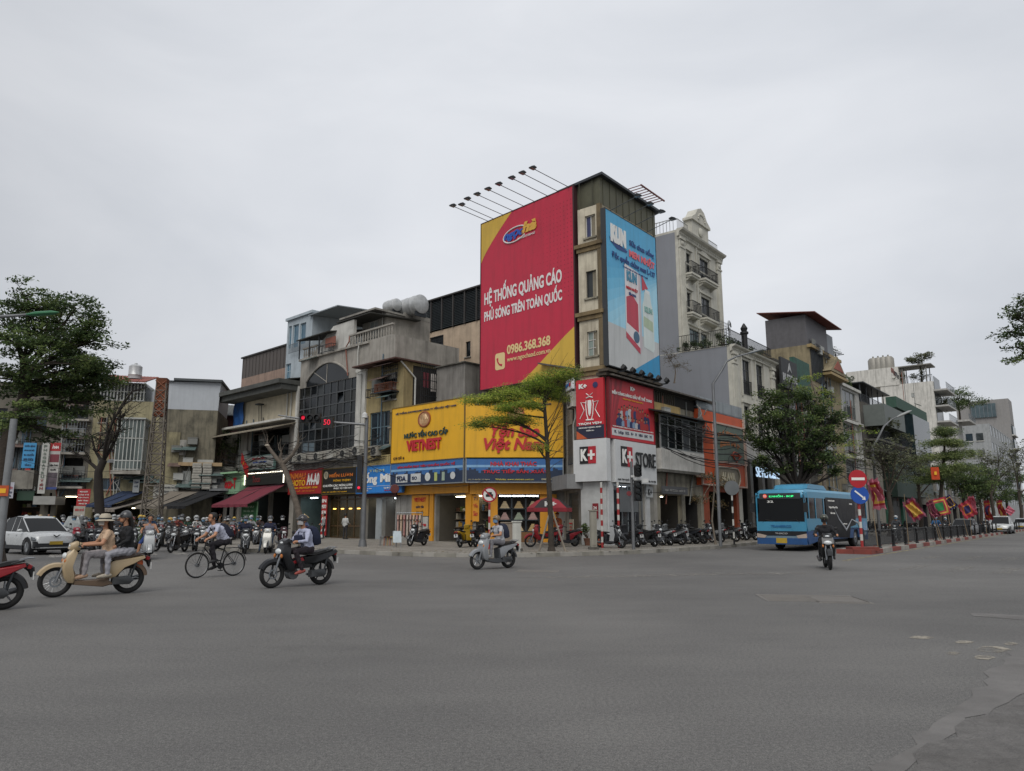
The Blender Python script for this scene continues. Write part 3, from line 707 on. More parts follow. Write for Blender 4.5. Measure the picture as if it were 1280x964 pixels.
# shops
s1 = g.rect(371,621,406,672); s2 = g.rect(410,619,450,674)
g.shop(s1[0],s1[1],.15,s1[3],mat('52605d',.7),3.5,3,True,lit=LITC,seed=4)
g.hole(s2[0],s2[1],.15,s2[3]); WOOD = mat('4b3a24',.45,var=.3,scale=4);
dr = MB(); gw = MB(); n = 4
for i in range(n+1):
 x = s2[0]+(s2[1]-s2[0])*i/n; dr.box(x-.05,x+.05,.2,.3,.15,s2[3])
for z in (.17,1.0,2.9,s2[3]-.05): dr.box(s2[0],s2[1],.21,.29,z-.05,z+.05)
dw = g.part('doors',dr,WOOD)
for i in range(n):
 a = s2[0]+(s2[1]-s2[0])*i/n; MB().box(a+.06,a+(s2[1]-s2[0])/n-.06,.24,.26,.2,s2[3]-.1).build('pane',mat('3a3322',.15,var=.4,scale=1),dw)
lt = MB()
for i in range(n):
 for z in (2.2,3.25):
  a = s2[0]+(s2[1]-s2[0])*(i+.5)/n; lt.box(a-.16,a+.16,.2,.23,z,z+.06)
lt.build('lamp_strip',lamp('ffc95a',4),dw)
g.wall(0,W9,.15,sh-.004,DWALL,depth=7,name='shop_wall')
RED = sheet('9a2022'); YEL = sheet('e0a412'); YT = mat('d9a520',.5,var=0); WT = mat('dcdcd8',.5,var=0); RT = mat('b3202a',.5,var=0); NT = mat('1c2b4a',.5,var=0); OT = mat('c8702a',.5,var=0)
sg,w,h = signboard(g,(g.uv(366,600)[0],g.uv(407,600)[0]-.04,g.uv(386,617)[1],g.uv(386,588)[1]),-.32,'red copy-shop sign reading INMAU PHOTO A4-A0 in yellow and white',RED,border=mat('7a1a1c',.5))
text('INMAU',.12,h*.62,w*.5,h*.27,-.02,OT,sg,.02); text('PHOTO',.12,h*.33,w*.5,h*.26,-.02,YT,sg,.03); text('A4-A0',w*.57,h*.34,w*.37,h*.5,-.02,WT,sg,.03)
text('IN NHANH - PHOTOCOPY - SCAN',.15,h*.2,w*.86,h*.08,-.02,YT,sg,.02); text('ĐÓNG SỔ - ÉP PLASTIC',.15,h*.07,w*.8,h*.08,-.02,OT,sg,.02)
sg,w,h = signboard(g,(g.uv(408,600)[0],g.uv(451,600)[0],g.uv(430,617)[1],g.uv(430,586)[1]),-.3,'black shop sign with gold heading, round emblem and lines of white lettering',mat('17140f',.4),border=mat('6b5a2c',.4,.5))
MB().lathe([(.28,-.02),(.28,-.04),(.22,-.04),(.22,-.02)],20,(.45,0,h*.76),'y').build('emblem',mat('b9b29a',.5),sg)
text('MIẾN LƯƠN',.9,h*.66,w*.68,h*.2,-.02,OT,sg,.03); text('ĐÔNG THỊNH',w*.32,h*.46,w*.5,h*.12,-.02,YT,sg,.02); text('CHUYÊN CÁC MÓN LƯƠN',.1,h*.28,w*.86,h*.11,-.02,WT,sg,.02)
text('PHỤC VỤ TẬN NƠI',w*.35,h*.16,w*.52,h*.1,-.02,WT,sg,.02); text('ĐC: 87 QUỐC TỬ GIÁM',.1,h*.04,w*.7,h*.07,-.02,YT,sg,.015)
sg,w,h = signboard(g,(g.uv(406.5,650)[0],g.uv(413,650)[0],.3,g.uv(409,620)[1]),-.35,'tall narrow red price banner with white lines between the two shop doors',RED,th=.05,cat='banner',name='banner')
for k in range(9): text(('IN','PHOTO','SCAN','A4','MÀU','A0','BÌA','SÁCH','ẢNH')[k],.08,h-.5-k*.42,w-.16,.26,-.01,WT,sg,.02)
# --- ochre building
o = Bld('ochre_building','ochre plaster building with a small louvred window, plant ledge and caged side balcony',PL(453),PL(500),10); Wd = o.W
zt = o.uv(475,458)[1]; zs = o.uv(480,582)[1]
r_ = o.rect(465,474,472.5,490); o.window(*r_,2,4,DSTEEL,GLASS,fw=.03)
r_ = o.rect(462,515,487,557); o.window(r_[0],r_[1],r_[2],r_[3],3,2,mat('5a6f78',.5),[GLASSB,glass('1a2329')],split=[.55],sill=True)
r_ = o.rect(487.3,515,497,533); o.window(*r_,1,1,mat('5a6f78',.5),GLASSB,fw=.05)
r_ = o.rect(480,461,498,503); o.window(r_[0],r_[1]-.2,r_[2]+.2,r_[3]-.3,2,2,DSTEEL,GLASS)
o.wall(0,Wd,zs,zt,OCH,depth=10)
r2 = o.rect(478,486,499,487)
ldg = MB().box(r2[0],r2[1],-.7,0,r2[2]-.3,r2[2]-.2).build('plant_ledge',DSTEEL,o.root); o.railing(r2[0],r2[1],r2[2]-.2,r2[2]+.35,-.68,RUST,returns=.6,parent=ldg)
o.railing(r2[0]+.1,r2[1],r2[2]+.4,r2[3]+1.9,-.2,DSTEEL,step=.2,mid=4,name='grille')
dmx,dmz = o.uv(492.5,545); MB().prism([(dmx-.3,dmz),(dmx,dmz-.48),(dmx+.3,dmz),(dmx,dmz+.48)],-.04,.01).prism([(dmx-.2,dmz),(dmx,dmz-.32),(dmx+.2,dmz),(dmx,dmz+.32)],-.06,-.03,m=1).build('diamond_vent',[GREYW,GLASSB],o.root)
zband = o.uv(476,573)[1]
MB().box(0,Wd,-.5,.002,zs-.004,zs+.14).build('ledge',OCH,o.root); bb = MB()
for k in range(22):
 x = k*Wd/22; bb.box(x+.02,x+Wd/22-.03,-.5,-.46,zs+.14,zs+.55+.03*(k % 2))
bb.box(0,Wd,-.52,-.44,zs+.58,zs+.66); bb.build('parapet_tiles',plaster('a9996b',.3,.3,key='pt'),o.root)
for px_,lab in ((453,'air conditioner box on the ochre wall just right of the white column'),(476,'dark-fronted air conditioner box on the ochre wall under the blue window')):
 air_con(o,o.uv(px_,565)[0],-.55,o.uv(px_,571)[1],lab,.8,.68,dirt=px_ == 476)
# roof eave: front and right-hand side with cage
MB().box(-.5,Wd+.3,-1.0,10.3,zt,zt+.1).build('roof',mat('4a322b',.8,var=.2),o.root)
o.pipe([(Wd+.05,-.3,zt-.05),(Wd+.15,.9,zt-1.1),(Wd+.15,.9,8.6)],.06,mat('b9b9b4',.5))
sideF = Bld('side','',o.w(Wd,0,0).xy,o.w(Wd,9,0).xy,4)
cg0 = .8; cg1 = depth_to(o,Wd,hx(546,480)); gz0 = 8.7; gz1 = zt-.2
cage = sideF.railing(cg0,cg1,gz0,gz1,-.9,DSTEEL,step=.16,mid=5,name='balcony_cage');
MB().box(cg0,cg1,-.95,0,gz0-.14,gz0).build('balcony_slab',DCONC,sideF.root)
for k,(c_,m_) in enumerate((('6a2c34',0),('b0aaa4',0),('30343a',0),('7b2c36',0),('c9c4bf',0),('3b4a58',0))):
 u = cg0+.4+k*.75; b = MB(); vs = []
 for i in range(7):
  for j in range(2): vs.append((u+i*.09,-.6+.05*math.sin(i*2+k),gz1-.5-j*(1.1+.15*(k % 3))))
 b.add(vs,[(2*i,2*i+1,2*i+3,2*i+2) for i in range(6)]); b.build('laundry',cloth(c_),sideF.root)
MB().box(cg0,cg1,-.02,.004,gz0,gz1).build('balcony_shade_panel',mat('2b2825',.8,var=.3),sideF.root)  # flat dark sheet on the wall; the balcony's inner shade is in its colour
merge_into(sideF,o.root)
# its shops
s1 = o.rect(456,623,474,674); s2 = o.rect(478,621,503,674)
o.shop(s1[0],s1[1]-.3,.15,s1[3],mat('4a4a48',.7),2.0,4,True,seed=9)
o.shop(s1[1]+.35,Wd-.5,.15,s2[3],mat('6b665e',.7),3.2,4,True,lit=LITC,seed=10)
o.wall(0,Wd,.15,zs-.006,plaster('8f8d88',.2,.2,key='shopgrey'),depth=6,name='shop_wall')
MB().box(s1[1]-.28,s1[1]+.32,-.08,.004,.15,s1[3]).build('pillar_cladding',mat('9aa0a2',.4,.2),o.root)
MB().box(-.0,Wd,-.35,-.02,s2[3]+.02,s2[3]+.2).build('fascia',mat('4b1f22',.6),o.root)
sg,w,h = signboard(o,(o.uv(455,600)[0]+.05,Wd+.9,o.uv(480,616)[1],o.uv(480,583.5)[1]),-.62,'bright blue shop sign reading TIEM Bong Min in white',sheet('2478c4'),border=mat('1a5a95',.4))
text('TIỆM',w*.28,h*.76,w*.34,h*.15,-.02,mat('b9c4a0',.5,var=0),sg,.0); text('Bống',w*.1,h*.28,w*.37,h*.5,-.02,WT,sg,.045); text('Min',w*.54,h*.38,w*.33,h*.32,-.02,WT,sg,.045)
MB().box(.1,w-.1,-.015,0,h*.24,h*.25).build('rule',WT,sg)
text('Add: 71 Quốc Tử Giám',.12,h*.13,w*.33,h*.06,-.02,WT,sg,.01); text('Đống Đa - Hà Nội',.12,h*.05,w*.25,h*.06,-.02,WT,sg,.01); text('Tel: 0912 34 17 71',w*.62,h*.13,w*.28,h*.06,-.02,WT,sg,.01); text('Bống Min Shop',w*.64,h*.04,w*.25,h*.06,-.02,RT,sg,.01)
# --- bird-nest shop with the yellow signs (two faces)
v1 = Bld('bird_nest_shop','low corner shop building with yellow pillars under huge yellow and blue signs',PL(500.5),P587,8); v2 = Bld('w','',P587,V2(3.1,45),7)
ZS = 8.75; OY = sheet('c98a1c');
a = v1.rect(516,618,538,676); b_ = v1.rect(545,619,587,676)
v1.shop(b_[0],b_[1]-.25,.15,b_[3],mat('5a564e',.7),2.0,4,True,seed=21)
v1.wall(0,v1.W,.15,8.4,plaster('8c8a85',.4,.4,key='vn'),sides=False)
c_ = v2.rect(622,618,675,676)
v2.shop(.35,c_[0]-.35,.15,c_[3],mat('5a4c3c',.7),1.6,4,True,seed=22)
v2.hole(c_[0],c_[1],.15,c_[3]); v2.wall(0,v2.W,.15,8.4,plaster('8c8a85',.4,.4,key='vn'),sides=False); MB().prism([(-5.5,5.5),(.02,.02),(v2.W,.02),(v2.W,6),(0,7)],8.3,8.39,'z').build('roof',DCONC,v2.root)
MB().box(0,v1.W+.1,-.3,-.004,a[3],3.7).build('fascia',OY,v1.root); MB().box(-.02,v2.W-.9,-.3,-.004,c_[3],3.7).build('fascia',OY,v2.root)
for x_,w_ in ((a[1]+.02,.35),(b_[1]-.25,.5)): MB().box(x_,x_+w_,-.12,-.004,.15,a[3]).build('pillar_cladding',OY if x_ > 3 else mat('b9b7b0',.5),v1.root)
for x_,w_ in ((c_[0]-.45,.45),(c_[1],1.0)): MB().box(x_,x_+w_,-.12,-.004,.15,c_[3]).build('pillar_cladding',OY,v2.root)
MB().box(c_[0],c_[1],-.05,.3,.15,.75).build('counter',mat('6b4a2a',.5),v2.root)
# display case of pyramids of boxes
dc = MB(); n = 3; dcm = mat('3b4348',.4,.4); cw = (c_[1]-c_[0])/n
for i in range(n+1): dc.box(c_[0]+cw*i-.04,c_[0]+cw*i+.04,.1,.2,.75,c_[3])
for z in (.78,1.45,2.12,2.8,c_[3]-.04): dc.box(c_[0],c_[1],.1,.6,z-.03,z+.03)
dsp = v2.part('display_case',dc,dcm); MB().box(c_[0],c_[1],.62,.66,.15,c_[3]).build('case_back',mat('3f3a36',.7),dsp)
pk = [mat(q,.5) for q in ('b49a6a','a98a84','c2b08c','8f9a86')]
for i in range(n):
 for j,z in enumerate((.81,1.48,2.15,2.83)):
  if z+.3 > c_[3]: continue
  g_ = MB()
  for q in range(5):
   ww = (cw-.3)*(1-q/6)/2; cx = c_[0]+cw*(i+.5); g_.box(cx-ww,cx+ww,.2,.5,z+q*.085,z+q*.085+.075)
  g_.build('boxed_goods',pk[(i*2+j) % 4],dsp)
MB().box(c_[0]+.1,c_[1]-.1,.25,.3,c_[3]-.12,c_[3]-.06).build('case_light',LITC,dsp)
merge_into(v2,v1.root)
vF = Frame(PL(500.5),P587); vG = Frame(P587,V2(3.1,45))
# posters beside the door
def small_sign(F,rect,y,lab,m,lines,cat='poster',name='poster',tm=None,th=.04,border=None):
 sg,w,h = signboard(F,rect,y,lab,m,cat,name,th,border,.03)
 for (t,fx,fz,fw_,fh,mm) in lines: text(t,w*fx,h*fz,w*fw_,h*fh,-.012,mm or tm,sg,.015)
 return sg,w,h
small_sign(vF,vF.rect(516,619,537,645),-.1,'orange poster reading VIETNEST beside the open shop door',OY,(('VIETNEST',.16,.68,.7,.2,RT),('NƯỚC YẾN',.28,.38,.45,.14,NT),('CAO CẤP',.3,.12,.42,.14,NT)))
small_sign(vF,vF.rect(516,646,536,670),-.1,'pale notice board of small pictures under the orange poster',mat('aaa9a2',.6),(('HOA QUẢ',.1,.7,.5,.14,OT),('Free',.62,.5,.3,.2,RT),('TƯ VẤN',.1,.4,.4,.1,NT),('TT',.66,.2,.2,.14,NT)))
small_sign(vG,vG.rect(590,619,599,652),-.14,'orange pillar poster with number 71 and Yen Sao lettering',OY,(('71',.25,.8,.5,.13,NT),('Yến',.2,.52,.6,.18,RT),('Sào',.2,.22,.6,.18,RT)))
# big signs
def emblem(sg,cx,cz,rx,rz):
 r = MB().lathe([(1,0),(1,-.05),(.86,-.07),(.8,-.05)],28,(0,0,0),'y'); r.v = [(cx+x*rx,y,cz+z*rz) for x,y,z in r.v]; e_ = r.build('emblem',mat('9a5a3c',.35,.5),sg,True)
 d = MB().lathe([(.8,-.05),(0.01,-.055)],28,(0,0,0),'y'); d.v = [(cx+x*rx,y,cz+z*rz) for x,y,z in d.v]; d.build('emblem_disc',mat('b58a62',.35,.4,var=.4,scale=3),e_,True)
 q = MB()
 for k in range(-2,3): q.path([(cx+k*rx*.22,-.06,cz-rz*.5),(cx+k*rx*.26+.03,-.06,cz),(cx+k*rx*.14,-.06,cz+rz*.55)],.02,4)
 q.build('emblem_relief',mat('d0b890',.4,.3),e_)
rc = vF.rect(501,505.5,587,575.5); SY = -.9
z_lo,z_hi = 5.12,8.72
sg,w,h = signboard(vF,(.0,vF.W+.35,z_lo,z_hi),SY,'left yellow sign with VIETNEST in red and NUOC YEN CAO CAP in dark letters',sheet('d9a41a'),border=mat('6f5a2a',.6),th=.3)
text('HỆ THỐNG SHOWROOM CÔNG TY YẾN SÀO VIỆT NAM',w*.06,h*.87,w*.84,h*.055,-.03,NT,sg,.03)
emblem(sg,w*.475,h*.73,.62,.52); text('NƯỚC YẾN CAO CẤP',w*.2,h*.42,w*.6,h*.13,-.04,mat('1d3b3a',.5,var=0),sg,.03,.03); text('VIETNEST',w*.235,h*.18,w*.48,h*.2,-.04,RT,sg,.045,.03); text('CƠ SỞ 6',w*.04,h*.055,w*.16,h*.06,-.03,mat('3a1a14',.5,var=0),sg,.03)
sg2,w,h = signboard(vG,(-.3,vG.W-.05,z_lo,z_hi),SY,'right yellow sign reading Yen Sao Viet Nam in red script behind the tree',sheet('d9a41a'),border=mat('6f5a2a',.6),th=.3)
text('HỆ THỐNG SHOWROOM CÔNG TY YẾN SÀO VIỆT NAM',w*.1,h*.87,w*.78,h*.055,-.03,NT,sg2,.03)
emblem(sg2,w*.52,h*.72,.52,.5); text('Yến Sào',w*.26,h*.34,w*.5,h*.26,-.04,RT,sg2,.035,.03,.25); text('Việt Nam',w*.19,h*.07,w*.62,h*.27,-.04,RT,sg2,.035,.03,.25)
bl = sheet('30639c');
def blue_sign(F,x0,x1,lab):
 sg,w,h = signboard(F,(x0,x1,3.68,5.06),SY,lab,bl,border=mat('8f9496',.4,.6),th=.25)
 q = MB()
 for k in range(40):
  a = w*k/40; hh = h*(.5+.08*math.sin(k*.9)+.05*math.sin(k*2.3)); q.add([(a,-.006,0),(a+w/40,-.006,0),(a+w/40,-.006,hh),(a,-.006,hh)],[(0,1,2,3)])
 q.build('printed_sea',sheet('1b2c46'),sg); q = MB(); q.box(0,w,-.008,-.002,h*.62,h*.72); q.build('printed_haze',sheet('7aa3c6'),sg); return sg,w,h
sg,w,h = blue_sign(vF,.05,vF.W+.3,'left blue product sign with red heading and a row of seals, one reading FDA')
text('SẢN PHẨM ĐẠT TIÊU CHUẨN QUỐC TẾ',w*.1,h*.74,w*.8,h*.16,-.02,RT,sg,.03)
for k,(fx,fw_,c) in enumerate(((.08,.17,'b9bcbc'),(.3,.14,'b9bcbc'),(.5,.075,'c4c8c6'),(.63,.035,'a6b06a'),(.73,.035,'90a090'),(.84,.065,'b9bcbc'))):
 if k in (2,5): MB().lathe([(w*fw_*.5,-.03),(.01,-.035)],18,(w*(fx+fw_/2),0,h*.3),'y').build('seal',mat(c,.5),sg)
 else: MB().box(w*fx,w*(fx+fw_),-.03,0,h*.1,h*.48).build('seal',mat(c,.5),sg)
text('FDA',w*.1,h*.16,w*.13,h*.24,-.035,NT,sg,.03); text('ISO',w*.32,h*.2,w*.07,h*.15,-.035,NT,sg,.02)
sg,w,h = blue_sign(vG,-.2,vG.W-.1,'right blue sign reading NHA KHAI THAC TRUC TIEP SAN XUAT in red')
text('NHÀ KHAI THÁC',w*.25,h*.68,w*.48,h*.22,-.03,RT,sg,.03); text('TRỰC TIẾP SẢN XUẤT',w*.17,h*.33,w*.68,h*.24,-.03,RT,sg,.03)
text('ĐC: 71 QUỐC TỬ GIÁM',w*.02,h*.07,w*.22,h*.07,-.02,mat('c9c2a0',.5,var=0),sg,.01); text('Website: www.vietnest.com.vn',w*.3,h*.07,w*.4,h*.07,-.02,mat('d0c050',.5,var=0),sg,.01); text('0988 388 323',w*.78,h*.07,w*.15,h*.07,-.02,mat('c9c2a0',.5,var=0),sg,.01)
# grey wall and rooftop parts between the ochre house and the billboard
bk = Bld('rear_house','plain grey stained wall behind the left yellow sign',vF.w(1.7,2.2,0).xy,vF.w(5.0,2.2,0).xy,5)
x_ = bk.rect(545,457,581,505); bk.wall(x_[0],x_[1],6,bk.uv(563,457)[1],plaster('807d78',.3,.6,key='rh'),depth=3)
MB().box(x_[0]-.1,x_[1]+.1,-.15,3.1,bk.uv(563,457)[1],bk.uv(563,457)[1]+.08).build('coping',DCONC,bk.root)
pb = Bld('peach_building','tall peach-walled building with a long louvred steel attic',PL(548)+V2(.688,.725)*10,PL(548)+V2(.688,.725)*10-LD*12,12)
X = pb.rect(538,400,606,500); ztw = pb.uv(570,408)[1]; zlt = pb.uv(540,377)[1]
q = pb.rect(538,421,554,457); pb.window(q[0],q[1],q[2],q[3],1,1,DSTEEL,mat('26282a',.6),rec=.1); pb.railing(q[0],q[1],q[2],q[3],-.05,DSTEEL,step=.18,mid=9,name='window_grille')
q = pb.rect(582,427,588,446); pb.window(*q,1,1,DSTEEL,GLASS)
pb.wall(X[0]-1,X[1]+2,4,ztw,PEACH,depth=10)
lz0 = ztw; lx0 = pb.uv(527,395)[0]; lx1 = X[1]+2
lv = MB()
for k in range(19):
 z = lz0+.12+k*(zlt-lz0-.1)/19; lv.add([(lx0,-.12,z),(lx1,-.12,z),(lx1,.06,z+.16),(lx0,.06,z+.16)],[(0,1,2,3)])
pb.part('louvres',lv,mat('4f5558',.5,.4)); fr = MB()
for k in range(8): x = lx0+(lx1-lx0)*k/7; fr.box(x-.05,x+.05,-.18,.1,lz0,zlt)
fr.box(lx0-.1,lx1,-.25,6,zlt,zlt+.12); pb.part('attic_frame',fr,mat('3b3836',.6)); MB().box(lx0+.1,lx1,.3,6,lz0,zlt-.02).build('attic_core',mat('33383b',.7),pb.root)
# ------------------------------------------------------------------ corner building
kb = Bld('corner_building','corner building with dirty white upper walls and an olive metal roof shed, wrapped in signs',C0,PRt(5.6),8)
TOPZ = 18.3
s_ = kb.rect(741,607,795,680)
kb.shop(.5,3.9,.15,3.45,mat('45464a',.6),1.7,3,True,lit=LITC,seed=31)
kb.wall(0,5.6,.15,9.5,plaster('9b9890',.4,.5,key='kw'),sides=False)
MB().box(.0,.5,-.12,-.004,.15,3.5).box(4.1,4.5,-.12,-.004,.15,3.5).build('pillar_cladding',mat('b5b7b7',.5),kb.root)
dd = MB(); dd.box(.52,3.9,.02,.1,3.3,3.44)
for x in (.52,1.6,2.2,2.8,3.84): dd.box(x,x+.06,.02,.1,.15,3.3)
dd.build('door_frame',mat('9fa5a8',.3,.7),kb.root); MB().box(1.66,2.2,.05,.07,.2,3.28).build('pane',glass('2b3033',alpha=1),kb.root); MB().box(.58,1.6,.05,.07,1.95,3.28).build('pane',glass('3a4145'),kb.root)
for x in (2.62,2.95): MB().tube((x,-.03,.8),(x,-.03,2.4),.02).build('door_handle',CHROME,kb.root)
kb.box('banner_cloth',1.0,3.0,-.2,-.19,1.9,3.1,mat('5d6062',.7))
# narrow side with windows
kc = Bld('w','',P1,C0,6); kc.w_ = kc.W
for (yt,yb,nx_,nz_,m1,m2) in ((268,296,2,1,WHT,mat('33385a',.3)),(338,372,1,1,DSTEEL,mat('2a2e30',.5)),(414,445,2,3,WHT,mat('7d8a84',.25))):
 zz = kc.uv(740,(yb))[1],kc.uv(740,yt)[1]; kc.window(.5,1.2,zz[0],zz[1],nx_,nz_,m1,m2,fw=.05,trim=OLDW)
zsh = kc.uv(738,258)[1]
kc.wall(0,kc.W,.15,zsh,plaster('c0b8a4',.35,.55,key='kcw',stainc='4a3a28'),sides=False)
for py_ in (306,392,462):
 z = kc.uv(740,py_)[1]; MB().box(-.15,kc.W+.12,-.22,.1,z-.1,z+.12).box(-.05,kc.W+.02,-.12,.1,z-.35,z-.1).build('cornice',plaster('7d6c4e',.6,.6,key='cor',stainc='2a2018'),kc.root)
MB().box(kc.W-.22,kc.W+.05,-.1,.1,9.9,zsh).build('corner_trim',plaster('6e6048',.7,.7,key='ctr'),kc.root)
MB().box(-.02,kc.W+.02,-.1,-.004,.15,3.5).build('pillar_cladding',mat('b0b2b0',.5,stain=.25),kc.root)
merge_into(kc,kb.root)
# upper mass behind the two billboards
um = MB(); RA = V2(3.7,41.7); RB = V2(-1.95,47.6); RC = RB + V2(.688,.725)*3
def loc2(B_,p): q = V2(p[0],p[1]) - B_.A; return (q.dot(B_.d),q.dot(B_.n))
poly = [loc2(kb,p) for p in (C0+RD*.0+LD*-.0,C0+RD*6.3,C0+RD*6.3+V2(-.777,.629)*9.5,RB+V2(.5,.6),RB,RA)]
um.prism(poly,9.52,zsh-.01,'z'); um.build('upper_wall',plaster('8a8270',.5,.6,key='um'),kb.root)
sh_ = MB(); pl2 = [loc2(kb,p) for p in (C0,C0+RD*6.6,C0+RD*6.6+V2(-.777,.629)*5.5,P1+LD*1.0+V2(-.1,.6))]
zt = kb.uv(*((754,221)))[1]
sh_.prism(pl2,zsh-.0,zt-.15,'z'); OLV = mat('5b5a48',.55,.3,var=.12,stain=.35,streak=.3,key='olv'); shed = sh_.build('roof_shed',OLV,kb.root)
rb = MB()
for k in range(9):
 x = .3+k*.75; rb.box(x-.02,x+.02,-.03,.0,zsh,zt-.15)
for k in range(2): rb.box(-.02,-.0,.5+k*.9,.54+k*.9,zsh,zt-.15)
rb.build('shed_rib',mat('4a493a',.5,.3),shed)
MB().prism([(a-(.25 if i in (0,3) else -.3),b-(.3 if i in (0,1) else -.2)) for i,(a,b) in enumerate(pl2)],zt-.15,zt,'z').build('shed_roof',mat('3f4246',.5,.4),shed)
MB().box(-.45,5.8,-.55,.1,9.45,9.6).box(-.35,13.9,-.35,.3,9.25,9.44).build('eave',plaster('4a4238',.7,.7,key='eave'),kb.root)
# side wall strip towards the yellow signs
ks = Bld('w','',V2(3.1,45),P1,3); ks.hole(1.2,3.3,.15,3.0); ks.wall(0,ks.W,.15,9.5,plaster('8f8c84',.7,.75,key='ksw',stainc='2f2c27'),sides=False)
shm = MB()
for k in range(24): shm.box(1.2,3.3,.12,.15+.03*(k % 2),.17+k*.118,.17+(k+1)*.118-.012)
shm.build('roller_shutter',mat('545a58',.5,.4),ks.root); MB().box(.3,ks.W+.15,-.9,0,3.15,3.95).build('canopy',plaster('7f8080',.3,.2,key='cnp'),ks.root)
ks.railing(1.6,2.8,4.6,6.9,-.1,DSTEEL,step=.16,name='window_grille'); ks.pipe([(3.4,-.12,9),(3.4,-.12,7.2),(3.2,-.2,6.8),(3.2,-.2,4)],.05)
ks.pipe([(2.9,-.1,9),(3.0,-.16,5.5),(3.6,-.16,5.1),(3.6,-.16,4)],.035,BLACK,'cable')
merge_into(ks,kb.root)
ksF = Frame(V2(3.1,45),P1)
air_con(ksF,2.9,-.15,7.75,'air conditioner box on the old wall beside the corner, under a small white sign',1.0,.85)
sg,w,h = signboard(ksF,(2.75,4.0,8.75,9.35),-.5,'small white sign with blue and red script above the air conditioner',mat('c4c8ca',.5)); text('ngọc hà',w*.08,h*.25,w*.55,h*.5,-.02,mat('2a6aa8',.5,var=0),sg,.04,shear=.3); text('ad',w*.66,h*.25,w*.25,h*.5,-.02,RT,sg,.04,shear=.3)
# red billboard
RBF = Frame(V2(-2.05,47.1),V2(3.6,41.2)); W = RBF.W; ZB,ZT = 9.7,21.0; H = ZT-ZB
rbb = RBF.thing('billboard','giant red billboard with yellow corners reading HE THONG QUANG CAO and a phone number','billboard',0,0,ZB)
REDB = sheet('b8243e',key='redb'); YB = sheet('c9a53e',key='yb')
MB().box(0,W,0,.25,0,H).build('panel',REDB,rbb)
c1 = [(.003,H-.003)] + [(W*.37*math.cos(t)**1.0,H - H*.235*0 - H*.245*math.sin(t)) for t in [math.pi/2*k/10 for k in range(11)]]
def arcpoly(pts,y,m,nm): MB().add([(a,y,b) for a,b in pts],[tuple(range(len(pts)))]).build(nm,m,rbb)
c1 = [(.003,H-.003),(.003,H*.755)] + [(W*.36*(t/8)**1.25,H*.755 + (H*.245-.003)*(t/8)) for t in range(1,9)]
arcpoly(c1,-.006,YB,'printed_corner')
c2 = [(W-.003,.003),(W-.003,H*.24)] + [(W-(W*.55)*(t/8)**.9,H*.24*(1-t/8)**1.15+.003) for t in range(1,9)]
arcpoly(c2[::-1],-.006,YB,'printed_corner')
dt = MB(); DR = sheet('8f1a30',key='dot')
for i in range(16):
 for j in range(22):
  x = W*.98 - i*.28; z = H*.93-j*.28
  if x/W*.8 + z/H*.45 > .83 + .1*math.sin(i*7+j*3): s2_ = .05*(1-i/20); dt.add([(x-s2_,-.006,z),(x,-.006,z-s2_),(x+s2_,-.006,z),(x,-.006,z+s2_)],[(0,1,2,3)])
dt.build('printed_dots',DR,rbb)
WB = mat('d9d6d4',.5,var=0)
text('HỆ THỐNG QUẢNG CÁO',W*.045,H*.475,W*.84,H*.13,-.01,WB,rbb,.03)
text('PHỦ SÓNG TRÊN TOÀN QUỐC',W*.045,H*.385,W*.84,H*.1,-.01,WB,rbb,.03)
CRM = mat('d9c08a',.5,var=0)
text('0986.368.368',W*.31,H*.17,W*.455,H*.055,-.01,CRM,rbb,.03); text('www.ngochaad.com.vn',W*.31,H*.122,W*.455,H*.034,-.01,CRM,rbb,.01)
ic = MB(); rr_ = .16; x0,x1,z0,z1 = W*.175,W*.285,H*.095,H*.19
pp = []
for cx,cz,a0 in ((x1-rr_,z1-rr_,0),(x0+rr_,z1-rr_,90),(x0+rr_,z0+rr_,180),(x1-rr_,z0+rr_,270)):
 for k in range(5): t = R(a0+k*22.5); pp.append((cx+rr_*math.cos(t),-.012,cz+rr_*math.sin(t)))
ic.add(pp,[tuple(range(len(pp)))[::-1]]); icon = ic.build('phone_icon',CRM,rbb)
ph = MB(); cx,cz = (x0+x1)/2,(z0+z1)/2
ph.path([(cx-.24,-.02,cz+.22),(cx-.2,-.02,cz-.02),(cx-.05,-.02,cz-.2),(cx+.2,-.02,cz-.28)],[.09,.06,.06,.09],6,flat=.15,up=(0,1,0)); ph.build('handset',REDB,icon)
lg = MB(); e_ = [(W*.4+W*.13*math.cos(t),-.03,H*.855+H*.042*math.sin(t)+(W*.13*math.cos(t))*.05) for t in [R(40+k*15) for k in range(0,20)]]
lg.path(e_,.05,6); lg.build('logo_ring',WB,rbb); text('ngọc',W*.27,H*.825,W*.23,H*.055,-.04,mat('2350a8',.5,var=0),rbb,.05,shear=.3); text('hà',W*.47,H*.84,W*.17,H*.065,-.04,mat('d0a040',.5,var=0),rbb,.06,shear=.3); text('ADVERTISING',W*.42,H*.815,W*.2,H*.012,-.03,WB,rbb,.01,shear=.3)
fr = MB(); fr.box(-.06,0,-.03,.25,-.06,H+.06); fr.box(W,W+.1,-.04,.4,-.06,H+.06); fr.box(0,W,-.02,.25,H,H+.06); fr.box(0,W,-.02,.25,-.06,0); fr.build('frame',mat('3a1e22',.6),rbb)
bs = MB()
for k in range(5):
 for z in (1,4,7,10): bs.box(W*k/4*.97,W*k/4*.97+.1,.25,.9,z,z+.1)
bs.build('bracket',DSTEEL,rbb)
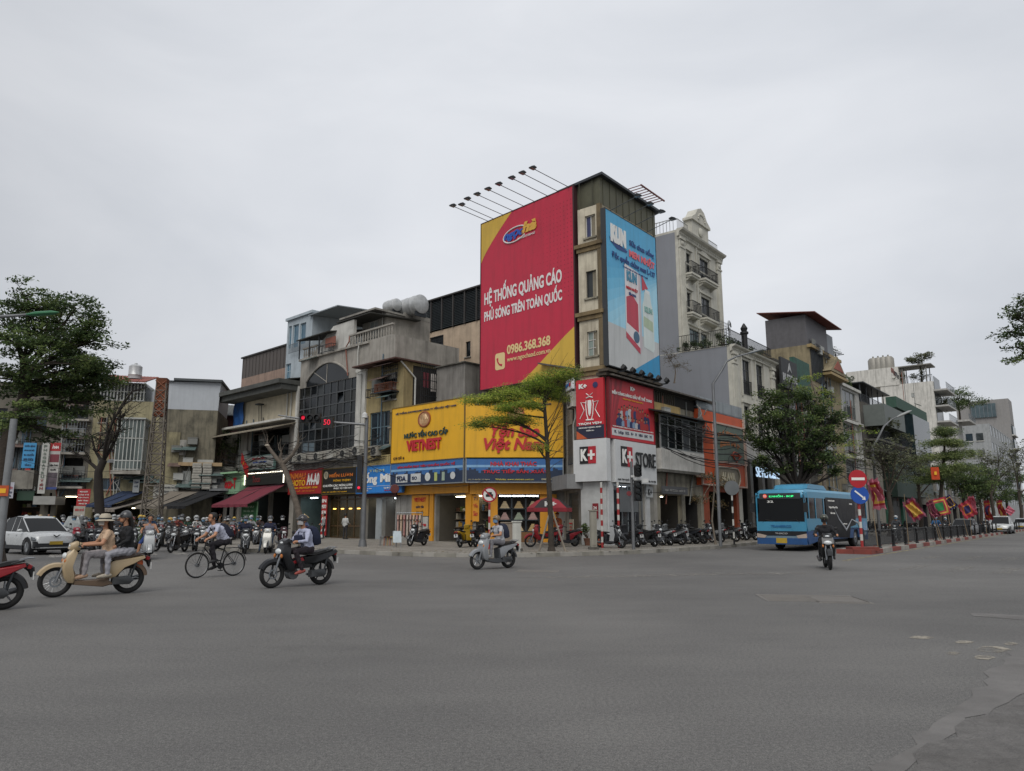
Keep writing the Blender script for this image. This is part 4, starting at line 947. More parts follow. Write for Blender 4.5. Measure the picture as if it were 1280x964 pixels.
def flood(F,x,z,out,up,lab,group,y=0.0,tilt=.3):
 r = F.thing('billboard_lamp',lab,'floodlight',x,y,z,group)
 MB().tube((0,.1,0),(0,-out,up),.022).build('arm',mat('55585a',.5,.5),r)
 b = MB(); b.prism([(-out-.28,up-.02),(-out+.12,up+.05),(-out+.12,up+.11),(-out-.08,up+.15),(-out-.28,up+.05)],-.13,.13,'x'); b.build('lamp_head',mat('2d2f31',.4,.4),r)
 MB().box(-.11,.11,-out-.24,-out+.08,up-.035,up-.02).build('lens',mat('777a7a',.2),r); return r
for k,f in enumerate((.09,.155,.27,.385,.51,.63,.77,.88,.985)):
 flood(RBF,W*f*.98,H+ZB,3.0 if k != 1 else 2.7,.15,'%s of the nine floodlights on long arms over the red billboard' % ('leftmost','second from the left','third from the left','fourth from the left','middle','fourth from the right','third from the right','second from the right','rightmost')[k],'floodlights over the red billboard')
# blue billboard (its cartoon figures are left out)
BBF = Frame(PRt(-.05,-.35),PRt(5.85,-.35)); W = BBF.W; ZB,ZT = 9.85,18.95; H = ZT-ZB
bb = BBF.thing('billboard','tall light blue yoghurt drink billboard with a white bottle and carton on the street side','billboard',0,0,ZB)
MB().box(0,W,0,.2,0,H).build('panel',sheet('4fa3cc',key='bb1'),bb)
def bpoly(pts,y,m,nm,par=None): return MB().add([(W*a,y,H*b) for a,b in pts],[tuple(range(len(pts)))]).build(nm,m,par or bb)
for k in range(6):
 c = ('58a9cf','66b1d3','75b9d8','86c1db','93c8de','9dcde0')[k]; bpoly([(.0,.62-.075*k),(.999,.74-.02*k),(.999,.24),(.0,.24)],-.004-.001*k,sheet(c,key='bg'+c),'printed_sky')
bpoly([(.0,.001),(.999,.001),(.999,.25),(.0,.27)],-.012,sheet('b7b9b8',key='flr'),'printed_floor')
bpoly([(.42,.001),(.999,.001),(.999,.17)],-.014,sheet('2287b5',key='crn'),'printed_corner')
NB = mat('1f3f7a',.5,var=0)
text('KUN',.08*W,.8*H,.29*W,.12*H,-.02,WT,bb,.1,.02,name='lettering'); bpoly([(.06,.83),(.4,.79),(.38,.775),(.2,.77),(.08,.8)],-.018,NB,'printed_shadow')
text('Sữa chua uống',.44*W,.83*H,.51*W,.06*H,-.02,NB,bb,.02); text('MEN NHẬT',.43*W,.75*H,.53*W,.075*H,-.02,mat('d9636b',.5,var=0),bb,.05); text('Độc quyền chủng men L-137',.1*W,.69*H,.86*W,.06*H,-.02,NB,bb,.02); text('Trường hợp sử dụng: trẻ trên 1 tuổi',.3*W,.665*H,.5*W,.018*H,-.02,NB,bb,.0)
# carton
ct = bpoly([(.33,.21),(.6,.13),(.6,.68),(.33,.7)],-.02,sheet('d4cfd0',key='ct'),'printed_carton'); bpoly([(.6,.13),(.645,.17),(.645,.66),(.6,.68)],-.02,sheet('b9aeb2',key='ct2'),'printed_carton_side',ct)
bpoly([(.33,.21),(.6,.13),(.6,.17),(.33,.25)],-.024,sheet('b3384a',key='ct3'),'printed_band',ct)
bpoly([(.35,.31),(.58,.27),(.58,.46),(.47,.51),(.35,.48)],-.024,sheet('b3384a',key='ct3'),'printed_panel',ct)
text('KUN',.365*W,.59*H,.2*W,.07*H,-.03,mat('3a7f9c',.5,var=0),bb,.06); text('MEN NHẬT',.35*W,.53*H,.23*W,.03*H,-.03,RT,bb,.04); text('SỮA CHUA',.4*W,.5*H,.14*W,.022*H,-.03,NB,bb,.02)
MB().lathe([(.06*W,-.03),(.01,-.032)],20,(.53*W,0,.235*H),'y').build('printed_seal',mat('3b5b74',.5),bb)
bpoly([(.67,.57),(.67,.68),(.8,.6)],-.02,sheet('b3384a',key='ct3'),'printed_pennant')
bt = [(.68,.19),(.88,.17),(.9,.2),(.9,.45),(.86,.5),(.84,.56),(.72,.57),(.7,.51),(.67,.47)]
b_ = bpoly(bt,-.02,sheet('c8d2cf',key='bt'),'printed_bottle'); bpoly([(.69,.33),(.88,.31),(.88,.38),(.69,.4)],-.025,sheet('a8b89c',key='bt2'),'printed_label',b_); text('KUN',.71*W,.43*H,.16*W,.04*H,-.03,mat('7fa8a0',.5,var=0),bb,.05)
bpoly([(.73,.57),(.83,.56),(.83,.585),(.73,.59)],-.022,sheet('d8dad8',key='cap'),'printed_cap',b_)
fr = MB(); fr.box(-.05,0,-.02,.3,-.05,H+.05); fr.box(W,W+.05,-.02,.3,-.05,H+.05); fr.box(0,W,-.03,.3,-.05,0); fr.box(0,W,-.015,.2,H,H+.03); fr.build('frame',mat('2b2f33',.6),bb)
for k in range(4):
 flood(BBF,W*(.1+.24*k),H+ZB+.05,1.7,.38,'%s floodlight on a thin arm above the blue billboard' % ('first','second','third','fourth','fifth')[k],'floodlights over the blue billboard')
for k in range(6):
 r = BBF.thing('spotlight','%s small black spotlight along the foot of the blue billboard' % ('first','second','third','fourth','fifth','sixth')[k],'spotlight',W*(.1+.17*k),-.6,ZB-.35,'spotlights under the blue billboard')
 M_ = Matrix.Rotation(R(35),3,'X') @ Matrix.Rotation(R(20),3,'Y'); MB().obox((0,0,.2),.34,.2,.24,M_).build('housing',BLACK,r); MB().box(-.02,.02,0,.5,-.02,.05).build('arm',DSTEEL,r)
# K+ signs
PF1 = Frame(P1,C0); PF2 = Frame(C0,PRt(5.4)); wh = mat('c2c4c4',.4,var=.05,stain=.15)
REDP = sheet('b8252f',key='redp')
sg,w,h = signboard(PF1,(-.12,PF1.W+.1,5.85,9.15),-.28,'narrow red poster with K+ mark and a white outlined trophy',REDP,'poster','poster')
text('K+',w*.12,h*.85,w*.3,h*.08,-.02,WT,sg,.06); MB().lathe([(.17,-.02),(.01,-.03)],16,(w*.72,0,h*.89),'y').build('printed_badge',mat('2a2a55',.5),sg)
tr = MB()
for s__ in (-1,1):
 tr.path([(w*.5+s__*w*.05,-.02,h*.3),(w*.5+s__*w*.11,-.02,h*.4),(w*.5+s__*w*.14,-.02,h*.56),(w*.5+s__*w*.12,-.02,h*.64)],.03,4)
 tr.path([(w*.5+s__*w*.14,-.02,h*.6),(w*.5+s__*w*.32,-.02,h*.62),(w*.5+s__*w*.2,-.02,h*.48),(w*.5+s__*w*.36,-.02,h*.34)],.025,4)
 tr.path([(w*.5+s__*w*.02,-.02,h*.72),(w*.5+s__*w*.12,-.02,h*.76)],.02,4)
tr.path([(w*.36,-.02,h*.31),(w*.64,-.02,h*.31)],.04,4); tr.path([(w*.38,-.02,h*.68),(w*.5,-.02,h*.7),(w*.62,-.02,h*.68)],.03,4)
tr.lathe([(.02,-.02),(.08,.1),(.13,.6),(.12,.85),(.02,.86)],10,(w*.5,-.02,h*.38),'z'); tr.v = [(x,max(y,-.05),z) for x,y,z in tr.v]
tr.build('printed_trophy',WT,sg)
MB().box(0,w,-.006,0,.003,h*.22).build('printed_band',sheet('1d2038'),sg); MB().add([(.01,-.012,.003),(w*.4,-.012,.003),(.01,-.012,h*.14)],[(0,1,2)]).build('printed_corner',sheet('b5542a'),sg)
text('TRỌN VẸN',w*.08,h*.225,w*.84,h*.045,-.02,WT,sg,.04); text('NGOẠI HẠNG ANH',w*.1,h*.165,w*.8,h*.03,-.02,WT,sg,.02); text('TRÊN K+',w*.36,h*.12,w*.3,h*.025,-.02,WT,sg,.02)
sg,w,h = signboard(PF2,(.02,5.0,5.85,9.15),-.3,'large red sports poster with a group of players and a white strip of logos',REDP,'poster','poster',border=mat('6b1a22',.5),bw=.05)
for k in range(5): MB().add([(w*(.0+.06*k),-.004-.001*k,h),(w*(.05+.06*k),-.004-.001*k,h),(w*(.12-.01*k),-.004-.001*k,h*.2),(w*(.02),-.004-.001*k,h*.2)],[(0,3,2,1)]).build('printed_ray',sheet(('7f1822','b02a35','8a1a25','a82835','911d28')[k],key='ry%d' % k),sg)
text('K+',w*.45,h*.87,w*.1,h*.07,-.02,WT,sg,.06); text('NỀN TẢNG HÀNG ĐẦU VỀ THỂ THAO',w*.05,h*.74,w*.9,h*.08,-.02,WT,sg,.03); text('TRỌN VẸN 100% GIẢI ĐẤU',w*.27,h*.68,w*.46,h*.035,-.02,YT,sg,.01)
pr_ = random.Random(5); pl = MB(); pc = [mat(c,.6) for c in ('1f2f5a','9a2a2a','7a8fa8','2a2420','9c6a52','b0b0b0')]
for k in range(24):
 cx = w*(.16+.0295*k); b0 = h*(.22+.0*k); top = h*(.47+.12*math.sin(math.pi*k/23)+pr_.uniform(-.03,.03)) if k % 2 else h*(.36+.04*pr_.random()); y = -.014-.004*(k % 2 == 0)-.0005*k; c = pr_.choice((0,1,1,2,5,0))
 sw = w*.038; pl.add([(cx-sw,y,b0),(cx+sw,y,b0),(cx+sw*1.1,y,top-.25),(cx+sw*.5,y,top-.14),(cx-sw*.5,y,top-.14),(cx-sw*1.1,y,top-.25)],[(0,1,2,3,4,5)],c)
 pl.add([(cx+.085*math.cos(t),y,top+.0+.11*math.sin(t)) for t in [R(q*45) for q in range(8)]],[tuple(range(8))],4); pl.add([(cx+.09*math.cos(t),y-.001,top+.03+.09*math.sin(t)) for t in [R(q*36) for q in range(6)]],[tuple(range(6))],3)
pl.build('printed_players',pc,sg)
MB().box(w*.03,w*.97,-.012,-.006,h*.05,h*.17).build('printed_strip',wh,sg); text('TRẢI NGHIỆM ĐỈNH CAO CÙNG HÀNG TRĂM GIẢI ĐẤU',w*.04,h*.19,w*.92,h*.03,-.02,WT,sg,.01)
text('PL   LaLiga   UCL   K+   F1   NBA   UFC   TT',w*.08,h*.08,w*.84,h*.06,-.02,mat('45485a',.5,var=0),sg,.01)
sg,w,h = signboard(PF1,(-.25,PF1.W+.3,3.52,5.8),-.42,'white sign face at the corner with a black and red K+ mark',wh,th=.4)
def kplus(sg,x,z,s2_,y=-.03):
 MB().box(x,x+s2_*.6,y,0,z,z+s2_).build('logo_black',mat('141414',.5),sg); MB().box(x+s2_*.6,x+s2_*1.12,y,0,z,z+s2_).build('logo_red',mat('a81e2a',.5),sg)
 text('K',x+s2_*.09,z+s2_*.16,s2_*.48,s2_*.7,y-.01,WT,sg,.05); MB().box(x+s2_*.58,x+s2_*1.06,y-.03,y-.001,z+s2_*.43,z+s2_*.57).box(x+s2_*.75,x+s2_*.89,y-.032,y-.001,z+s2_*.22,z+s2_*.78).build('logo_plus',WT,sg)
kplus(sg,w*.2,h*.42,.93)
sg,w,h = signboard(PF2,(.3,PF2.uv(820.5,580,.42)[0],3.48,5.78),-.42,'long white shop sign reading K+ STORE in black',wh,th=.4)
kplus(sg,w*.12,h*.38,1.1); text('STORE',w*.45,h*.4,w*.5,h*.36,-.05,mat('1a1b1d',.5,var=0),sg,.01,.03); text('Add: 73A Quốc Tử Giám, Văn Miếu, Đống Đa, Hà Nội',w*.03,h*.04,w*.93,h*.06,-.02,mat('1a1b1d',.5,var=0),sg,.01)
small_sign(PF2,(4.0,4.75,2.75,3.35),-.2,'small grey K+ sign hanging beside the glass shop front',mat('a5a8a8',.5),(('K+',.2,.2,.6,.6,mat('1a1b1d',.5,var=0)),),'sign','small_sign')
small_sign(PF1,(.75,1.1,1.55,2.35),-.15,'small dark red plate with white marks on the corner pillar',mat('7a1f28',.5),(('24',.2,.6,.6,.2,WT),('7',.3,.2,.4,.2,WT)),'plate','wall_plate')
small_sign(ksF,(3.1,3.9,.75,1.5),-.5,'cream notice board on the corner wall behind the parasol',mat('a09a88',.6),(('NHÀ CHO THUÊ',.1,.65,.8,.12,RT),('LIÊN HỆ',.25,.4,.5,.1,RT),('0986 368 368',.15,.15,.7,.12,RT)),'notice','notice_board')
# ------------------------------------------------------------------ right street
of = Bld('old_shophouse','crumbling old shophouse with pale balcony, boarded yellow wall and dark glazed loggia',PRt(5.6),PRt(12.0),9)
q1 = of.rect(812,506,851,530); q2 = of.rect(826,531,877,568); q3 = of.rect(826,566,880,591)
of.shop(.4,3.2,.15,2.95,mat('2f2d2b',.8),3,3,True,seed=41); of.shop(3.7,6.0,.15,2.95,mat('2f2d2b',.8),3,2,False,seed=42)
of.wall(0,of.W,.15,9.25,OLDW,depth=9)
MB().box(q1[0]-.2,q1[1]-.3,-.12,-.004,q1[2],q1[3]).build('boarding',plaster('b39a66',.35,.3,key='brd'),of.root)
bzr = MB().box(q2[0]-.5,of.W-.1,-.06,-.003,q1[3],9.2).build('attic_shade_panel',mat('26231f',.9),of.root)  # no hollow here: a near-black panel before the wall paints the attic's shade
for k in range(12): MB().box(q1[0]-.1+k*.28,q1[0]-.02+k*.28,-.14,-.06,q1[3]+.0,9.2).build('slat',mat('4a443a',.8),bzr)
BX0,BX1 = of.uv(827,575,.55)[0],of.uv(880.5,578,.55)[0]
of.box('balcony',BX0,BX1,-.55,.002,q3[2]+.05,q3[3],plaster('c2c0ba',.45,.3,key='balc',stainc='55514a'))
of.box('balcony_slab',BX0-.05,BX1+.02,-.57,.003,q3[2]-.12,q3[2]+.046,DCONC)
lg_ = MB(); bx0,bx1 = BX0+.05,BX1-.05; bz0,bz1 = q3[3]+.002,q2[3]+.25
for k in range(7): x = bx0+(bx1-bx0)*k/6; lg_.box(x-.04,x+.04,-.53,-.45,bz0,bz1)
for z in (bz0+.04,bz0+(bz1-bz0)*.72,bz1-.04): lg_.box(bx0,bx1,-.525,-.455,z-.04,z+.04)
lw = of.part('loggia_window',lg_,mat('8a8d8c',.5,.2))
for k in range(6):
 a = bx0+(bx1-bx0)*k/6
 for (c,d) in ((bz0+.08,bz0+(bz1-bz0)*.7),(bz0+(bz1-bz0)*.74,bz1-.08)): MB().box(a+.04,a+(bx1-bx0)/6-.04,-.495,-.485,c,d).build('pane',DKP[rnd.randrange(5)] if k != 3 else mat('4a4d50',.3),lw)
gutter_roof(of,bx0-1.0,bx1+.7,-1.1,0,bz1+.05,bz1+.3,mat('2b2a28',.7,.2))
gutter_roof(of,-5.7,of.W+.6,-.7,4.5,9.28,10.6,mat('56504a',.8,var=.3,stain=.5))
sc = MB(); sr = random.Random(9)
for k in range(9): a = Vector((4.4+sr.random()*1.6,-.3-sr.random()*.6,7+sr.random()*2)); sc.path(bend(a,a+Vector((sr.uniform(-1,1),sr.uniform(-.2,.2),sr.uniform(-1.2,1))),sr,.3,4),.035,5)
sc.add([(4.8,-.5,7.2),(5.9,-.6,7.7),(5.2,-.5,8.7)],[(0,1,2)]); sc.add([(4.4,-.3,6.9),(6.0,-.4,6.7),(5.6,-.4,7.4)],[(0,1,2)])
sc.build('scrap_metal',mat('6d6a66',.6,.3,var=.3),of.root)
small_sign(Frame(PRt(5.6),PRt(12.0)),(.1,3.4,3.0,3.45),-.35,'grey strip sign with dark lettering over the dim shop right of K+ STORE',mat('4c4d4f',.6),(('CAFE - TRÀ CHANH - NƯỚC ÉP',.08,.3,.8,.4,mat('8a8a88',.5)),),'sign','shop_sign',th=.1)
ob = Bld('orange_shop','shop front clad in orange boards with a framed green-grey panel',PRt(12.0),PRt(18.0),7)
OR = mat('c2532a',.55,var=.1,stain=.2,stainc='4a2412',key='or'); zt_ = ob.uv(905,521)[1]; zb_ = ob.uv(905,609)[1]
ob.shop(.9,ob.W-.5,.15,zb_-.35,mat('2b2620',.8),3,3,False,seed=51)
ob.wall(0,ob.W,.15,zb_,mat('8a3e20',.7,stain=.3,key='or2'),depth=7)
pn = ob.rect(886,534,925,578)
oL,oR = ob.uv(876,565,.4)[0],ob.uv(931.5,568,.4)[0]; b = MB(); b.box(oL,oR,-.35,-.02,zb_,zt_); b.build('cladding',OR,ob.root)
MB().box(pn[0],pn[1],-.38,-.352,pn[2],pn[3]).build('sunk_panel',mat('5f6e64',.6,var=.2,stain=.2),ob.root)
fr = MB()
for (a,c,e,g_) in ((oL,oL+.12,zb_,zt_+.1),(oR-.15,oR,zb_,zt_),(oL+.12,oR-.15,zb_,zb_+.1)): fr.box(a,c,-.46,-.352,e,g_)
for (a,c,e,g_) in ((pn[0]-.12,pn[0],pn[2]-.12,pn[3]+.12),(pn[1],pn[1]+.12,pn[2]-.12,pn[3]+.12),(pn[0],pn[1],pn[3],pn[3]+.12),(pn[0],pn[1],pn[2]-.12,pn[2])): fr.box(a,c,-.44,-.353,e,g_)
fr.build('light_frame',mat('b59a8c',.5),ob.root)
OF = mat('a86a3a',.5,var=0); rt = thing('t',None,None,(0,0,0)); bpy.data.objects.remove(rt)
pw = pn[1]-pn[0]; phh = pn[3]-pn[2]
sgp = Frame(PRt(12.0),PRt(18.0)).thing('sign_lettering','carved orange sign lettering and bowl emblem on the green-grey panel','sign',pn[0],-.4,pn[2])
text('Thế Vọng Mua',pw*.1,phh*.6,pw*.8,phh*.17,0,OF,sgp,.03,arc=.3); text('Bánh Mì P',pw*.18,phh*.36,pw*.62,phh*.15,0,OF,sgp,.03,arc=.25)
q = MB(); q.path([(pw*.52,-.03,phh*.2),(pw*.6,-.03,phh*.3),(pw*.7,-.03,phh*.28),(pw*.82,-.03,phh*.2)],.05,5); q.path([(pw*.55,-.03,phh*.18),(pw*.66,-.03,phh*.02),(pw*.8,-.03,phh*.18)],.05,5); q.path([(pw*.5,-.03,phh*.2),(pw*.85,-.03,phh*.2)],.05,5); q.build('emblem',mat('a8472e',.5),sgp)
ov = Frame(PRt(12.0),PRt(18.0)); zc_ = ov.uv(906,597)[1]
el = ov.thing('oval_sign','oval pale sign with faded ghosted letters at the foot of the orange front','sign',3.0,-.5,zc_)
bz = MB(); L2,H2 = 2.0,.62; pts_ = [((L2-H2)*sx + H2*math.cos(R(a)),H2*math.sin(R(a))) for sx,rng in ((1,range(-90,91,18)),(-1,range(90,271,18))) for a in rng]
bz.prism(pts_,-.02,.12,'y'); bz.build('panel',mat('77705f',.5,var=.3),el); bz = MB(); bz.path([(a,-.05,c) for a,c in pts_+pts_[:1]],.06,6); bz.build('rim',mat('a59c8c',.4,.3),el)
text('ALAVA',-1.2,-.32,2.4,.62,-.05,mat('b0a890',.4),el,.06)
gutter_roof(ob,oL,oR+.1,-.3,2.5,zt_+.12,zt_+1.4,mat('6d7378',.5,.3,var=.25,streak=.4)); MB().box(oL,oR+.1,-.28,-.2,zt_+.1,zt_+.9).build('sheet_fascia',mat('8d9498',.5,.3,var=.15,streak=.5),ob.root)
STU = plaster('b9b7ac',.12,.2,key='stu'); SIDEG = mat('7f8288',.8,var=.05,scale=.6,streak=.08,key='sideg')
wl = Bld('white_terrace_house','white stucco house with tall windows, pilasters and a planted roof terrace',PRt(17.9),PRt(26.7),14); Ww = wl.W
ztl = wl.uv(940,443)[1];
def fr_window(B_,x0,x1,z0,z1,nx=2,balcony=True,ped=True,pm=None,shut=None):
 w_ = B_.window(x0,x1,z0,z1,nx,1,mat('3b3f42',.5),pm or glass('23282b',.12),split=[.72],sill=False,fw=.05)
 t = MB(); t.box(x0-.22,x0-.02,-.09,-.003,z0-.2,z1+.2); t.box(x1+.02,x1+.22,-.09,-.003,z0-.2,z1+.2); t.box(x0-.3,x1+.3,-.16,-.003,z1+.2,z1+.36)
 if ped:
  cx = (x0+x1)/2; t.prism([(x0-.1,z1+.36),(x1+.1,z1+.36),(cx+.15,z1+.75),(cx-.15,z1+.75)],-.12,-.003)
 t.build('window_surround',STU,B_.root)
 if balcony:
  s__ = MB(); s__.box(x0-.35,x1+.35,-.7,-.003,z0-.25,z0-.08).box(x0-.28,x1+.28,-.6,-.003,z0-.42,z0-.25).prism([(-.5,z0-.42),(-.003,z0-.42),(-.003,z0-.75)],x0-.2,x0-.08,'x').prism([(-.5,z0-.42),(-.003,z0-.42),(-.003,z0-.75)],x1+.08,x1+.2,'x')
  bs_ = s__.build('balcony',STU,B_.root); B_.railing(x0-.3,x1+.3,z0-.08,z0+.85,-.66,BLACK,step=.12,returns=.6,parent=bs_)
 return w_
def pilaster(B_,x,w_,z0,z1):
 p = MB(); p.box(x,x+w_,-.14,-.003,z0,z1)
 for k in range(3): a = x+w_*(.2+.25*k); p.box(a,a+w_*.12,-.17,-.14,z0+.5,z1-1.1)
 p.box(x-.06,x+w_+.06,-.2,-.003,z1-.9,z1-.75); p.box(x-.08,x+w_+.08,-.24,-.003,z1-.2,z1)
 p.sphere((x+w_/2,-.16,z1-.5),w_*.36,.1,.22,8,6); p.build('pilaster',STU,B_.root,True)
def cornice(B_,x0,x1,z,m,k=1.0):
 c = MB(); c.prism([(-.003,z-.5*k),(-.12*k,z-.45*k),(-.18*k,z-.2*k),(-.4*k,z-.1*k),(-.45*k,z),(-.003,z)],x0-.2,x1+.2,'x')
 n = int((x1-x0)/.35)
 for i in range(n): a = x0+(x1-x0)*i/n; c.box(a,a+.14,-.2*k,-.1*k,z-.32*k,z-.2*k)
 c.build('cornice',m,B_.root)
for (a,b_,yt,yb,f) in ((926.5,939,451,493,1),(944,955,457,498,1),(929,938,508,551,0),(946,956,512,556,0)):
 q = wl.rect(a+1,yt,b_-1,yb); fr_window(wl,q[0],q[1],q[2],q[3],balcony=False,ped=False,pm=glass('191d1f',.1)); wl.railing(q[0],q[1],q[2],q[2]+1.05,-.05,BLACK,step=.14,name='window_railing')
gz = wl.uv(945,572)[1]
wl.shop(.7,Ww-.5,.15,gz-.3,mat('3b3a38',.7),4,2,False,seed=61)
wl.wall(0,Ww,.15,ztl,STU,depth=13,sides=True); MB().box(-.03,-.003,.3,13,0.2,ztl-.05).build('side_wall',SIDEG,wl.root)
MB().box(0,Ww,-.12,-.003,gz-.2,gz+1.7).build('blank_fascia',mat('aaa9a4',.7,stain=.2),wl.root)
for x in (2.2,4.6,6.6): MB().box(x,x+.5,-.1,.25,.15,gz-.3).build('shop_pillar',mat('5a5854',.6),wl.root)
pilaster(wl,.05,.75,gz+1.7,ztl-.5); pilaster(wl,Ww-.85,.75,gz+1.7,ztl-.5); cornice(wl,0,Ww,ztl,STU)
wl.railing(-.1,Ww,ztl,ztl+1.25,.1,BLACK,step=.14,returns=4,mid=1)
for x,c in ((3.1,0),): MB().lathe([(.22,0),(.22,1.4),(.32,1.45),(.32,1.6),(.2,1.65),(.28,1.9),(.05,2.3)],10,(x,.1,ztl)).build('finial',BLACK,wl.root,True)
wlF = Frame(PRt(17.9),PRt(26.7))
for k in range(8):
 p = wlF.w(.4+k*1.12,.7+.3*(k % 2),ztl); bush('planter_shrub','%s shrub in the row behind the black railing of the white house terrace' % ('first','second','third','fourth','fifth','sixth','seventh','last')[k],p,.55,.5,.5,420,.13,G_DARK,70+k,group='terrace shrubs of the white house')
for k in range(5):
 p = wlF.w(-.0+.4,1.9+k*.55,ztl); bush('planter_shrub','%s shrub along the left edge of the white house terrace' % ('first','second','third','fourth','fifth')[k],p,.45,.5,.4,300,.13,G_DARK,170+k,group='terrace shrubs of the white house')
sg = wlF.thing('lettering_sign','white glowing shop lettering reading SEVEN.am','sign',wlF.uv(935,593)[0],-.6,wlF.uv(950,598)[1]); fw = wlF.uv(966,593)[0]-wlF.uv(935,593)[0]
LTW = lamp('bfdcf8',.6); text('SEVEN',0,0,fw*.56,.82,0,LTW,sg,.0,.03); text('.am',fw*.6,0,fw*.34,.8,0,LTW,sg,.0,.03,shear=.3); MB().box(0,fw,.02,.08,.3,.36).build('rail',DSTEEL,sg)
wt = Bld('white_tower_house','tall narrow white stucco house with balconies, ornate crest and blank grey side wall',PRt(18.1,4),PRt(26.3,4),12); W_ = wt.W; ztt = wt.uv(872,303)[1]
for (a,b_,yt,yb) in ((857,863,317,343),(874,886,325,352),(858,864,366,392),(876,888,373,400)):
 q = wt.rect(a,yt,b_,yb); fr_window(wt,q[0],q[1],q[2],q[3],1 if a < 870 else 2)
q = wt.rect(861,413,878,432); fr_window(wt,q[0],q[1]+1,q[2],q[3],3,balcony=False,ped=False,pm=glass('4b5a5c',.1));
wt.wall(0,W_,13,ztt,STU,depth=12); MB().box(-.03,-.003,.25,12,9,ztt-.2).build('side_wall',SIDEG,wt.root)
pilaster(wt,.1,.8,ztl,ztt-.6); pilaster(wt,W_-.9,.8,ztl,ztt-.6); cornice(wt,0,W_,ztt,STU,1.3)
for z in (ztl+4,ztl+7.7): MB().box(.9,W_-.9,-.1,-.003,z-.12,z).build('string_course',STU,wt.root)
MB().box(W_*.38,W_*.41,-.09,-.003,ztl,ztt-.6).build('pilaster_strip',STU,wt.root)
cr0,cr1 = wt.uv(862,295)[0],wt.uv(882,300)[0]; zc_ = ztt
cr = MB(); cr.box(cr0,cr1,-.25,.5,zc_,zc_+1.5); cxm = (cr0+cr1)/2; hw = (cr1-cr0)/2
cr.prism([(cr0-.2,zc_+1.5),(cr1+.2,zc_+1.5),(cr1+.2,zc_+1.7),(cxm+hw*.7,zc_+2.1),(cxm+hw*.4,zc_+2.7),(cxm,zc_+2.95),(cxm-hw*.4,zc_+2.7),(cxm-hw*.7,zc_+2.1),(cr0-.2,zc_+1.7)],-.4,.5)
for k in range(9): t = math.pi*k/8; cr.sphere((cxm+hw*.4*math.cos(t),-.42,zc_+1.85+.5*math.sin(t)),.13,.08,.13,8,6)
cr.sphere((cxm,-.3,zc_+.8),.45,.1,.4,10,6); cr.build('crest',STU,wt.root,True)
wt.railing(.2,cr0-.1,ztt,ztt+1,.1,mat('9a9c9c',.4,.5),step=.15); wt.railing(cr1+.1,W_-.2,ztt,ztt+1,.1,mat('9a9c9c',.4,.5),step=.15)
b = MB()
for k in range(14): b.box(.1,.14,.4+k*.3,.43+k*.3,ztt,ztt+1)
b.box(.08,.16,.3,4.5,ztt+1,ztt+1.04); b.build('side_railing',mat('9a9c9c',.4,.5),wt.root)
# red lattice frame on the roof next to it
ls = MB(); lx,ly = -1.0,2.0; zz = ztt-1.0
for x in (0,2.6):
 for y in (2,5): ls.box(x-1,x-.9,y,y+.1,zz-1.5,zz+2.6)
for k in range(9): ls.box(-1.0+k*.45,-.96+k*.45,.3,5.2,zz+2.6,zz+2.66)
for y in (.3,2,3.6,5.1): ls.box(-1.1,2.8,y,y+.1,zz+2.55,zz+2.65)
for k in range(6): ls.box(-.95,1.65,2.0,2.05,zz-1+k*.55,zz-.96+k*.55)
lat = wlF.thing('roof_frame','open red steel lattice frame standing on the roof left of the crest','steel frame',0,0,0); ls.build('lattice',mat('6b3a38',.6,.2),lat); lat.location = wt.w(-3.0,0.6,1.0)
# trellis and tank on the terrace right
tr_ = MB();
for k in range(10): tr_.box(k*.26,k*.26+.025,0,.025,0,2.8)
for k in range(11): tr_.box(0,2.4,0,.025,k*.27,k*.27+.025)
for k in range(5): tr_.path([(2.2+.35*math.cos(t)*(k+2)/5,0,2.6+.45*math.sin(t)*(k+2)/5) for t in [R(q*40) for q in range(8)]],.02,4)
tg = wlF.thing('trellis','thin metal trellis with a curled edge on the terrace right of the tall white house','trellis',wlF.uv(901,405)[0],4.0,ztl); tr_.build('grid',mat('6d7072',.5,.4),tg); tg.location = wlF.w(wlF.uv(899,410,-3)[0],3,ztl+.8)
tank(wlF,wlF.uv(923,408,-5)[0],5,ztl+1.6,'horizontal steel water tank on the terrace behind the finial',.7,2.2)
# --- narrow dark house, tall ochre house, glass house
dk = Bld('dark_signed_house','narrow dark house with green netting and big white roof lettering',PRt(26.9),PRt(36.6),9)
z1_ = dk.uv(990,458)[1]
dk.shop(.6,4,.15,3.6,mat('2c2a28',.8),3,3,True,seed=71); dk.shop(5,9,.15,3.6,mat('2c2a28',.8),3,3,False,seed=72)
for k,(yt,yb) in enumerate(((497,520),(535,556),(570,590))):
 for (a,b_) in ((972,981),(988,1000)):
  q = dk.rect(a,yt,b_,yb); dk.window(*q,2,1,STEEL,GLASS)
dk.wall(0,dk.W,.15,z1_,DWALL,depth=9)
q = dk.rect(988,452,1007,492); MB().box(q[0],q[1],-.4,-.02,q[2],q[3]).build('green_netting',mat('34544a',.8,var=.3,streak=.3),dk.root)
sg,w,h = signboard(dk,dk.rect(968,452,988,487),-.6,'dark rooftop sign reading BUTONI under a white triangle mark',mat('232527',.6)); text('BUTONI',w*.06,h*.22,w*.88,h*.26,-.02,mat('9a9c9c',.5,var=0),sg,.04)
MB().prism([(w*.38,h*.55),(w*.5,h*.9),(w*.62,h*.55),(w*.5,h*.68)],-.04,0).build('mark',mat('9a9c9c',.5),sg)
yt_ = Bld('tall_ochre_house','tall faded ochre house with small pediment balcony and a red-roofed metal attic',PRt(36.8),PRt(46.2),12); z2_ = yt_.uv(1028,440)[1]
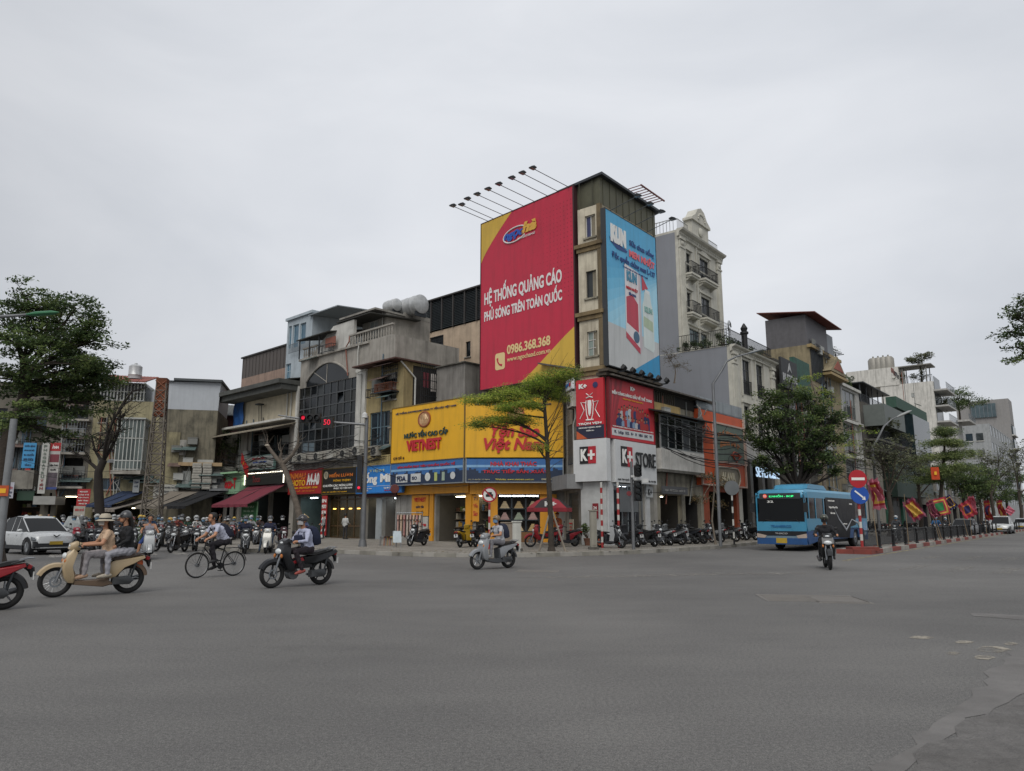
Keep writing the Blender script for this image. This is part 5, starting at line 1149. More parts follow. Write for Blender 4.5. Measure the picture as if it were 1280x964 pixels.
for (a,b_,yt,yb) in ((1026,1037,476,497),(1014,1022,500,520),(1033,1043,562,592),(1013,1028,578,592),(1014,1024,532,552),(1034,1043,520,542)):
 q = yt_.rect(a,yt,b_,yb); yt_.window(*q,2,2,mat('3d3a36',.6),GLASS)
YW = plaster('8d8268',.45,.5,key='yw'); yt_.shop(.6,4,.15,3.6,mat('2c2a28',.8),3,3,True,seed=81); yt_.shop(5,9,.15,3.6,mat('2c2a28',.8),3,3,False,seed=82)
yt_.wall(0,yt_.W,.15,z2_,YW,depth=12)
ds = depth_to(yt_,0,hx(968,425)); MB().box(-.25,yt_.W+.3,-.3,.1,z2_-.3,z2_).box(3.5,yt_.W,-.9,-.003,yt_.uv(1030,470)[1],yt_.uv(1030,470)[1]+.25).build('cornice',mat('93805a',.7),yt_.root)
pdz = yt_.uv(1035,468)[1]; MB().prism([(3.4,pdz),(8.6,pdz),(6,pdz+1.8)],-.9,-.003).build('pediment',YW,yt_.root); MB().prism([(4.4,pdz+.3),(7.6,pdz+.3),(6,pdz+1.3)],-.95,-.9).build('pediment_panel',mat('8a4a3a',.7),yt_.root)
q = yt_.rect(1010,430,1026,460); b = MB()
za_ = z2_; zb2 = yt_.uv(1020,400)[1]
dA = depth_to(yt_,.1,hx(957,415))
MB().box(.1,yt_.W-2.6,.2,dA,za_,zb2).build('attic',mat('5c5b5e',.6,.2,streak=.2),yt_.root); MB().box(yt_.W-2.5,yt_.W-.2,.3,6,za_,zb2-.5).build('attic_bay',mat('7f8488',.5,.2,streak=.3),yt_.root)
gutter_roof(yt_,-.5,yt_.W-1.0,-.9,dA+.6,zb2,zb2+.8,mat('6b3830',.7,.1,var=.2))
q = MB()
for k in range(9): q.box(.3+k*.42,.36+k*.42,-.15,-.1,za_-3.4,za_-.4)
q.build('loggia_bars',DSTEEL,yt_.root); MB().box(.3,4.0,-.08,-.003,za_-3.4,za_-.4).build('loggia_shade_panel',mat('33373a',.6),yt_.root)  # the loggia's shaded depth is only the dark colour of this flat panel
gl = Bld('glass_narrow_house','narrow pale-framed glass house front with three stacked picture windows',PRt(46.4),PRt(53.5),12); z3_ = gl.uv(1062,484)[1]
for (yt,yb) in ((490,523),(531,565),(575,607)):
 q = gl.rect(1054,yt,1070,yb); gl.window(q[0],q[1],q[2],q[3],3,1,mat('8f928f',.5),[glass('3a4245',.1),glass('4d5350',.12),glass('2b3133',.1)],split=[.5])
gl.wall(0,gl.W,.15,z3_,plaster('a8a7a2',.2,.3,key='gl'),depth=14)
for k,py_ in enumerate((485,527,570)): MB().box(-.1,gl.W+.1,-.25,-.003,gl.uv(1062,py_)[1]-.2,gl.uv(1062,py_)[1]+.1).build('string_course',WHT,gl.root)
glF = Frame(PRt(46.4),PRt(53.5))
for k in range(5): bush('roof_shrub','%s shrub on the roof edge of the pale glass house' % ('first','second','third','fourth','fifth')[k],glF.w(.3+k*1.3,.8,z3_),.8,.7,.75,500,.2,G_MID,90+k,group='roof shrubs of the glass house')
pg = glF.thing('pergola','thin roof pergola overgrown with bare vines above the pale glass house','pergola',0,0,z3_); b = MB()
for x in (-1.5,2,5): b.box(x,x+.12,1.5,1.62,0,4.2).box(x,x+.12,4.5,4.62,0,4.2)
for k in range(12): b.box(-2.5+k*.8,-2.42+k*.8,1,5,4.2,4.28)
b.build('frame',DSTEEL,pg); leaves_obj('vines',[((x,3,4.6),1.1,2,.5,260) for x in (-2,0,2,4,6)],.22,G_DUSTY,pg,rnd)
# --- far right
n1 = Bld('green_shop_building','low dark building with overgrown balconies over a green-fronted shop',PRt(54),PRt(80),12); z4_ = n1.uv(1105,527)[1]
n1.wall(0,n1.W,.15,z4_,plaster('56544f',.5,.5,key='n1'),depth=10)
q = n1.rect(1104,567,1131,622); MB().box(q[0],q[1],-1.4,-.02,q[2],q[3]).build('sign_box',mat('24382f',.6),n1.root)
n1F = Frame(PRt(54),PRt(80)); q = n1F.rect(1131,569,1150,622); sg,w,h = signboard(n1F,q,-1.45,'grey shop sign with a green drop mark and green KOMAI lettering',mat('4d5553',.6),th=1.4); text('KOMAI',w*.15,h*.3,w*.7,h*.16,-.03,mat('1f5a45',.5,var=0),sg,.03); MB().prism([(w*.4,h*.6),(w*.6,h*.6),(w*.5,h*.85)],-.05,0).build('mark',mat('1f5a45',.5),sg)
n1.box('roof_sign_box',*n1.rect(1079,508,1105,522)[:2],-2.2,-.02,z4_-1.5,z4_+.9,mat('5f6562',.6));
q = n1.rect(1108,507,1146,519); MB().box(q[0],q[1],-1.2,-.02,q[2],q[3]).build('green_canopy',mat('2d4a3d',.7,var=.2),n1.root)
q = n1.rect(1122,525,1143,548); MB().box(q[0],q[1],-1.9,-.03,q[2]-3,q[3]).build('glass_bay',glass('1e2a2e',.1),n1.root)
for (yt,yb) in ((545,560),(562,572)):
 z = n1.uv(1110,yb)[1]; n1.box('balcony_slab',.3,18,-1.5,-.02,z,z+.2,DCONC); n1.railing(.3,18,z+.2,z+1.3,-1.45,DSTEEL,step=.2)
for x0_,x1_ in ((1,6),(8,14),(16,21)): MB().box(x0_,x1_,-.05,.01,.2,3.6).build('shop_front',mat('1e211f',.5),n1.root)
for x in (7,15): MB().box(x,x+.8,-.3,-.004,.2,3.9).build('shop_pillar',mat('2f5c4a',.6),n1.root)
n1.box('grey_side_board',.0,5.0,-.5,-.02,1.0,n1.uv(1085,575)[1],plaster('8d897f',.3,.4,key='gsb'))
for k in range(4): bush('balcony_plant','%s dusty shrub on the balconies above the green shop' % ('first','second','third','fourth')[k],n1F.w(2+k*4,-1,n1.uv(1110,560)[1]+.2),1.8,.7,1.2,900,.28,G_DUSTY,110+k,group='balcony plants above the green shop')
sm = Bld('small_roof_house','dark open rooftop pavilion with a hanging red flag',PRt(54,6),PRt(70,6),6); q = sm.rect(1076,487,1104,508); sm.wall(q[0],q[1],4,q[2]+.1,DWALL,depth=5); b = MB()
for k in range(5): x = q[0]+(q[1]-q[0])*k/4; b.box(x-.08,x+.08,-.02,.1,q[2],q[3])
b.box(q[0]-.4,q[1]+1.8,-.6,5,q[3],q[3]+.15); b.build('pavilion',DSTEEL,sm.root); sm.railing(q[0],q[1],q[2]+.1,q[2]+1.2,0,DSTEEL,step=.25); MB().box(q[0],q[1],2,2.2,q[2]+.1,q[3]).build('back_wall',mat('26282a',.8),sm.root)
wb = Bld('white_stepped_building','large white stepped building with roof tanks and planted terraces',PRt(84,3),PRt(104,3),20); z5 = wb.uv(1150,490)[1]
def sideblock(B_,x0,x1,pxl,pyc,z0,z1,m,y0=0,nm='wall_block'):
 D = depth_to(B_,x0,hx(pxl,pyc),0); MB().box(x0,x1,y0,D,z0,z1).build(nm,m,B_.root); return D
WB2 = plaster('c6c4bd',.15,.5,key='wb2'); WB3 = plaster('a9a8a4',.15,.4,key='wb3')
x_a = wb.uv(1168,500)[0]; z_t = wb.uv(1168,478)[1]
D1 = sideblock(wb,x_a,x_a+8,1100,480,6,z_t,WB2)
z_u = wb.uv(1100,462,-D1)[1]; MB().box(x_a-.1,x_a+6,D1*.62,D1+6,z_t-.1,z_u).build('wall_block',WB2,wb.root)
for k in range(4):
 t = wb.thing('water_tank','%s of the upright water tanks on top of the white stepped building' % ('first','second','third','last')[k],'water tank',x_a+1,D1*(1.12-.1*k),z_u,'upright tanks on the white building')
 MB().lathe([(1.0,0),(1.0,1.9),(.7,2.3),(.15,2.4),(.15,2.7),(.01,2.7)],14).build('drum',mat('8a877f',.5,.2),t,True)
q = MB()
for y in (D1*.1,D1*.55): q.box(x_a+.4,x_a+.55,y,y+.15,z_t,z_t+3.2).box(x_a+4,x_a+4.15,y,y+.15,z_t,z_t+3.2)
q.box(x_a,x_a+4.4,0,D1*.62,z_t+3.2,z_t+3.4); q.build('terrace_canopy',mat('77756e',.7),wb.root);
b = MB()
for k in range(int(D1*.6/.5)): b.box(x_a+.05,x_a+.12,k*.5,k*.5+.07,z_t,z_t+1.2)
b.box(x_a,x_a+.16,0,D1*.6,z_t+1.2,z_t+1.3); b.build('railing',STEEL,wb.root)
for k,py_ in enumerate((495,513,531)):
 z = wb.uv(1176,py_)[1]; wb.box('balcony_slab',x_a,x_a+9,-2.2,-.02,z,z+.3,WB3); wb.railing(x_a,x_a+9,z+.3,z+1.5,-2.1,STEEL,step=.3)
 MB().box(x_a+1,x_a+7,-.06,-.01,z+.3,z+3).build('window_band',glass('30383c'),wb.root)
z_l = wb.uv(1185,522)[1]; x_b = wb.uv(1196,540)[0]; D2 = sideblock(wb,x_b,x_b+8,1150,540,2,z_l,WB3,nm='lower_block'); wb.box('balcony_slab',x_b,x_b+9,-2.5,-.02,z_l,z_l+.4,WB3); wb.railing(x_b,x_b+9,z_l+.4,z_l+1.6,-2.4,STEEL,step=.3)
wbF = Frame(PRt(84,3),PRt(104,3))
for k,(dx,dy,z,s__) in enumerate(((0,2,z_t,1.5),(0,6,z_t,1.3),(0,9,z_t,1.2),(5,-1,z_t-5,1.5))):
 bush('terrace_shrub','%s dusty shrub on the white stepped terraces' % ('first','second','third','fourth')[k],wbF.w(x_a+1+dx,dy,z),s__,s__,s__*.8,700,.3,G_DUSTY,120+k,group='shrubs on the white stepped terraces')
tree('terrace_tree','round-topped rooftop tree on the white stepped building',wbF.w(x_a+1.5,2.0,z_t),[(0,0,0),(.1,0,2),(0,.1,3.4)],(.2,.1),[((0,0,5),2.6,2.6,1.0,14,.9),((-1,0,4.4),1.5,1.5,.6,6,.8)],.3,G_DUSTY,BARK,12,per=50,clump=.9)
tree('terrace_tree','broad tree growing from the lower white terrace',wbF.w(x_b+2,-.5,z_l),[(0,0,0),(.1,0,2),(0,.1,4)],(.25,.1),[((0,0,5.5),4.5,4,2,16,.9),((-2,0,4),3,3,1.5,8,.7),((3,0,4.2),3,3,1.4,8,.7)],.35,G_MID,BARK,13,per=60,clump=1.2)
gy = Bld('grey_far_building','plain grey building at the far right end of the street with a blue-grey window',PRt(140,2),PRt(168,2),20)
x_c = gy.uv(1262,520)[0]; z6 = gy.uv(1262,507)[1]; GY = mat('858381',.8,var=.08,streak=.2,key='gy')
D3 = sideblock(gy,x_c,x_c+10,1200,540,.2,gy.uv(1250,518)[1],GY); sideblock(gy,x_c+1.5,x_c+11,1195,510,5,z6+2,GY,nm='upper_block')
MB().box(x_c+.9,x_c+1.49,D3*.25,D3*.75,z6-3.5,z6+.8).build('window',glass('46555a',.15),gy.root); b = MB()
for k in range(7): b.box(x_c+.8,x_c+.9,D3*(.25+.08*k),D3*(.25+.08*k)+.12,z6-3.5,z6+.8)
b.build('mullions',STEEL,gy.root)
for k in range(6):
 z = 6+k*4.2; b = MB().box(x_c+1,x_c+9,-.4,-.02,z,z+2.6).build('window_band',glass('3a444a'),gy.root); gy.box('string_course',x_c,x_c+10,-.8,-.02,z-.5,z-.2,WHT)
st = MB()
for k in range(20): st.box(x_c-.9,x_c-.1,D3*.62,D3*.62+2.4,6+k*1.15,6.2+k*1.15)
for y in (0,2.4): st.box(x_c-.9,x_c-.8,D3*.62+y,D3*.62+y+.12,3,29)
st.build('fire_ladder',DSTEEL,gy.root)
fb = Bld('pale_far_house','pale blue-green far house beside the grey building',PRt(186,2),PRt(250,2),20);
for k in range(10):
 for j in range(5): fb.window(2+k*6,5.2+k*6,5+j*4.3,7.6+j*4.3,1,1,STEEL,glass('414c50'),sill=False,rec=.1)
fb.wall(0,fb.W,.15,25,plaster('989b9c',.2,.3,key='fb'),depth=20)
fl = Bld('low_far_row','low shop row with plain fronts between the trees of the far right street',PRt(80.5),PRt(139),9);
for k in range(9): fl.shop(1+k*6.3,6.4+k*6.3,.15,3.4,mat('26262a',.8),2,0,False,seed=k); fl.window(1.5+k*6.3,5.6+k*6.3,5,7.4,3,1,STEEL,GLASS)
fl.wall(0,fl.W,.15,9,plaster('77736a',.4,.5,key='fl'),depth=9)
for B_,D_,z_ in ((fb,19,24),(gy,D3,24)):
 x_ = 0 if B_ is fb else x_c
 for k in range(7):
  for j in range(5):
   y = D_*(.08+.12*k); z = 4+j*4.2
   if B_ is gy and y > D3*.6: continue
   w_ = MB().box(x_-.12,x_-.02,y,y+1.5,z,z+1.9).build('window',[WINC,WIND,GLASSB][(k+j) % 3],B_.root); MB().box(x_-.2,x_-.02,y-.12,y+1.62,z-.2,z-.02).build('sill',WHT,w_)
# ------------------------------------------------------------------ houses at the left end
E7 = PL(290)
cb = Bld('canopied_shophouse','cream-walled shophouse with deep slab canopy, blue tarpaulin and dark open balcony',PL(290),PL(366),9); Wc = cb.W
zr = cb.uv(326,488)[1]; zl = cb.uv(326,531)[1]; zs_ = cb.uv(326,585)[1]
q = cb.rect(314,537,361,571); cb.hole(q[0],q[1],q[2],q[3])
s1 = cb.rect(315,611,362,672); cb.shop(1.2,6.2,.15,s1[3]-.3,mat('2b2f2a',.8),4,3,True,lit=LITC,seed=91); cb.shop(6.5,Wc-.6,.15,s1[3]-.3,mat('2b2a2a',.8),4,3,False,seed=92)
cb.wall(0,Wc,.15,zl,GREYW,depth=9)
cb.wall(.6,Wc,zl+.004,zr-.3,plaster('c0b69f',.25,.3,key='crm'),depth=8,name='upper_wall')
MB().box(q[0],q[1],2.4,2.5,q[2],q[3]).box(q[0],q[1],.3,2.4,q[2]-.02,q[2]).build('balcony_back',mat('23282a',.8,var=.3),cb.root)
cb.railing(q[0],q[1],q[2],q[2]+1.1,.1,DSTEEL,step=.2)
lv = MB()
for k in range(6): x = q[0]+1+(q[1]-q[0]-1.5)*k/6; lv.box(x,x+.35,1.6,1.7,q[2],q[2]+2.0)
lv.build('curtain',mat('5f6f70',.9,var=.3),cb.root)
MB().box(-.8,Wc+.1,-1.9,.5,zr-.35,zr).box(-.6,Wc,-1.6,.4,zr-.8,zr-.36).build('slab_canopy',mat('4b4d4a',.8,var=.25,stain=.4),cb.root)
gutter_roof(cb,-.2,Wc,-1.0,5,zr+.1,zr+1.3,DKROOF)
tp = MB(); tv = []
for i in range(8):
 for j in range(8): tv.append((-.5+i*.26,-.25+.06*math.sin(i*1.7+j),zl+.2+j*(zr-zl-1.0)/7))
tp.add(tv,[(i*8+j,(i+1)*8+j,(i+1)*8+j+1,i*8+j+1) for i in range(7) for j in range(7)]); tp.build('tarpaulin',mat('27528a',.5,var=.35,scale=1.2),cb.root,True)
MB().box(-.8,Wc,-1.1,0,zl-.15,zl+.02).build('ledge',WHT,cb.root)
aw = gutter_roof(cb,-2.8,Wc,-2.2,-.1,zl-.9,zl-.3,mat('8a8272',.7,.1,var=.15,stain=.3),name='sheet_awning')
MB().box(q[0]-1.6,q[0]-.5,-.15,-.003,zs_,q[3]+.1).build('column',GREYW,cb.root)
for x in (Wc-1.6,Wc-1.0): cb.pipe([(x,-.1,zr-.8),(x,-.12,zl)],.06)
LP = MB(); LP.tube((4.2,-.2,zl),(4.2,-.3,zl+1.6),.03); LP.tube((4.6,-.2,zl),(4.6,-.3,zl+1.7),.03); LP.box(4.3,4.9,-.7,-.2,zl+1.6,zl+1.72); LP.build('wall_lamp',DSTEEL,cb.root)
cF = Frame(PL(290),PL(366))
sg,w,h = signboard(cF,cF.rect(309,571,349,587),-.5,'dirty white signboard with blue and red lines above the green shop',mat('a9aca8',.6,stain=.3),border=mat('6f8f88',.5))
text('PHOTOCOPY',w*.35,h*.72,w*.4,h*.16,-.02,RT,sg,.03); text('IN ẤN - SỬA MÁY',w*.38,h*.48,w*.42,h*.16,-.02,mat('2350a8',.5,var=0),sg,.03); text('THIẾT KẾ - QUẢNG CÁO',w*.2,h*.14,w*.75,h*.24,-.02,mat('4b4a3a',.5,var=0),sg,.04)
for k in range(4): MB().box(w*.03,w*.16,-.02,0,h*(.15+.2*k),h*(.24+.2*k)).build('printed_block',mat('7a7f7d',.5),sg)
GRN = mat('7fa283',.5,var=.08,stain=.15)
q = cF.rect(276,594,315,618); sg,w,h = signboard(cF,(q[0],q[1],q[2],q[3]),-1.1,'pale green shop sign box with red Toco-T lettering and round leaf mark',GRN,th=1.0)
MB().lathe([(h*.34,-.02),(h*.34,-.05),(.01,-.05)],20,(w*.28,0,h*.52),'y').build('emblem',mat('2f4a34',.5),sg); text('Toco-T',w*.46,h*.25,w*.44,h*.55,-.04,RT,sg,.05)
MB().box(-1.0,w+.3,-.5,.9,h,h+.14).build('cap',mat('8fb58f',.5),sg)
q = cF.rect(315,590,366,606); sg,w,h = signboard(cF,q,-.7,'dark shop fascia dotted with small white lights right of the green box',mat('1c211d',.6),th=.6)
b = MB()
for k in range(22): b.box(w*(.1+.04*k)-.05,w*(.1+.04*k)+.05,-.04,0,h-.12,h-.04)
for k in range(8): b.box(.1,.2,-.04,0,h*.1*k+.05,h*.1*k+.13); b.box(w-.2,w-.1,-.04,0,h*.1*k+.05,h*.1*k+.13)
b.build('bulbs',lamp('fff6e0',2.5),sg)
text('Toco',w*.22,h*.2,w*.2,h*.5,-.02,mat('7a2b2b',.5),sg,.02)
q = cF.rect(340,629,359,660); sg,w,h = signboard(cF,q,-2.6,'green menu board with white rows standing under the maroon awning',mat('1f5a30',.5),border=mat('5f7f62',.5),th=.06)
for k in range(5): text(('MENU','TRÀ SỮA  25K','CÀ PHÊ  20K','NƯỚC ÉP  30K','SINH TỐ  35K')[k],w*.12,h*(.8-.16*k),w*.7,h*.07,-.02,mat('a9c4a8',.5,var=0),sg,.02)
fl_ = cF.thing('flag','red flag with yellow star on a short pole above the white signboard','flag',cF.uv(317,570)[0],-.6,zl-3.4); MB().tube((0,0,-1.2),(0,-.6,1.2),.02).build('pole',STEEL,fl_); b = MB(); vs = []
for i in range(9):
 for j in range(4): vs.append((i*.16,-.5+.05*math.sin(i),1.0-j*.3-i*.16))
b.add(vs,[(i*4+j,i*4+j+1,(i+1)*4+j+1,(i+1)*4+j) for i in range(8) for j in range(3)]); b.build('cloth',cloth('a3201f'),fl_,True); MB().prism([(.62+(.14 if k % 2 == 0 else .06)*math.sin(R(36*k)),.05+(.14 if k % 2 == 0 else .06)*math.cos(R(36*k))) for k in range(10)],-.6,-.58).build('star',YT,fl_)
awning(cF,(cF.uv(314,604)[0]+.6,Wc-.5,4.35),3.4,1.75,'large maroon cloth awning over the drink shop',cloth('6b2735',key='maroon'),ym=-.2)
# brown metal box house behind
bx = Bld('brown_box_house','house with a tall windowless brown metal-clad box on its roof',PL(300)+V2(.688,.725)*5,PL(355)+V2(.688,.725)*5,8)
q = bx.rect(301,442,358,500); zz = bx.uv(328,467)[1]; d_ = 3.2
MB().box(q[0]+.2,q[1]+2,0,6,zz,q[3]+.1).build('cladding',mat('57514d',.6,.3,var=.08,streak=.1),bx.root); b = MB()
for k in range(14): b.box(q[0]+.3+k*.7,q[0]+.36+k*.7,-.03,0,zz,q[3])
b.build('cladding_rib',mat('4a4542',.6,.3),bx.root); MB().box(q[0]+.05,q[1]+2,-.15,6.2,q[3]+.1,q[3]+.25).build('roof',mat('2f2d2c',.6),bx.root)
bx.wall(q[0]+.2,q[1]+2,4,zz-.004,plaster('8f7a6d',.3,.3,key='bxw'),depth=6)
# blue-white tall house behind the glass front
bw = Bld('blue_white_tower','slim pale blue-white house rising behind, with tall window strips',PL(355)+V2(.688,.725)*4,PL(396)+V2(.688,.725)*4,8)
q = bw.rect(358,402,389,470);
for a,b_,yt,yb in ((360.5,364,408,436),(366,373,406,434),(375,382,404,430),(357,363,455,482)):
 r_ = bw.rect(a,yt,b_,yb); bw.window(*r_,2 if a == 357 else 1,3 if a == 357 else 1,mat('9fb0b8',.5),glass('4c6a7c',.15),sill=False,split=[.33,.66] if a == 357 else None,fw=.05)
zt8 = bw.uv(372,398)[1]; BLW = plaster('a3adb3',.15,.25,key='blw'); bw.wall(q[0],q[1],4,zt8,BLW,depth=7); MB().box(q[0]-.1,q[1]+.2,-.2,7.1,zt8,zt8+.25).build('parapet',BLW,bw.root)
bw.railing(q[0]+1,q[1],bw.uv(375,440)[1],bw.uv(375,433)[1]+.3,-.3,STEEL)
gutter_roof(bw,q[1]-.3,q[1]+4.5,-.3,6,zt8-.2,zt8+.3,mat('8d9498',.5,.3))
# left line
LL0 = V2(at(-60,647,60).x,60.0); LL1 = V2(at(289,647,65).x,65.0); LLd = (LL1-LL0).normalized()
def PX(px,off=0):
 n = V2(-LLd.y,LLd.x); p = on_line(LL0+n*off,LLd,px); return V2(p.x,p.y)
low = Bld('low_terrace_shops','low shop block with a planted terrace, stacked white crates and grey shutters',PX(222),PX(291),7)
zt_ = low.uv(250,583)[1]
low.shop(.3,3.6,.15,low.uv(250,618)[1],mat('1f1e1d',.9),4,2,False,seed=101); low.shop(3.9,low.W-.3,.15,low.uv(250,618)[1],mat('1f1e1d',.9),4,2,False,seed=102)
low.wall(0,low.W,.15,zt_,plaster('6f6c66',.5,.5,key='low'),depth=7); MB().box(-.2,low.W*.75,-.5,.1,zt_,zt_+.3).build('cornice',plaster('a08a6a',.3,.3,key='lc'),low.root)
q = low.rect(228,589,238,611); low.box('shutter',q[0],q[1],-.12,-.004,q[2],q[3],mat('7f827f',.5,var=.2))
q = low.rect(266,592,276,606); low.box('window_box',q[0],q[1],-.1,-.004,q[2],q[3],mat('20262a',.4))
lowF = Frame(PX(222),PX(291))
cr_ = MB().box(0,.72,-.6,0,0,.42).box(.04,.68,-.63,-.6,.05,.17).box(.04,.68,-.63,-.6,.25,.37).mesh('crate',mat('a19f96',.6,stain=.3,var=.2))
q = lowF.rect(241,588,266,612)
for i in range(2):
 for j in range(5):
  o_ = bpy.data.objects.new('crate',cr_); COL.objects.link(o_); p = lowF.w(q[0]+i*.82+.05*(j % 2),-.06,q[2]+.45*j); o_.location = p; o_.rotation_euler = (0,0,lowF.rz)
  tag(o_,'white plastic crate, %s from the bottom of the %s stack above the grey awning' % (('lowest','second','third','fourth','topmost')[j],('left','right')[i]),'crate','white crates stacked on the low shop wall')
for k in range(9): bush('terrace_plant','%s dark plant from the left on the terrace of the low shops' % ('first','second','third','fourth','fifth','sixth','seventh','eighth','last')[k],lowF.w(-.2+k*.62,.7,zt_+.2),.8,.5,.95+.25*(k % 3),420,.17,G_DARK if k % 3 else G_MID,140+k,group='plants on the low shop terrace')
lb = Bld('brick_back_house','small grey block wall and dark red tin house between the stained wall and cream house',PX(262,5),PX(296,5),6)
q = lb.rect(269,541,292,562); lb.wall(q[0],q[1]+1,2,q[3],plaster('6d6a60',.5,.4,key='lbk'),depth=2); q2 = lb.rect(261,516,292,545)
MB().box(q2[0],q2[1]+1,2.2,6,q2[2]-2,q2[3]).build('tin_wall',mat('4f2a2d',.7,var=.2,streak=.3),lb.root); gutter_roof(lb,q2[0]-.3,q2[1]+1.5,1.6,6,q2[3],q2[3]+1.6,mat('4c4f4e',.7,var=.2)); lb.box('window_frame',q2[0]+.6,q2[0]+1.6,2.1,2.19,q2[2]-2,q2[2]+.6,mat('6f8597',.5)); lb.box('window_shade_panel',q2[0]+.7,q2[0]+1.5,2.05,2.11,q2[2]-1.9,q2[2]+.5,mat('1a1d20',.4))  # solid dark slab over the frame gives the open window's inner shade as colour
tree('backyard_tree','small dark tree top behind the red tin house',lb.w(q2[0]+1.2,8,0),[(0,0,0),(.1,0,4),(0,.2,8)],(.15,.08),[((0,0,10.2),1.6,1.4,.9,8,1)],.2,G_DARK,BARK,33,per=45,clump=.5)
# stained party wall
sw = Bld('stained_wall_building','old building with a blank moss- and rain-stained wall and a pale panel along its top',PX(189),PX(263),8)
q = sw.rect(198,478,262,512); MOSS = plaster('706b5c',.8,.9,key='moss',stainc='22231e')
sw.wall(0,sw.W,.15,q[2],MOSS,depth=8); zt_ = q[3]
MB().prism([(q[0]-.3,q[2]+.003),(sw.W,q[2]+.003),(sw.W+.1,zt_+.1),(q[0]-.3,zt_)],.02,6).build('top_panel',mat('a3a8ad',.6,var=.04,streak=.15),sw.root)
MB().box(q[0]+1.2,sw.W+.25,-.35,6,zt_+.1,zt_+.3).box(q[0]-.3,q[0]+1.2,-.2,6,zt_,zt_+.1).build('roof_edge',mat('3f4446',.6),sw.root)
MB().box(0,1.8,-.1,-.003,4.2,q[2]-2).build('stain_pier',plaster('8b8468',.7,.8,key='pier'),sw.root)
r_ = sw.rect(219,550,233,569); sw.box('whitewashed_patch',r_[0],r_[1],-.09,-.004,r_[2],r_[3],plaster('9a9891',.6,.5,key='wp'))
swF = Frame(PX(189),PX(263))
sg,w,h = signboard(swF,swF.rect(193,606,224,623),-.4,'wide dirty white sign with rows of dark lettering over the grey awning',mat('96968f',.6,stain=.3))
for k,t in enumerate(('ĐỒ CHƠI - TRUYỆN TRANH','VĂN PHÒNG PHẨM','TOÀN QUỐC - GIÁ RẺ')): text(t,w*.08,h*(.7-.28*k),w*.84,h*.18,-.02,mat('3f4044',.5,var=0),sg,.03)
awning(swF,(swF.uv(218,612)[0],swF.uv(255,612)[0],swF.uv(236,612)[1]),4.6,1.5,'faded grey-brown cloth awning with a hanging valance left of the black one',cloth('716a60',key='grya'),skew=-1.9)
awning(Frame(PX(222),PX(291)),(lowF.uv(255,612)[0],lowF.uv(286,611)[0],lowF.uv(270,612)[1]),4.6,1.5,'black cloth awning between the grey-brown and the maroon one',cloth('1c1d20',key='blka'),skew=-2.6)
# yellow house with enclosed balcony
yh = Bld('faded_yellow_house','tall faded yellow house with red-tiled glazed top floor',PX(104),PX(189),9); YH = plaster('8f886c',.35,.45,key='yh')
zr = yh.uv(148,478)[1]; zc = yh.uv(148,501)[1]
for r4 in ((122,549,130,562),(124,522,134,528),(107,540,111,552)):
 q = yh.rect(*r4); yh.window(*q,2,1,mat('5c4a3f',.6),GLASS)
q = yh.rect(126,598,150,612); yh.window(q[0],q[1],q[2],q[3],3,1,mat('3c4f63',.5),GLASSB)
yh.shop(.6,5,.15,yh.uv(120,634)[1],mat('24211f',.9),4,3,True,seed=111); yh.shop(6,yh.W-1,.15,yh.uv(160,634)[1],mat('24211f',.9),4,3,False,seed=112)
yh.wall(0,yh.W,.15,zc,YH,depth=9)
b = MB()
for k in range(14): x = .4+k*(yh.W-1.8)/13; b.box(x-.05,x+.05,-.05,.06,zc,zr)
for z in (zc+.05,(zc+zr)/2,zr-.05): b.box(.3,yh.W-1.3,-.045,.055,z-.04,z+.04)
gz_ = b.build('glazing_bars',mat('9a9c98',.5),yh.root); MB().box(.3,yh.W-1.3,.1,4,zc,zr).build('glazing',glass('2d3436',.1),gz_)
gutter_roof(yh,-.3,yh.W-1.2,-.9,4,zr,zr+1.3,REDROOF); tank(Frame(PX(104),PX(189)),yh.uv(163,470)[0],1.5,zr+.4,'upright steel water tank on the red-tiled roof',.55,1.3,False)
q = yh.rect(151,527,184,588); fb_ = MB(); bx0,bx1,bz0,bz1 = q; bo = 1.5
MB().box(bx0-.2,bx1,-bo-.1,-.004,bz0-.4,bz0-.1).build('balcony_slab',GREYW,yh.root)
for k in range(8): x = bx0+(bx1-bx0)*k/7; fb_.box(x-.035,x+.035,-bo-.03,-bo+.04,bz0-.1,bz1)
for k in range(4): y = -bo+bo*k/3.2; fb_.box(bx1-.05,bx1+.02,y-.03,y+.03,bz0-.1,bz1)
for f in (0,.17,.62,1): z = bz0+(bz1-bz0)*f; fb_.box(bx0,bx1,-bo-.04,-bo+.05,z-.04,z+.04).box(bx1-.06,bx1+.03,-bo,0,z-.04,z+.04).box(bx0-.03,bx0+.06,-bo,0,z-.04,z+.04)
fb_.box(bx0-.1,bx1+.1,-bo-.2,0,bz1+.04,bz1+.14)
eb = fb_.build('balcony_enclosure',mat('a3a6a2',.5,.1),yh.root)
for k in range(7):
 for f0,f1 in ((.02,.16),(.19,.6),(.64,.98)): a = bx0+(bx1-bx0)*k/7; MB().box(a+.04,a+(bx1-bx0)/7-.04,-bo-.005,-bo+.005,bz0+(bz1-bz0)*f0,bz0+(bz1-bz0)*f1).build('pane',[glass('4a5350',.15),glass('39413f',.12),glass('5b6462',.2)][rnd.randrange(3)],eb)
yF = Frame(PX(104),PX(189))
awning(yF,(yF.uv(152,617)[0],yF.uv(182,612)[0],yF.uv(165,614)[1]),4.0,1.2,'dark blue cloth awning beside the steel pylon',cloth('27344d',key='blua'),skew=-1.5)
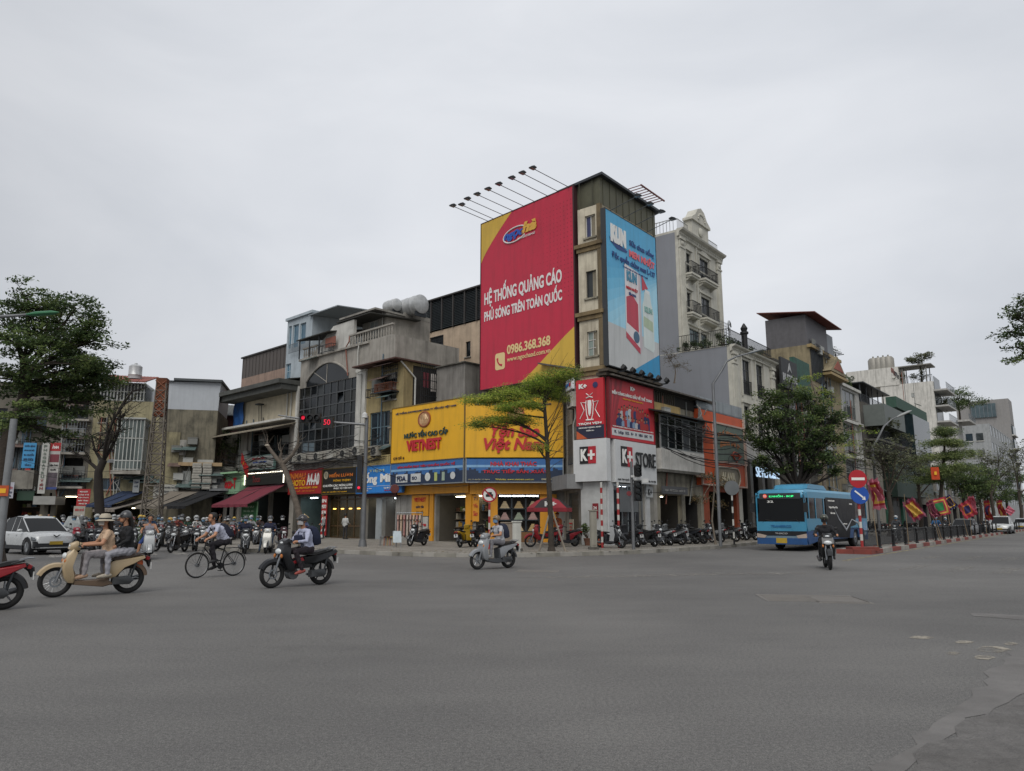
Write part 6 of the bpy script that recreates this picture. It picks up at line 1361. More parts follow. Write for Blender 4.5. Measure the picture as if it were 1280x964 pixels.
awning(yF,(yF.uv(165,624)[0],yF.uv(190,624)[0],yF.uv(178,624)[1]),4.8,.9,'dusty grey awning below the blue one at the pylon foot',cloth('766f68',key='gra2'),skew=-1.6)
sg,w,h = small_sign(yF,yF.rect(102,612,118,633),-1.2,'dark red square sign with rows of pale lettering under the yellow house',RED,(('MUA BÁN',.2,.8,.6,.1,None),('CẦM ĐỒ',.1,.62,.8,.09,None),('ĐIỆN THOẠI',.1,.45,.8,.09,None),('MÁY TÍNH',.12,.28,.76,.09,None),('0904 567 789',.2,.1,.6,.08,None)),'sign','shop_sign',WT)
small_sign(yF,yF.rect(119,634,132,645),-5.5,'small white board with faint red text above the crowd',mat('99958c',.6),(('BÁN',.15,.5,.3,.3,RT),('VÉ SỐ',.5,.5,.4,.3,RT)),'sign','shop_sign')
small_sign(yF,yF.rect(169,600,177,616),-.8,'narrow pale panel sign left of the pylon',mat('8b8f90',.6),(('SIM',.2,.7,.6,.15,NT),('THẺ',.2,.4,.6,.15,NT)),'sign','shop_sign')
# tall grilled house and dark slatted house
gh = Bld('grilled_narrow_house','tall narrow house with stacked grilled balconies behind the street tree',PX(62),PX(104),9)
for k in range(3):
 z = 4.2+k*2.8; gh.hole(.5,gh.W-.4,z,z+2.3); MB().box(.5,gh.W-.4,1.0,1.1,z,z+2.3).build('room_back',mat('2a2a28',.8,var=.3),gh.root); gh.railing(.4,gh.W-.3,z-.05,z+(2.55 if k % 2 else 1.1),-.6,STEEL if k % 2 else DSTEEL,step=.22,mid=3 if k % 2 else 0); MB().box(.2,gh.W-.1,-.75,-.004,z-.25,z-.08).build('balcony_slab',GREYW,gh.root)
gh.shop(.4,gh.W-.4,.15,3.4,mat('26231f',.8),4,4,True,seed=121); gh.wall(0,gh.W,.15,12.6,plaster('6f6b62',.6,.6,key='gh'),depth=9)
ghF = Frame(PX(62),PX(104));
q = ghF.rect(61,556,70,618); sg,w,h = signboard(ghF,(q[0],q[1],q[2],q[3]),-2.0,'tall white vertical banner with faint brush lettering beside a red and white one',mat('a3a39e',.7),'banner','banner',.06)
for k,t in enumerate('PHỞGIATRUYỀN'): text(t,w*.25,h*(.9-.075*k),w*.45,h*.05,-.02,mat('7a3a3a' if k > 8 else '5f6a60',.6,var=0),sg,.03)
q = ghF.rect(70,556,83,613); sg,w,h = signboard(ghF,q,-1.8,'tall banner in three parts: red top, white middle, photograph below',mat('a3a29e',.6),'banner','banner',.06)
MB().box(0,w,-.01,0,h*.82,h-.003).build('printed_top',RED,sg); MB().box(w*.08,w*.95,-.01,0,h*.58,h*.75).build('printed_red_block',sheet('6b2a34'),sg); MB().box(w*.05,w*.95,-.01,0,h*.05,h*.36).build('printed_photo',mat('4a4148',.6,var=.6,scale=3),sg); MB().box(0,w,-.015,0,.003,h*.05).build('printed_band',sheet('2a3f7a'),sg)
text('TIỆM ẢNH',w*.1,h*.49,w*.8,h*.05,-.02,BLACK,sg,.03); text('CƯỚI',w*.25,h*.4,w*.5,h*.05,-.02,BLACK,sg,.03); text('ẢNH',w*.2,h*.87,w*.6,h*.08,-.02,WT,sg,.03)
MB().box(-.6,w+.2,-.6,1.7,-1.2,-.55).build('light_box_canopy',mat('8a8a86',.5),sg)
sh5 = Bld('slatted_front_building','building at the left edge with dark slatted front, small balcony and green fascia',PX(-60),PX(62),9)
zz = sh5.uv(20,556)[1]
sh5.shop(3.5,6.2,.15,3.6,mat('3a2f2a',.8),4,4,True,seed=131); sh5.shop(6.8,9,.15,3.6,mat('2e2a28',.8),4,4,True,seed=132); sh5.shop(9.5,sh5.W-.3,.15,3.6,mat('2e2a28',.8),4,4,False,seed=133)
for k in range(4): sh5.window(1+k*3,3+k*3,zz+1.2,zz+3,2,1,DSTEEL,GLASS)
sh5.wall(0,sh5.W,.15,zz+5.2,plaster('625e55',.5,.5,key='sh5'),depth=9)
q = sh5.rect(10,556,48,602); slf = sh5.uv(10,580)[0]; sl = MB().box(q[0]-1.6,q[1],.05-.1,-.004,q[2],q[3]).build('slat_backing',mat('1e2224',.6),sh5.root)
sm_ = MB().box(0,.11,-.05,0,0,q[3]-q[2]).mesh('slat',mat('41484a',.6,var=.2))
for k in range(22): inst('slat',sm_,sl,(q[0]-1.5+k*.2,-.05,q[2]))
s5 = Frame(PX(-60),PX(62))
def ss(r4,out,lab,m,lines,tm,cat='sign',border=None): return small_sign(s5,s5.rect(*r4),out,lab,m,lines,cat,'shop_sign',tm,border=border)
ss((34,555,50,586),-1.0,'sky-blue vertical sign with five lines of dark lettering',sheet('3a86b4'),(('CHỮA BỆNH',.1,.82,.8,.1,None),('RĂNG HÀM MẶT',.1,.66,.8,.08,None),('BS. NGUYỄN',.12,.48,.76,.1,None),('NHA KHOA',.12,.28,.76,.11,None),('TẦNG 2',.25,.08,.5,.1,None)),NT)
ss((18,556,23,565),-1.0,'tiny red blade sign left of the sky-blue sign',RED,(('%',.2,.3,.6,.5,None),),WT)
ss((37.5,587,44,604),-1.2,'small red rounded sign hanging below the sky-blue sign',RED,(('ATM',.15,.55,.7,.3,None),('24h',.2,.15,.6,.25,None)),WT)
ss((12,604,27,623.5),-1.6,'white square sign with a pink and a blue line at the left edge',mat('a5a5ad',.6),(('NHẬN',.3,.82,.4,.1,RT),('ĐẶT TIỆC',.08,.55,.84,.2,RT),('LIÊN HOAN',.12,.3,.76,.17,NT),('0912 686',.15,.1,.7,.1,NT)),NT)
ss((28,614,49,626),-1.1,'plain dark green fascia board behind the white square sign',sheet('1d3a2a'),(('',0,0,0,0,None),)[:0],WT)
ss((32,608,51,614.5),-.9,'row of white raised letters above the green fascia',mat('2b2f2c',.6),(('SHOP 92',.08,.15,.84,.7,None),),WT)
bcn = s5.uv(22,598); MB().box(bcn[0]-1.1,bcn[0]+1.6,-1.3,-.06,bcn[1]-.9,bcn[1]+.6).build('curved_balcony',plaster('7a776f',.5,.5,key='cbal'),sh5.root)
# red-and-yellow lattice pylon
pyp = gnd(188,676); pyp = at(188,660,54); py = thing('lattice_pylon','rusty lattice steel pylon with a boxed rusty top in front of the stained wall','pylon',(pyp.x,pyp.y,0),R(12)); PH = 11.6
b = MB(); nseg = 15; hw = lambda z: .62-.3*z/PH
for sx in (-1,1):
 for sy in (-1,1): b.tube((sx*hw(0),sy*hw(0),0),(sx*hw(PH),sy*hw(PH),PH),.06,.05,5)
b.build('leg',mat('6d675f',.7,.3,var=.3,stain=.3),py); b = MB()
for k in range(nseg):
 za,zb = PH*k/nseg,PH*(k+1)/nseg; a,c = hw(za),hw(zb)
 for (p,q) in (((-a,-a),(c,-c)),((a,-a),(-c,-c)),((a,-a),(c,c)),((a,a),(c,-c)),((-a,-a),(-c,c)),((-a,a),(-c,-c)),((-a,a),(c,c))): b.tube((p[0],p[1],za),(q[0],q[1],zb),.03,None,4)
 b.box(-c,c,-c-.02,-c+.02,zb-.03,zb+.03).box(-c,c,c-.02,c+.02,zb-.03,zb+.03).box(-c-.02,-c+.02,-c,c,zb-.03,zb+.03).box(c-.02,c+.02,-c,c,zb-.03,zb+.03)
b.build('lattice',mat('6d675f',.7,.3,var=.3,stain=.3),py); MB().box(-.34,.34,-.34,.34,PH-2.7,PH+.1).box(-.37,.37,-.37,.37,PH-.25,PH+.15).build('top_box',RUST,py)
b = MB()
for k in range(4): b.path([(-.35,-.38,PH-2.6+k*.65),(.35,-.38,PH-2.0+k*.65)],.03,4); b.path([(.35,-.38,PH-2.6+k*.65),(-.35,-.38,PH-2.0+k*.65)],.03,4)
b.build('top_bracing',mat('8a5a45',.8,.2),py)
# overhead wires between pylon and poles
wr = thing('overhead_wires','thin black cables sagging along the left house fronts','cables',(0,0,0)); b = MB()
for (p,q,s__) in ((at(188,590,54),at(449,560,36),1.2),(at(188,596,54),at(449,566,36),1.5),(at(188,585,54),at(-20,560,50),.8),(at(188,592,54),at(-20,570,50),1.0),(at(449,575,36),at(610,600,44),.8),(at(730,610,41),at(900,600,44),.5)):
 b.path([p.lerp(q,t/10)-Vector((0,0,s__*4*(t/10)*(1-t/10))) for t in range(11)],.013,4)
b.build('cable',BLACK,wr)
# ------------------------------------------------------------------ street trees
def T(px,D,z=0): p = at(px,647,D); return Vector((p.x,p.y,z))
def rel(base,px,py,D,dz=0): p = at(px,py,D); return p - base
tb = T(-2,27); f = lambda px,py,D=27: rel(tb,px,py,D)
tree('street_tree','big dark-leaved street tree overhanging the left edge',tb,[(0,0,0),f(6,560),f(22,520),f(32,490),f(30,450)],(.3,.14),[
 (f(30,372),1.5,1.5,.7,12,1),(f(10,395),1.8,1.8,.8,12,1),(f(55,392,28),1.1,1.4,.6,10,1),(f(95,385,27),1.1,1.3,.55,9,.95),(f(112,402,27),1.0,1.2,.5,7,.9),
 (f(60,420),1.7,1.6,.7,13,.9),(f(20,430,26),1.7,1.6,.7,12,.9),(f(100,440,27),1.6,1.5,.6,12,.85),(f(114,452,27.5),1.1,1.3,.45,10,.8),(f(122,468,27.5),.7,1.1,.3,7,.8),(f(120,478,28),1.2,1.3,.4,9,.75),(f(120,425,27),.9,1.2,.4,8,.85),(f(60,455,26),1.8,1.6,.6,14,.8),
 (f(15,470,27),1.7,1.6,.6,13,.75),(f(95,480,28),1.7,1.6,.6,12,.7),(f(50,490,28),1.7,1.6,.6,12,.65),(f(30,520,26),1.5,1.4,.5,10,.5),(f(85,515,28),1.3,1.4,.5,8,.6),(f(110,505,28),1.2,1.3,.45,7,.6),(f(5,535,27),1.3,1.3,.5,8,.4),(f(75,550,28),.9,.9,.25,4,.5)],
 .125,G_DARK,BARK,5,per=74,clump=.5,cflat=.3,group='street trees',aspect=.55)
tb = T(130,46); f = lambda px,py,D=46: rel(tb,px,py,D)
tree('street_tree','nearly bare grey street tree in front of the yellow house',tb,[(0,0,0),f(123,610),f(123,590),f(130,575)],(.3,.2),[
 (f(150,510),1.6,1.5,1.4,22,1),(f(115,545),1.6,1.5,1.2,14,.95),(f(140,540),1.6,1.6,1.5,18,1),(f(85,560),1.3,1.3,.6,6,.7),(f(165,490,45),1.3,1.3,1,14,1)],.12,G_DUSTY,mat('241f1b',.95,var=.3,key='barkd'),6,per=2,clump=.3,twigs=3,group='street trees')
tb = T(379,38); f = lambda px,py,D=38: rel(tb,px,py,D)
pt = thing('pruned_tree','leaning grey trunk of a hard-pruned tree with stub branches beside the photo shop','tree',tb,0,'street trees'); b = MB()
b.path([(0,0,0),f(376,650),f(367,618),f(358,592),f(352,578)],[.19,.165,.15,.14,.13],10); b.path([f(354,582),f(345,572),f(336,560),f(334,557)],[.12,.1,.09,.1],8); b.path([f(353,580),f(360,574),f(366,568),f(372,556),f(373,550)],[.12,.1,.09,.07,.06],8); b.path([f(353,580),f(350,572),f(352,566)],[.1,.08,.07],8); b.path([f(366,568),f(370,563),f(377,553)],[.05,.04,.03],6)
b.build('trunk',mat('5d554c',.95,var=.35,scale=6,bump=.8),pt,True); MB().sphere(f(334,557),.13,.13,.06).build('cut_end',mat('a39a8c',.9),pt)
b = MB()
for (px_,py_) in ((334,557),(373,550),(352,566)):
 for k in range(5): b.path(bend(f(px_,py_),f(px_,py_)+Vector((rnd.uniform(-.5,.5),rnd.uniform(-.3,.3),rnd.uniform(.2,.9))),rnd,.2,3),[.015,.01,.008,.005],4)
b.build('twigs',BARKL,pt)
# layered lime-green tree on the corner
tb = T(689,33.2,.15); f = lambda px,py,D=33.2: rel(tb,px,py,D)
tree('layered_tree','slender corner tree with flat layers of bright green leaves leaning left across the yellow sign',tb,[(0,0,0),f(688,640),f(685,585),f(683,540),f(680,500)],(.135,.07),[
 (f(672,482),1.0,1.4,.3,12,1),(f(695,470,33),1.1,1.3,.28,12,.98),(f(712,466,33),.6,.9,.22,6,.98),(f(640,492),1.1,1.5,.28,14,.95),(f(612,500),1.0,1.4,.22,12,.93),(f(592,502),.6,1.0,.16,6,.9),(f(655,505,32.5),1.1,1.2,.22,12,.9),(f(690,495,34),.9,1.1,.28,10,.93),(f(628,512,32.7),.9,1.0,.16,8,.86),
 (f(640,524),1.0,1.2,.17,10,.7),(f(612,526),.9,1.2,.15,9,.68),(f(594,532),.7,1.0,.13,6,.66),(f(672,558,33),.25,.4,.12,3,.55)],
 .07,G_LIME,BARK,8,per=135,clump=.6,cflat=.3,aspect=.6,up=.8)
twt = MB(); tt = thing('bare_shoots','fan of leafless twigs on the right side of the layered tree','twigs',tb)
for k in range(16):
 a = f(684,545+k*3-(k % 3)*12); c = f(704+rnd.uniform(-6,8),478+k*6.5,33+rnd.uniform(-.4,.4)); pp = bend(a,c,rnd,.08,4); twt.path(pp,[.018,.014,.011,.008,.005],4)
 for h in range(4): m_ = pp[rnd.choice((2,3))]; twt.path([m_,m_+Vector((rnd.uniform(.1,.6),rnd.uniform(-.3,.3),rnd.uniform(0,.5)))],[.007,.003],3)
for k in range(7):
 a = f(680,500); c = f(690+k*5,455-rnd.random()*22); twt.path(bend(a,c,rnd,.1,4),[.014,.01,.008,.006,.004],4)
twt.build('twigs',BARK,tt)
pr_t = thing('tree_props','three wooden props leaning against the corner tree','tree prop',tb)
for dx,dy in ((-.55,-.2),(.6,-.1),(.1,.6)): MB().tube((dx,dy,0),(dx*.08,dy*.08,1.75),.045,.04,7).build('prop',mat('7c7468',.9,var=.2),pr_t)
# dark round tree in front of the white house
tb = T(1003,50,.15); f = lambda px,py,D=50: rel(tb,px,py,D)
tree('street_tree','dense dark-green street tree spreading above the bus roof',tb,[(0,0,0),f(1002,640),f(999,622),f(996,610)],(.25,.2),[
 (f(962,500),1.4,1.5,.9,14,1),(f(985,490),1.5,1.5,.9,14,1),(f(1010,500),1.6,1.6,1.0,15,1),(f(1032,520),1.3,1.5,.9,13,1),(f(955,525),1.2,1.4,.8,12,.95),(f(980,520,49),1.7,1.5,1.0,16,.95),(f(1010,535,49),1.7,1.5,1.0,16,.95),(f(1038,545),1.1,1.4,.8,11,.9),(f(958,552),1.0,1.3,.6,10,.85),(f(990,556,49),1.5,1.4,.6,12,.85),(f(1020,562),1.3,1.4,.6,11,.8),(f(1044,530),.7,1,.6,7,.9),(f(940,545),.6,.9,.4,5,.8),(f(1047,517),.5,.8,.4,4,.9),(f(950,575),.8,1,.4,6,.9),(f(1038,572,49),1.0,1.2,.5,9,.9),(f(1012,585),1.2,1.2,.4,8,.9),(f(975,585),.9,1.2,.35,6,.9),(f(1048,590),.5,.8,.3,4,.9)],
 .17,G_DARK,mat('2a2623',.95,key='bark3'),9,per=52,clump=.5,cflat=.55,group='street trees',aspect=.6)
tb = T(1032,56,.15); f = lambda px,py,D=56: rel(tb,px,py,D)
tree('young_tree','slim yellow-green young tree whose sparse top shows above the dark one',tb,[(0,0,0),f(1028,560),f(1022,500),f(1012,470)],(.16,.05),[(f(1012,472),.9,1,.3,5,1),(f(1003,488),1.1,1,.25,5,.9),(f(1033,492),1.1,1,.3,6,.9),(f(1026,505),1.4,1,.3,6,.8),(f(1058,555),1.8,1,.25,7,.4),(f(1072,540),1.3,1,.2,4,.5),(f(1052,572),1.2,1,.2,4,.4)],.12,G_LIME,BARKL,10,per=34,clump=.6,cflat=.3)
# roof twigs between the billboard and the grey wall
tb = T(838,50); f = lambda px,py,D=50: rel(tb,px,py,D)
tree('bare_bush','leafless scraggly bush growing on the old roof against the grey wall',at(843,478,50),[(0,0,0),(.1,0,.6),(.1,.1,1.2)],(.05,.03),[(at(835,445,50)-at(843,478,50),1,.6,.9,12,1),(at(850,455,50)-at(843,478,50),1,.6,.8,10,.9)],.1,G_DUSTY,BARKL,14,per=3,clump=.3,twigs=3)
# far right street trees
tb = T(1172,78,.15); f = lambda px,py,D=78: rel(tb,px,py,D)
tree('layered_tree','pale green cone-shaped layered tree among the flags of the right street',tb,[(0,0,0),f(1176,620),f(1180,570),f(1182,535)],(.25,.06),[(f(1182,540),1.2,1.2,.5,9,1),(f(1180,556),2.2,2,.4,12,.85),(f(1176,572),3.0,2.5,.4,14,.7),(f(1185,588),3.8,3,.4,16,.55),(f(1168,598),3.0,3,.35,12,.45),(f(1205,568),1.6,2,.3,7,.7)],.17,G_MID[:2]+[leaf_mat('7d8a56'),leaf_mat('8d9662')],BARK,15,per=190,clump=1.1,cflat=.42)
for k,(px_,D,tw_,hh) in enumerate(((1150,84,2,575),(1205,88,1,590),(1240,92,3,570),(1275,100,3,560),(1225,110,0,600),(1258,120,0,600),(1125,96,2,600),(1112,60,2,560))):
 tb = T(px_,D,.15); f = lambda px,py,D=D: rel(tb,px,py,D); bare = tw_ >= 2
 tree('street_tree',('bare twiggy street tree behind the leftmost flags','low dense dark tree behind the green square flag','thin bare branching tree between the far cars','bare branching tree at the right edge of the far street','dark bushy tree behind the first parked car','dark bushy tree far down the right street','bare tree beside the green shop sign','nearest bare twiggy tree over the green shop sign')[k],tb,[(0,0,0),f(px_+2,640),f(px_-2,615)],(.25,.15),
   [(f(px_-14,hh+5),2.6,2,1.6,10 if not bare else 16,1),(f(px_+8,hh),2.6,2,1.6,10 if not bare else 16,1),(f(px_+20,hh+18),2.6,2,1.2,8 if not bare else 12,.9),(f(px_-2,hh+22),2.8,2,1.3,8,.9)],.26,G_DUSTY if bare else G_DARK,BARK,20+k,per=8 if bare else 90,clump=.9 if not bare else .6,twigs=2 if bare else 0,group='street trees of the far right street')
# overhanging branches at the right edge
tb = T(1345,24); f = lambda px,py,D=24: rel(tb,px,py,D)
tree('street_tree','dark tree just outside the right edge whose branch tips hang into view',tb,[(0,0,0),f(1345,560),f(1335,480),f(1325,430)],(.26,.1),[(f(1268,392),.55,.8,.35,10,1),(f(1262,415),.5,.8,.3,9,1),(f(1285,380),.7,.9,.3,9,1),(f(1272,435),.45,.7,.3,8,.95),(f(1310,400),1.1,1,.6,12,1),(f(1265,452),.3,.5,.2,5,.9)],.11,G_DARK,BARK,31,per=26,clump=.26,cflat=.45,group='street trees')
# thin leafy sapling on the right pavement
tb = T(893,41.5,.15); f = lambda px,py,D=41.5: rel(tb,px,py,D)
tree('sapling','thin young tree with sparse reddish leaves before the orange shop',tb,[(0,0,0),f(890,650),f(893,610),f(889,590)],(.06,.03),[(f(885,600),.6,.6,.4,6,1),(f(878,625),.5,.6,.4,5,.8),(f(905,605),.5,.6,.4,5,.9),(f(903,632),.4,.5,.4,4,.7)],.12,[leaf_mat('5a4a32'),leaf_mat('6a5a3a'),leaf_mat('3f4630')],BARKL,41,per=16,clump=.4,twigs=1)
# ------------------------------------------------------------------ two-wheelers
def puff(outline,hw,b=None,m=None,y0=0.0,sh=.8,mid=.96):
 "solid from a side outline (x, z), half width hw, rounded towards its flanks"
 b = b or MB(); cx = sum(p[0] for p in outline)/len(outline); cz = sum(p[1] for p in outline)/len(outline)
 secs = []
 for f,s_ in ((-1,sh),(-.82,mid),(0,1),(.82,mid),(1,sh)): secs.append([(cx+(x-cx)*s_,y0+hw*f,cz+(z-cz)*s_) for x,z in outline])
 return b.loft(secs,m)
def mir(pts): return [(x,-y,z) for x,y,z in pts]
def wheel(root,nm,x,r,tw,rimc,spokes=5,wire=False,disc=True):
 b = MB(); pr = [(r-tw+tw*math.cos(R(a)),tw*math.sin(R(a))) for a in range(0,361,36)]
 b.lathe(pr,26,(x,0,r),'y',cap=False); w = b.build(nm,RUBBER,root,True)
 b = MB(); ri = r-tw*1.75; b.lathe([(ri,-tw*.6),(ri+.02,-tw*.62),(ri+.02,tw*.62),(ri,tw*.6),(ri-.012,0),(ri,-tw*.6)],26,(x,0,r),'y',cap=False); b.build('rim',rimc,w,True)
 b = MB()
 if wire:
  for k in range(28):
   a = k*2*math.pi/28; s_ = 1 if k % 2 else -1; b.path([(x+.03*math.cos(a+.5*s_),.03*s_,r+.03*math.sin(a+.5*s_)),(x+ri*math.cos(a),0,r+ri*math.sin(a))],.0028,3,cap=False)
 else:
  for k in range(spokes):
   a = k*2*math.pi/spokes+.3; b.path([(x,0,r),(x+ri*math.cos(a),0,r+ri*math.sin(a))],[.024,.014],5)
 b.lathe([(.045,-.06),(.045,.06)],12,(x,0,r),'y'); b.build('spokes',rimc,w)
 if disc: MB().lathe([(r*.36,.045),(r*.36,.05),(r*.26,.05),(r*.26,.045),(r*.36,.045)],20,(x,0,r),'y',cap=False).build('brake_disc',STEEL,w)
 return w
def scooter(name,label,loc,rz,c1,c2='1a1b1d',style='s',r=.29,wb=1.3,group=None,rimc=None,wire=False,seatc='191919',lean=0,cat='motor scooter',light=True,small=False):
 t = thing(name,label,cat,loc,rz,group); t.rotation_euler[0] = lean
 P = c1 if not isinstance(c1,str) else mat(c1,.3,.15,var=.06,scale=3,spec=.6,key='pnt'+c1); Q = mat(c2,.5,var=.08,key='p2'+c2); S = mat(seatc,.6,var=.1); rimc = rimc or mat('8c8f92',.35,.7)
 f,k = wb/2,-wb/2
 wheel(t,'front_wheel',f,r,.05,rimc,5,wire); wheel(t,'rear_wheel',k,r,.055,rimc,5,wire,False)
 b = MB()
 for s_ in (-1,1): b.path([(f,.08*s_,r),(f-.1,.085*s_,r+.3),(f-.2,.06*s_,r+.5)],[.028,.028,.024],8)
 b.path([(f-.2,0,r+.45),(f-.29,0,.95)],.03,8); b.build('fork',mat('7d8083',.35,.7),t,True)
 n = 9; ou = [(f+(r+.035)*math.cos(R(a)),r+(r+.035)*math.sin(R(a))) for a in np.linspace(10,150,n)] + [(f+(r+.09+.02*math.sin(R(a)))*math.cos(R(a)),r+(r+.075)*math.sin(R(a))) for a in np.linspace(150,10,n)]
 def fender(cx,a0,a1,mm,nm,w_=.075):
  b = MB(); vs = []; m_ = 11
  for a in np.linspace(a0,a1,m_):
   for j,(dy,dr) in enumerate(((-w_,-.05),(-w_*.9,.01),(0,.035),(w_*.9,.01),(w_,-.05))): vs.append((cx+(r+.03+dr)*math.cos(R(a)),dy,r+(r+.03+dr)*math.sin(R(a))))
  fs = [(i*5+j,i*5+j+1,(i+1)*5+j+1,(i+1)*5+j) for i in range(m_-1) for j in range(4)]; b.add(vs,fs); b.add([(x-.006*(x-cx),y*.93,z-.008) for x,y,z in vs],[q[::-1] for q in fs]); return b.build(nm,mm,t,True)
 fender(f,25 if style != 'v' else 5,165,P,'front_fender',.08)
 if style == 'u':
  puff([(f-.2,.62),(f-.12,.8),(f-.2,1.0),(f-.36,.98),(f-.34,.7),(f-.5,.5),(f-.5,.36),(f-.36,.34),(f-.28,.45)],.2,sh=.7).build('leg_shield',P,t,True)
  puff([(f-.4,.62),(f-.3,.66),(k+.3,.62),(k+.26,.42),(f-.5,.4)],.09).build('frame_cover',Q,t,True)
  MB().path([(f-.5,-.1,.3),(f-.5,.1,.3)],.13,10).build('engine',mat('5b5d5f',.5,.6),t,True)
  puff([(k+.55,.68),(k+.1,.74),(k-.35,.84),(k-.42,.78),(k-.1,.6),(k+.3,.5),(k+.5,.52)],.13).build('side_cowl',P,t,True)
 else:
  puff([(f-.12,.36+r-.29),(f-.07,.6),(f-.15,.86),(f-.26,.98),(f-.34,.9),(f-.27,.62),(f-.33,.34),(f-.3,.26),(f-.2,.28)],.2,sh=.72).build('leg_shield',P,t,True)
  puff([(f-.3,.24),(f-.3,.32),(k+.42,.33),(k+.3,.22),(k+.5,.17)],.19).build('floorboard',Q,t,True)
  puff([(k+.42,.32),(k+.46,.62),(k+.3,.72),(k-.02,.76),(k-.27,.8),(k-.3,.74),(k-.1,.63),(k+.12,.54),(k+.3,.34)],.148 if style == 's' else .2,sh=.72).build('side_cowl',P,t,True)
  puff([(k+.47,.3),(k+.5,.64),(k+.44,.66),(k+.38,.3)],.13).build('under_seat_panel',Q,t,True)
 puff([(k+.52,.72),(k+.5,.77),(k+.2,.785),(k-.02,.84),(k-.25,.86),(k-.27,.82),(k,.76),(k+.3,.7)],.15,sh=.85).build('seat',S,t,True)
 b = MB(); hx_,hz = f-.32,1.02
 for s_ in (-1,1): b.path([(hx_,0,hz-.04),(hx_-.02,.18*s_,hz),(hx_-.1,.34*s_,hz-.01)],.016,6)
 hb = b.build('handlebar',DSTEEL,t,True)
 for s_ in (-1,1):
  MB().path([(hx_-.06,.25*s_,hz),(hx_-.11,.37*s_,hz-.012)],.02,8).build('grip',RUBBER,hb,True)
  b = MB(); b.path([(hx_-.02,.2*s_,hz),(hx_-.0,.25*s_,hz+.2)],.007,5); b.sphere((hx_-.01,.28*s_,hz+.24),.012,.065,.042,10,6); b.build('mirror',BLACK,hb,True)
  MB().path([(hx_-.0,.2*s_,hz-.01),(hx_-.03,.36*s_,hz-.03)],.006,4).build('brake_lever',STEEL,hb)
 puff([(hx_+.14,hz-.06),(hx_+.12,hz+.05),(hx_,hz+.1),(hx_-.09,hz+.06),(hx_-.06,hz-.08),(hx_+.06,hz-.12)],.15,sh=.6).build('head_cowl',P,t,True)
 hl = MB()
 if style == 'v': hl.sphere((hx_+.12,0,hz),.05,.085,.06,12,8)
 else: hl.sphere((f-.13,0,.82),.05,.12,.07,12,8); hl.sphere((hx_+.1,0,hz),.04,.1,.035,10,6)
 hl.build('headlight',mat('c8cccc',.1,spec=.8),t,True)
 if not small:
  for s_ in (-1,1): MB().sphere((f-.13,.15*s_,.72),.035,.03,.05,8,6).build('turn_signal',mat('b5703a',.2),t,True)
 puff([(k-.33,.78),(k-.29,.7),(k-.36,.68),(k-.39,.75)],.1).build('tail_light',mat('7a1418',.25),t,True)
 b = MB(); b.path([(k+.3,-.14,.26),(k+.1,-.17,.25),(k-.25,-.18,.33)],[.03,.06,.055],10); b.build('exhaust',mat('6d6e70',.3,.8),t,True)
 puff([(k+.35,.2),(k+.35,.36),(k,.38),(k-.08,.28),(k,.2)],.1,y0=.08).build('engine',mat('4b4d4f',.5,.5),t,True)
 b = MB()
 for s_ in (-1,1): b.tube((k-.02,.11*s_,r+.02),(k-.12,.12*s_,.72),.022,None,6)
 b.build('shock_absorber',DSTEEL,t)
 fender(k,60,170,Q,'rear_fender',.07)
 MB().box(k-.42,k-.4,-.1,.1,.5,.64).build('number_plate',mat('b9bab8',.6),t); MB().path([(k-.26,0,.76),(k-.37,0,.68),(k-.405,0,.55)],[.05,.06,.04],6).build('plate_bracket',BLACK,t,True)
 b = MB()
 for s_ in (-1,1): b.path([(k-.05,.14*s_,.8),(k-.3,.14*s_,.88),(k-.4,.05*s_,.88)],.013,5)
 b.build('grab_rail',mat('8c8f92',.3,.7),t,True)
 return t
# ------------------------------------------------------------------ people
SKIN = mat('a3765a',.6,var=.06,scale=6,key='skin'); HAIR = mat('14100e',.6,var=.2,scale=20,key='hair')
POSES = {
 # hip, chest, neck, head, hands(l/r), elbows, knees, ankles, toes : lists give left (y>0); mirrored unless a pair is given
 'scooter': dict(hip=(-.27,0,.86),neck=(-.17,0,1.36),head=(-.12,0,1.53),hand=(.25,.3,1.04),elbow=(-.06,.3,1.06),knee=(.16,.15,.84),ankle=(.2,.13,.42),toe=(.38,.14,.36)),
 'pillion': dict(hip=(-.62,0,.92),neck=(-.56,0,1.43),head=(-.51,0,1.6),hand=(-.32,.16,.98),elbow=(-.55,.25,1.12),knee=(-.2,.24,.84),ankle=(-.22,.24,.42),toe=(-.04,.25,.38)),
 'moto': dict(hip=(-.25,0,.87),neck=(-.13,0,1.35),head=(-.07,0,1.52),hand=(.25,.31,1.04),elbow=(-.02,.33,1.05),knee=(.17,.19,.8),ankle=(-.02,.2,.37),toe=(.15,.2,.31)),
 'waiting': dict(hip=(-.27,0,.86),neck=(-.2,0,1.37),head=(-.15,0,1.54),hand=(.25,.3,1.04),elbow=(-.06,.3,1.07),knee=((.12,.2,.82),(.1,-.3,.62)),ankle=((.15,.16,.42),(.08,-.38,.1)),toe=((.33,.17,.36),(.27,-.4,.04))),
 'cycle': dict(hip=(-.2,0,.98),neck=(.12,0,1.42),head=(.2,0,1.59),hand=(.44,.25,1.02),elbow=(.22,.26,1.13),knee=((.22,.12,.88),(.1,-.12,.72)),ankle=((.1,.13,.46),(-.03,-.13,.27)),toe=((.27,.13,.4),(.14,-.13,.2))),
 'stand': dict(hip=(0,0,.92),neck=(0,0,1.42),head=(.02,0,1.59),hand=((.12,.27,.82),(.24,-.2,1.0)),elbow=((-.02,.27,1.1),(-.02,-.27,1.12)),knee=(.02,.11,.5),ankle=(-.02,.12,.09),toe=(.14,.15,.04)),
}
